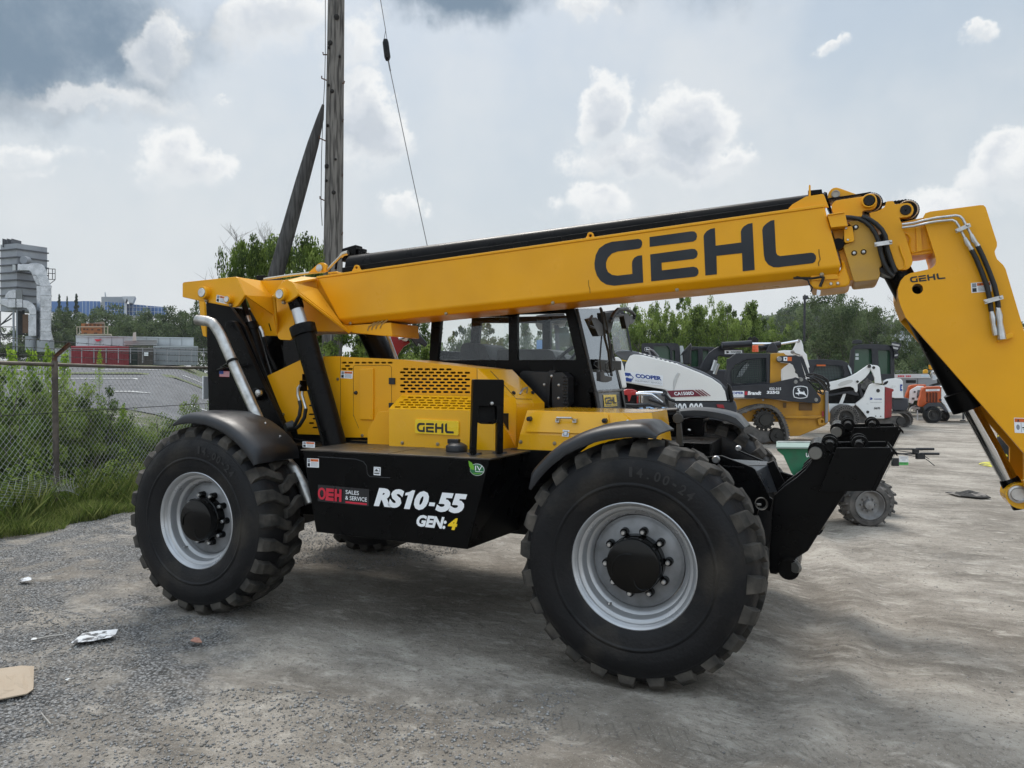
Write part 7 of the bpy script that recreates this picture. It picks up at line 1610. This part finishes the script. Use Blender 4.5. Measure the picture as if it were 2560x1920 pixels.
part('rear_post', M_YL, TL, 'U', [(1010,445),(1060,435),(1240,430),(1270,460),(1330,480),(1180,492),(1120,515),(1118,580),(1200,600),(1335,612),(1250,670),(1195,720),(1190,900),(1180,920),(1000,958)], d+.08, .8, bevel=.012)
b = MB(); b.lathe([(.0,-.04),(.06,-.04),(.065,.0)], PD('U',1157,535,d-.1), FWD, 18)
for (x, y) in ((1445,930),(1542,892),(1797,1240)): b.lathe([(.0,-.03),(.012,-.03),(.012,-.02),(.045,-.02),(.05,.0)], PD('U',x,y,d-.1), FWD, 14)
b.lathe([(0,-.02),(.02,-.02),(.02,0)], PD('U',880,1245,d-.1), FWD, 10); b.build('arm_pin', mat('pin_steel', (.28,.28,.27), .4, .7), LA, smooth=40)
dd = ddecal('U',(1235,498),(1378,500),(1235,568),d-.108); dd.rect(0,0,.45,1,M_W,0); dd.rect(.47,0,1,1,M_OR,0); dd.poly([(.1,.3),(.35,.2),(.3,.8),(.2,.6)],M_INK,1); dd.build('warning_sticker', LA)
b = MB(); p = PD('U',748,300,d+.5); b.tube([p-UP*px2m('U',118,d), p-UP*px2m('U',60,d), p-UP*px2m('U',58,d), p-UP*px2m('U',5,d), p], [px2m('U',56,d),px2m('U',56,d),px2m('U',53,d),px2m('U',52,d),px2m('U',48,d)], 18); b.build('beacon', mat('beacon_orange', (.85,.10,.01), .25, coat=.5), TL, smooth=30)
b = MB()
for i, P_ in enumerate((((1620,820),(1700,850),(1800,900),(1900,1000),(1940,1080)),((1640,880),(1760,900),(1880,960),(1960,1060),(1920,1150),(1820,1100)),((1650,900),(1750,1000),(1850,1060),(1900,1140)),((1640,800),(1760,790),(1900,830),(2000,900),(2030,1000),(1990,1080)),((1660,840),(1800,860),(1920,920),(1990,1010)))): b.tube([PD('U',x,y,d-.15+.06*i) for x, y in P_], .022, 8)
b.build('hydraulic_hose', M_HOSE, TL, smooth=50)
dd = ddecal('U',(345,1088),(556,1088),(345,1198),d-.105); dd.rect(0,0,1,1,M_W,0); dd.text('OPER',.02,.14,.96,.52,M_BL,1,.04); dd.text('T RENTALS',.02,.72,.96,.88,M_GY,1); dd.build('rental_sign', LA)
dd = ddecal('U',(565,1090),(850,1090),(565,1158),d-.105); dd.poly([(.0,.1),(.06,.1),(.05,1),(-.01,1)],M_R,1); dd.poly([(.08,.1),(.16,.1),(.15,1),(.07,1)],M_R,1); dd.text('Brandt',.17,.0,1,.98,M_W,1,.05,.15); dd.build('dealer_lettering', LA)
dd = ddecal('U',(945,1028),(1192,1028),(945,1140),d-.105); dd.text('022-315',.18,0,1,.40,M_W,1,.02); dd.text('325G',0,.52,.88,.98,M_W,1,.05); dd.build('number_lettering', LA)
def deer(c, P0, P1, P3, d, par, lift=.006):
    e = ddecal(c, P0, P1, P3, d, lift); sh = [(.06,.10),(.30,.02),(.5,.0),(.70,.02),(.94,.10),(1,.35),(1,.65),(.94,.90),(.70,.98),(.5,1),(.30,.98),(.06,.90),(0,.65),(0,.35)]
    e.poly(sh, M_W, 0); e.poly([(.5+(x-.5)*.90, .5+(y-.5)*.88) for x, y in sh], M_INK, 1)
    q = lambda L: [((x-1398)/262., (y-998)/222.) for x, y in L]
    e.poly(q([(1437,1125),(1445,1120),(1485,1118),(1495,1105),(1478,1085),(1470,1078),(1478,1072),(1500,1072),(1512,1078),(1522,1100),(1560,1104),(1580,1110),(1574,1090),(1580,1086),(1592,1098),(1597,1120),(1610,1140),(1638,1180),(1632,1186),(1598,1158),(1560,1143),(1520,1140),(1492,1143),(1500,1165),(1492,1168),(1474,1142),(1450,1140),(1440,1135)]), M_W, 2)
    e.poly(q([(1484,1072),(1476,1055),(1462,1045),(1468,1038),(1482,1050),(1480,1030),(1488,1028),(1494,1052),(1508,1045),(1512,1030),(1520,1034),(1514,1054),(1500,1062),(1500,1072)]), M_W, 2); return e.build('deer_emblem', par)
deer('U',(1398,998),(1660,998),(1398,1220),d-.105,LA)
# ---- two excavators with black cabs behind the roller
GX = None
def cabx(c, pts, wins, d, label, extra=None):
    t = thing('excavator', label, 'excavator', GB_(c, sum(p[0] for p in pts)/len(pts), d)); cb = part('cab', M_BK, t, c, pts, d, 1.4, wins, bevel=.02)
    for w in wins: part('window', mat('cab_tinted_glass', (.03,.075,.045), .1), cb, c, w, d+.1, .02)
    z1 = min(p.z for p in Ds(c, pts, d)); q = GB_(c, sum(p[0] for p in pts)/len(pts), d); b = MB(); b.obox(V((q.x,q.y,(z1+q.z+.7)/2))+FWD*.7, RGT*1.0, FWD*.8, UP*((z1-q.z-.7)/2)); b.build('body', M_CH2, t, bevel=.03)
    for s in (0, 1.5):
        b = MB(); b.obox(q+FWD*s+UP*.33, RGT*1.2, FWD*.22, UP*.32); b.build('track', M_TR, t, bevel=.2, seg=3)
    return t, cb
E1_, E1c = cabx('K', [(618,480),(640,474),(950,472),(985,482),(1000,505),(1005,670),(1000,760),(700,760),(620,700)], [[(735,500),(880,500),(905,540),(910,700),(780,700)],[(925,540),(955,545),(960,690),(930,690)]], 22, 'black cabbed excavator with a white deer badge above the white hood')
deer('K',(648,514),(705,514),(648,560),22-.01,E1c,.01)
b = MB(); b.tube([PD('K',x,y,21.8) for x, y in ((690,545),(705,538),(735,550),(790,610))], .03, 8); b.tube([PD('K',x,y,21.8) for x, y in ((690,545),(710,600))], .03, 8); b.build('mirror_arm', mat('mirror_grey', (.2,.2,.21), .4), E1_)
part('front_pane', mat('pale_pane', (.5,.55,.56), .2), E1_, 'K', [(1003,500),(1035,500),(1050,560),(1040,670),(1012,670)], 22.2, .8)
E2_, E2c = cabx('K', [(1108,520),(1130,508),(1330,512),(1370,525),(1385,560),(1385,740),(1110,740)], [[(1120,550),(1185,540),(1190,710),(1122,710)],[(1235,545),(1290,545),(1290,700),(1235,700)]], 23, 'black cabbed excavator whose arm passes behind the loader')
part('boom', M_BK, E2_, 'K', [(1200,730),(1235,660),(1290,575),(1345,532),(1390,508),(1450,500),(1540,540),(1560,610),(1480,612),(1400,600),(1355,640),(1310,740),(1260,780)], 20.6, .35, bevel=.03)
b = MB(); b.tube([PD('U',170,300,20.5), PD('U',680,270,20.5)], .16*.6, 14, mi=0); b.tube([PD('U',670,278,20.5), PD('U',1020,276,20.5)], .045, 10, mi=1); b.tube([PD('U',1190,275,20.5), PD('U',1480,225,20.5)], .035, 10, mi=1); b.tube([PD('U',820,350,20.8), PD('U',1180,285,20.7)], .10, 12, mi=0); slabD(b,'U',[(100,340),(180,270),(220,265),(220,330),(540,380),(560,430),(100,400)],20.6,.3,0); b.build('boom_cylinder', [M_BK, M_CH], E2_, smooth=40)
part('bucket', M_BK, E2_, 'U', [(930,420),(960,340),(1010,265),(1060,245),(1090,270),(1130,340),(1138,430)], 20.3, .6, bevel=.04)
b = MB(); slabD(b,'U',[(600,215),(640,160),(680,150),(690,190),(710,150),(750,148),(800,190),(805,255),(760,262),(640,255)],20.7,.35); b.build('coupler', M_GB, E2_, bevel=.03)
dd = ddecal('U',(218,385),(520,385),(218,450),20.58); dd.rect(0,0,1,1,M_W,0); dd.text('COOPER',.35,.25,.95,.75,M_INK,1,.03); dd.poly([(.06,.25),(.2,.25),(.26,.5),(.2,.8),(.06,.8),(.12,.5)],M_INK,1); dd.build('rental_sign', E2_)
b = MB()
for P_ in (((60,560),(30,660),(0,740)),((110,620),(60,740),(40,800))): b.tube([PD('U',x,y,20.4) for x, y in P_], .05, 8)
b.build('hydraulic_rod', mat('rod_white', (.6,.62,.62), .2, .5), E2_)
# ---- white excavator arm between the loaders
WE = thing('white_excavator', 'white excavator arm and body showing between the loader and the skid steer', 'excavator', GB_('U', 1500, 22)); 
part('arm', M_WD, WE, 'U', [(1468,215),(1500,195),(1545,212),(1575,300),(1585,400),(1640,460),(1650,540),(1690,680),(1640,700),(1560,485),(1500,470),(1420,470),(1380,400),(1430,310)], 21.6, .3, bevel=.02)
part('body', M_WD, WE, 'U', [(1140,400),(1250,385),(1400,390),(1500,470),(1640,540),(1680,760),(1700,1400),(1250,1400),(1180,480)], 22.2, 1.2, bevel=.03)
b = MB(); 
for (x, y, r_) in ((1490,222,.05),(1388,415,.05)): b.lathe([(0,-.03),(r_,-.03),(r_*1.1,0)], PD('U',x,y,21.6), FWD, 14)
b.tube([PD('U',x,y,21.5) for x, y in ((1400,405),(1440,440),(1520,468))], .02, 6); b.build('arm_pin', mat('pin_steel', (.28,.28,.27)), WE, smooth=40)
# ---- skid steer loader
d = 22.8; SS = thing('skid_steer', 'dirty white skid steer loader with a red rear end and a punctured solid tyre', 'skid steer', GB_('Y', 800, d))
part('rear_body', M_WD, SS, 'Y', [(620,1212),(700,1150),(760,1090),(810,980),(850,905),(900,884),(960,890),(1095,925),(1090,1448),(820,1442),(760,1360),(700,1290)], d, 1.4, bevel=.02)
part('lower_body', M_WD, SS, 'Y', [(180,1208),(640,1208),(620,1240),(480,1250),(330,1290),(260,1390),(200,1360)], d+.05, 1.3, bevel=.02)
part('strut', M_WD, SS, 'Y', [(440,1040),(480,1050),(425,1212),(365,1212)], d+.02, .1)
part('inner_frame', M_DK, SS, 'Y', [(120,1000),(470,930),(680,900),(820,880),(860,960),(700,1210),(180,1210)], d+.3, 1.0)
part('engine_part', mat('machine_dim_grey', (.2,.2,.2), .6, 0, (.05,.05,.05), 8), SS, 'Y', [(720,900),(820,800),(930,880),(800,1010),(720,960)], d+.22, .1)
part('lift_arm', M_WD, SS, 'Y', [(120,880),(200,862),(330,835),(480,792),(560,760),(640,718),(740,650),(825,592),(870,578),(900,592),(882,650),(845,720),(790,790),(700,868),(662,900),(665,960),(662,1005),(642,1030),(622,1015),(600,960),(550,935),(470,940),(330,970),(180,1005)], d-.06, .15, bevel=.015)
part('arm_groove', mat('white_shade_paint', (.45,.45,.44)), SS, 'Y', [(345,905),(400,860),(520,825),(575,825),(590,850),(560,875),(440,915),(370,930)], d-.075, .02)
part('rear_link', M_WD, SS, 'Y', [(862,650),(880,605),(920,588),(990,602),(1018,635),(1048,890),(940,884),(935,800),(900,720)], d-.1, .3, bevel=.02)
part('tail_door', mat('worn_red_paint', (.28,.025,.025), .5, 0, (.18,.03,.03), 3), SS, 'Y', [(1105,938),(1200,966),(1240,975),(1240,1010),(1215,1015),(1205,1425),(1085,1442)], d+.05, 1.3, bevel=.02)
part('lower_arm', M_BK, SS, 'Y', [(200,1055),(450,1015),(640,995),(690,1075),(640,1080),(480,1045),(200,1090)], d-.02, .1, bevel=.01)
part('stay', M_BK, SS, 'Y', [(665,905),(700,890),(760,1080),(725,1110)], d-.03, .08)
part('underbody', M_TR, SS, 'Y', [(620,1240),(700,1290),(790,1400),(820,1445),(1090,1450),(1200,1440),(1180,1520),(560,1520)], d+.15, 1.2)
wheel_bg(SS, 'Y', 480, 1440, 222, 122, d-.32, .32, M_TR, M_RW, 0, 30)
CS_ = part('cab', M_BK, SS, 'Q', [(100,560),(140,455),(300,450),(480,462),(530,485),(555,540),(568,600),(350,668),(230,680),(120,660)], d+.15, 1.1, [[(190,605),(240,505),(470,512),(495,570),(490,620),(350,655),(220,650)]], bevel=.03)
b = MB()
for k in range(18): x = 240+k*14.5; b.tube([PD('Q',x,508,d+.13), PD('Q',x-10,655-(k>8)*(k-8)*5,d+.13)], .006, 4)
for k in range(10): b.tube([PD('Q',205,515+k*14,d+.13), PD('Q',492,515+k*14,d+.13)], .006, 4)
b.build('window_mesh', M_BK, CS_); part('window_glass', mat('pale_green_glass', (.12,.17,.15), .1), CS_, 'Q', [(185,610),(235,500),(475,508),(500,625),(350,660),(220,655)], d+.3, .02)
part('cab_sticker', M_OR, CS_, 'Q', rectp(235,502,320,516), d+.12, .01)
part('front_pane', mat('pale_pane', (.5,.55,.56)), CS_, 'Y', [(505,600),(520,590),(560,650),(575,740),(560,740)], d+.1, .5)
b = MB()
for (x, y, r_) in ((850,608,.05),(920,632,.04),(662,855,.035),(640,1005,.018),(990,1000,.05),(825,1340,.04),(950,1405,.014),(1030,1408,.014)): b.lathe([(0,-.012),(r_*.6,-.012),(r_,-.02),(r_*1.15,.0)], PD('Y',x,y,d-.1 if y < 900 else d), FWD, 14)
b.build('pivot_pin', mat('pin_dark', (.03,.028,.025), .5), SS, smooth=40)
dd = ddecal('Y',(850,1105),(1075,1105),(850,1300),d-.004); dd.poly([(.02,.02),(.16,.02),(.24,.12),(.16,.20),(.02,.20),(.08,.11)],M_BL,1); dd.text('COOPER',.34,.10,.90,.19,M_BL,1,.03); dd.rect(.06,.40,.88,.42,M_GY,1); dd.text('S670',.34,.80,.76,.98,M_INK,1,.03); dd.build('body_lettering', SS)
b = MB()
for P_ in (((130,640),(220,600),(330,650),(355,740),(330,780)),((160,660),(260,640),(330,720),(340,760)),((140,600),(200,620),(280,640))): b.tube([PD('Q',x,y,d-.4) for x, y in P_], .03, 8)
b.build('hydraulic_hose', M_HOSE, SS, smooth=50)
# ---- compact excavator with tall cab
d = 25.5; CE = thing('compact_excavator', 'compact excavator with a tall black cab and white rounded tail behind the skid steer', 'excavator', GB_('Q', 900, d))
CC = part('cab', M_BK, CE, 'Q', [(540,640),(548,480),(562,360),(590,322),(640,308),(780,306),(920,314),(958,328),(974,360),(978,640),(700,660)], d, 1.3, [[(603,350),(752,350),(762,370),(764,590),(590,590),(592,480)],[(820,362),(930,364),(940,380),(940,590),(830,592)]], bevel=.04)
for P_ in ([(600,348),(766,348),(766,592),(588,592)],[(818,360),(942,362),(942,592),(828,594)]): part('window', mat('cab_tinted_glass', (.04,.085,.075), .1), CC, 'Q', P_, d+.12, .02)
b = MB()
for (y) in (400,435): slabD(b,'Q',rectp(605,y-4,635,y+20),d+.11,.01)
b.build('window_sticker', mat('pale_pane', (.5,.55,.56)), CC)
part('tail', M_WD, CE, 'Q', [(865,660),(900,640),(980,630),(1040,636),(1056,660),(1062,800),(1066,822),(975,822),(900,800)], d-.1, 1.4, bevel=.05)
part('exhaust', M_RUB, CE, 'Q', [(870,700),(878,670),(915,655),(920,668),(900,690)], d-.4, .1, bevel=.02)
part('counterweight', M_CH2, CE, 'Q', [(950,820),(1108,824),(1114,900),(1095,940),(960,945)], d+.0, 1.4, bevel=.05)
track(CE, 'Q', [(860,970),(1000,962),(1080,968),(1130,1015),(1125,1070),(1085,1105),(1000,1115),(860,1110),(760,1100),(760,980)], d-.25, .4, 9, M_TR, 46)
track(CE, 'Q', [(900,960),(1060,955),(1120,960),(1150,1010),(1140,1060),(1100,1095),(900,1090)], d+1.1, .4, 9, M_TR, 46)
b = MB(); b.lathe([(0,0),(px2m('Q',38,d),0),(px2m('Q',44,d),.05),(px2m('Q',50,d),.2)], PD('Q',1042,1042,d-.2), FWD, 22); b.build('idler', M_RW, CE, smooth=40)
part('track_frame', M_TR, CE, 'Q', [(780,1000),(1010,990),(1060,1040),(1010,1085),(780,1080)], d-.15, .2)
b = MB(); dd = ddecal('Q',(1030,690),(1052,690),(1030,752),d-.105); dd.poly([(0,0),(1,0),(1,.25),(.4,.35),(.7,.5),(.4,.65),(1,.75),(1,1),(0,1)],M_BL,1); dd.build('emblem', CE)
b = MB(); slabD(b,'Q',[(572,300),(580,270),(620,262),(665,268),(672,300)],d+.2,.3); slabD(b,'Q',[(940,320),(955,285),(1040,300),(1045,320),(1000,395),(975,385),(960,330)],d-.1,.12); slabD(b,'Q',[(975,395),(1015,385),(1020,410),(1005,445),(975,440)],d-.1,.12); b.build('work_light', M_BK, CE, bevel=.02)
b = MB(); 
for P_ in ([(955,298),(1028,312),(1022,328),(950,314)],[(962,330),(1015,342),(1008,358),(968,350)],[(978,408),(1010,402),(1006,418),(978,422)]): slabD(b,'Q',P_,d-.12,.03)
b.build('light_lens', mat('lens_grey', (.4,.4,.4), .2), CE)
# ---- light towers
d = 28; L1 = thing('light_tower', 'orange and white towable light tower with a round reflector lamp', 'trailer', GB_('a', 600, d))
M_ORP = mat('orange_paint', (.55,.10,.015), .45, 0, (.45,.08,.015), 3)
OP_ = part('engine_cover', M_ORP, L1, 'a', [(358,1000),(370,900),(395,830),(412,740),(430,702),(500,686),(716,680),(716,930),(500,940),(435,1002)], d, 1.3, bevel=.03)
b = MB()
for r_ in range(8):
    for k in range(4): x = 484+k*48; y = 772+r_*20; slabD(b,'a',[(x,y),(x+10,y),(x+34,y+14),(x+34,y+20),(x+24,y+20),(x,y+8)],d-.02,.03)
b.build('louvre', M_DK, OP_)
dd = ddecal('a',(473,722),(698,716),(473,755),d-.01); dd.rect(0,0,1,1,M_W,0); dd.rect(.2,.4,.8,.55,M_GY,1); dd.build('label_strip', OP_)
part('side_panel', M_WD, L1, 'a', [(718,682),(800,668),(1300,668),(1300,1092),(838,1092),(770,970),(718,925)], d, 1.3, bevel=.03)
part('fender', M_CH2, L1, 'a', [(432,1012),(500,948),(540,940),(700,940),(740,960),(842,1090),(800,1092),(720,1010),(690,1000),(530,1000),(460,1062)], d-.2, .3, bevel=.02)
wheel_bg(L1, 'a', 600, 1132, 138, 84, d-.2, .22, M_RUB, M_RW); wheel_bg(L1, 'a', 770, 1150, 95, 60, d+1.0, .22, M_RUB, M_RW)
b = MB(); b.lathe([(0,-.02),(.04,-.02),(.05,0)], PD('a',708,892,d), FWD, 14); b.build('latch', M_BK, L1, smooth=40)
dd = ddecal('a',(836,912),(898,912),(836,960),d-.01); dd.poly([(0,0),(.7,0),(1,.5),(.7,1),(0,1),(0,.75),(.4,.7),(.55,.5),(.4,.3),(0,.25)],M_BL,1); dd.build('emblem', L1)
b = MB(); b.tube([PD('a',1075,1090,d), PD('a',1075,1200,d)], .035, 8, mi=0); slabD(b,'a',[(1025,1216),(1110,1216),(1112,1228),(1025,1228)],d-.1,.3); b.tube([PD('a',1075,1150,d), PD('a',1075,1215,d)], .028, 8, mi=1); b.build('jack', [M_BK, M_ST], L1)
part('mast_clamp', M_DK, L1, 'a', [(650,560),(740,540),(760,600),(800,640),(700,650),(590,670),(520,660),(580,640),(660,620)], d-.2, .1)
b = MB(); c_ = PD('a',600,462,d-.4); axl = (-FWD*.75 + RGT*.25 - UP*.45).normalized(); b.lathe([(0,-.06),(.10,-.05),(.17,.02),(.225,.13),(.235,.135),(.235,.12),(.17,-.0),(.0,-.10)], c_, axl, 28); b.build('reflector_lamp', mat('reflector_glass', (.45,.45,.45), .15, .7), L1, smooth=50)
part('lamp_housing', mat('machine_yellow_bright', (.75,.38,.02), .4), L1, 'a', [(430,425),(450,405),(500,402),(512,420),(512,470),(430,472)], d-.2, .2, bevel=.03)
b = MB(); b.tube([PD('a',600,330,d), PD('a',604,370,d)], .03, 6, mi=0); b.lathe([(0,-.1),(.07,-.05),(.08,.1),(0,.1)], PD('a',556,376,d), UP, 12); b.build('lamp_cap', mat('machine_yellow_bright', (.75,.38,.02)), L1, smooth=40)
d = 30; L2 = thing('light_tower', 'second orange and white tower trailer half hidden behind the first', 'trailer', GB_('a', 300, d))
part('engine_cover', M_ORP, L2, 'a', [(150,862),(170,790),(195,740),(205,690),(232,660),(340,646),(480,648),(480,700),(300,720),(230,760),(215,870)], d+.1, 1.2, bevel=.03)
part('side_panel', M_WD, L2, 'a', [(205,940),(218,760),(225,735),(345,668),(450,672),(400,760),(370,860),(368,900),(290,905),(268,962)], d, 1.2, bevel=.03)
part('vent_grille', mat('machine_dim_grey', (.2,.2,.2)), L2, 'a', [(345,735),(400,735),(395,830),(360,870),(330,850)], d-.02, .04)
b = MB(); slabD(b,'a',rectp(285,748,312,780),d-.02,.03); slabD(b,'a',rectp(255,855,295,885),d-.02,.03); b.build('hatch', mat('machine_dim_grey', (.2,.2,.2)), L2)
part('drawbar', M_BK, L2, 'a', [(210,965),(280,975),(400,1010),(440,1060),(420,1110),(300,1060),(230,1010)], d-.2, .6)
b = MB(); 
for (x, y) in ((250,1020),(290,1018),(325,1020),(360,1025),(300,1040)): b.lathe([(0,-.03),(.05,-.03),(.05,0)], PD('a',x,y,d-.22), FWD, 10)
b.tube([PD('a',x,y,d-.3) for x, y in ((232,1150),(228,1050),(250,1000),(320,985))], .012, 5); b.tube([PD('a',340,1060,d-.3), PD('a',348,1280,d-.6)], .025, 6); b.build('socket', mat('socket_pale', (.45,.45,.45), .4), L2, smooth=40)
# ---- long grey compressor
d = 32; LG = thing('site_compressor', 'long pale grey equipment trailer with a white top behind the light towers', 'trailer', GB_('a', 400, d))
part('body', mat('compressor_grey', (.24,.25,.26), .5), LG, 'a', [(-40,545),(560,545),(900,560),(900,900),(-40,900)], d, 2, bevel=.02)
part('top_cover', mat('compressor_white', (.52,.53,.53), .5), LG, 'a', [(-40,482),(515,476),(585,546),(-40,546)], d-.03, 2.1, bevel=.02)
b = MB(); slabD(b,'a',rectp(160,575,318,622),d-.02,.05); b.build('dark_panel', M_DK, LG); b = MB(); slabD(b,'a',rectp(344,548,350,640),d-.02,.03); b.build('seam', M_DK, LG)
dd = ddecal('a',(30,500),(240,500),(30,530),d-.035); [dd.rect(k*.125,0,k*.125+.09,.9,M_R,1) for k in range(8) if k != 4]; dd.build('top_marking', LG)
dd = ddecal('a',(400,495),(520,495),(400,522),d-.035); dd.rect(0,0,1,1,mat('pale_blue', (.5,.62,.70), .5),0); dd.build('label_strip', LG)
BFn = thing('rear_boundary_fence', 'thin mesh fence with posts behind the trailers at the right', 'fence', GB_('a', 300, 37)); b = MB()
for k in range(14): x = -300+k*90; b.tube([PD('a',x,430,37), PD('a',x,620,37)], .03, 5)
for y in (430,450): b.tube([PD('a',-700,y,37), PD('a',1500,y,37)], .02, 5)
b.build('posts_and_rail', mat('far_fence_grey', (.3,.3,.3)), BFn)
# ---- green power buggy
d = 8.5; PBg = thing('power_buggy', 'green tubbed walk behind dumper with chunky grey wheels and long handlebars', 'dumper', GB_('C', 1925, d))
part('tub', mat('tub_green', (.012,.16,.075), .45, 0, (.03,.11,.06), 6, lo=.5, hi=.75), PBg, 'C', [(1148,262),(1190,258),(1700,262),(1690,300),(1600,560),(1420,600),(1300,520),(1270,480),(1200,330),(1150,290)], d+.05, .7, bevel=.02)
part('tub_liner', mat('concrete_crust', (.22,.24,.22), .9, 0, (.35,.37,.35), 10), PBg, 'C', [(1152,215),(1700,218),(1700,268),(1148,262),(1150,240)], d+.55, .12, bevel=.01)
part('tub_rim', mat('rim_grey_green', (.25,.33,.29), .7), PBg, 'C', [(1140,258),(1700,262),(1700,278),(1140,275)], d, .76, bevel=.008)
dd = ddecal('C',(1388,308),(1440,308),(1388,345),d+.045); dd.text('UR',0,0,1,1,M_W,1,.05); dd.build('tub_lettering', PBg)
dd = ddecal('C',(1412,372),(1440,372),(1412,392),d+.045); dd.text('C',0,0,1,1,M_W,1,.04); dd.build('tub_lettering', PBg)
part('engine', M_PL, PBg, 'C', [(1560,420),(1900,380),(2000,560),(1940,640),(1800,720),(1600,720)], d+.1, .5, bevel=.03)
part('side_frame', mat('frame_pale', (.4,.42,.42), .4, .3), PBg, 'C', [(1305,490),(1400,430),(1430,440),(1380,480),(1320,515)], d-.05, .08, bevel=.01)
M_GT = mat('dusty_grey_tyre', (.06,.058,.055), .85, 0, (.14,.13,.12), 9, .3, 40); M_GRM = mat('dusty_grey_rim', (.30,.30,.30), .6, .2, (.22,.21,.20), 12)
wheel_bg(PBg, 'C', 1925, 748, 188, 122, d, .26, M_GT, M_GRM, 16); wheel_bg(PBg, 'C', 1960, 720, 188, 122, d+.75, .26, M_GT, M_GRM, 16)
b = MB(); s_ = px2m('G', 1, 7.6)
for (y, x0, x1, gx0) in ((366,1290,1632,1520),(397,1300,1665,1545)): b.tube([PD('G',x0-120,y+8,8.2), PD('G',x0,y,7.7), PD('G',x1,y+1,7.6)], 5.2*s_, 8); b.tube([PD('G',gx0,y,7.6), PD('G',x1,y+1,7.6)], 8.2*s_, 10)
b.build('handlebar', M_PL, PBg, smooth=50)
b = MB()
for P_ in (((1515,378),(1520,372),(1560,374)),((1385,388),(1440,402),(1500,412),(1545,415)),((1540,400),(1570,412),(1602,432)),((1538,418),(1580,430),(1610,452),(1636,474)),((1370,372),(1450,384),(1520,396))): b.tube([PD('G',x,y,7.58) for x, y in P_], 2.6*s_, 6)
b.obox(PD('G',1545,412,7.58), RGT*.04, FWD*.02, UP*.03); b.obox(PD('G',1515,378,7.58), RGT*.025, FWD*.02, UP*.02); b.obox(PD('G',1383,450,7.6), RGT*.03, FWD*.02, UP*.04); b.build('brake_lever', M_PL, PBg, smooth=50)
dd = ddecal('G',(1407,411),(1468,411),(1407,470),7.6,.002); dd.rect(0,0,1,.68,M_W,0); dd.rect(0,.68,1,1,mat('tag_green', (.10,.45,.12), .5),0); dd.rect(.15,.2,.85,.24,M_GY,1); dd.rect(.3,.42,.7,.46,M_GY,1); dd.text('READY TO RENT',.1,.74,.9,.84,M_INK,1); dd.build('hang_tag', PBg)
# ---- black and yellow post base
d = 14.3; YB_ = thing('bollard', 'worn black and yellow bollard standing on a round yellow base', 'bollard', GB_('G', 2110, d))
q = GB_('G', 2113, d); b = MB(); b.tube([q, q+UP*.25, q+UP*.66, q+UP*.75], [.215,.205,.185,.13], 24); b.build('drum', mat('black_yellow_worn', (.015,.015,.017), .6, 0, (.75,.62,.03), 3.2, .2, 20, lo=.55, hi=.57), YB_, smooth=40)
q2 = GB_('G', 2130, d); b = MB(); b.lathe([(0,.035),(.50,.03),(.53,.015),(.53,.0)], q2, UP, 40); b.build('base_disc', mat('base_yellow', (.60,.56,.05), .6, 0, (.12,.11,.06), 5, lo=.5, hi=.65), YB_, smooth=40)
# blue sign far beyond, seen through the cab
SGN = thing('blue_sign', 'small blue sign board seen through the cab window', 'sign', GB_('B', 1440, 33)); part('board', mat('sign_blue', (.12,.25,.50), .5), SGN, 'B', [(1395,348),(1490,345),(1490,415),(1395,418)], 33, .1); b = MB(); b.tube([PD('B',1420,415,33.05), GB_('B',1420,33.05)], .05, 6); b.tube([PD('B',1470,415,33.05), GB_('B',1470,33.05)], .05, 6); b.build('post', mat('post_dark', (.04,.04,.045)), SGN)

# ---- ordinals for look-alikes, counted from the left of the view
ORD = 'first second third fourth fifth sixth seventh eighth ninth tenth eleventh twelfth thirteenth fourteenth fifteenth sixteenth seventeenth eighteenth nineteenth twentieth twenty-first twenty-second twenty-third twenty-fourth twenty-fifth twenty-sixth twenty-seventh twenty-eighth twenty-ninth thirtieth'.split()
_by = {}
for o in COL.objects:
    if o.parent is None and o.get('label') and o.get('group'): _by.setdefault(o['label'], []).append(o)
for lab, L_ in _by.items():
    if len(L_) > 1 and len(L_) <= 30:
        L_.sort(key=lambda o: (o.location-CAM).dot(RGT)/max((o.location-CAM).dot(FWD), .1))
        for i, o in enumerate(L_): o['label'] = lab + (', ' + ORD[i] + ' from the left')

# ---- hazy air
HAZE = True
if HAZE:
    b = MB(); b.box((CAM.x-420, CAM.y-420, -2.0), (CAM.x+420, CAM.y+420, 60)); hm = bpy.data.materials.new('haze_air'); hm.use_nodes = True; t = hm.node_tree; t.nodes.clear()
    pv = t.nodes.new('ShaderNodeVolumePrincipled'); pv.inputs['Color'].default_value = (.92,.95,1,1); pv.inputs['Density'].default_value = .0003; oo = t.nodes.new('ShaderNodeOutputMaterial'); t.links.new(pv.outputs[0], oo.inputs['Volume'])
    o = b.build('haze', hm); tag(o, 'thin pale haze lying over the whole yard', 'haze', kind='stuff')
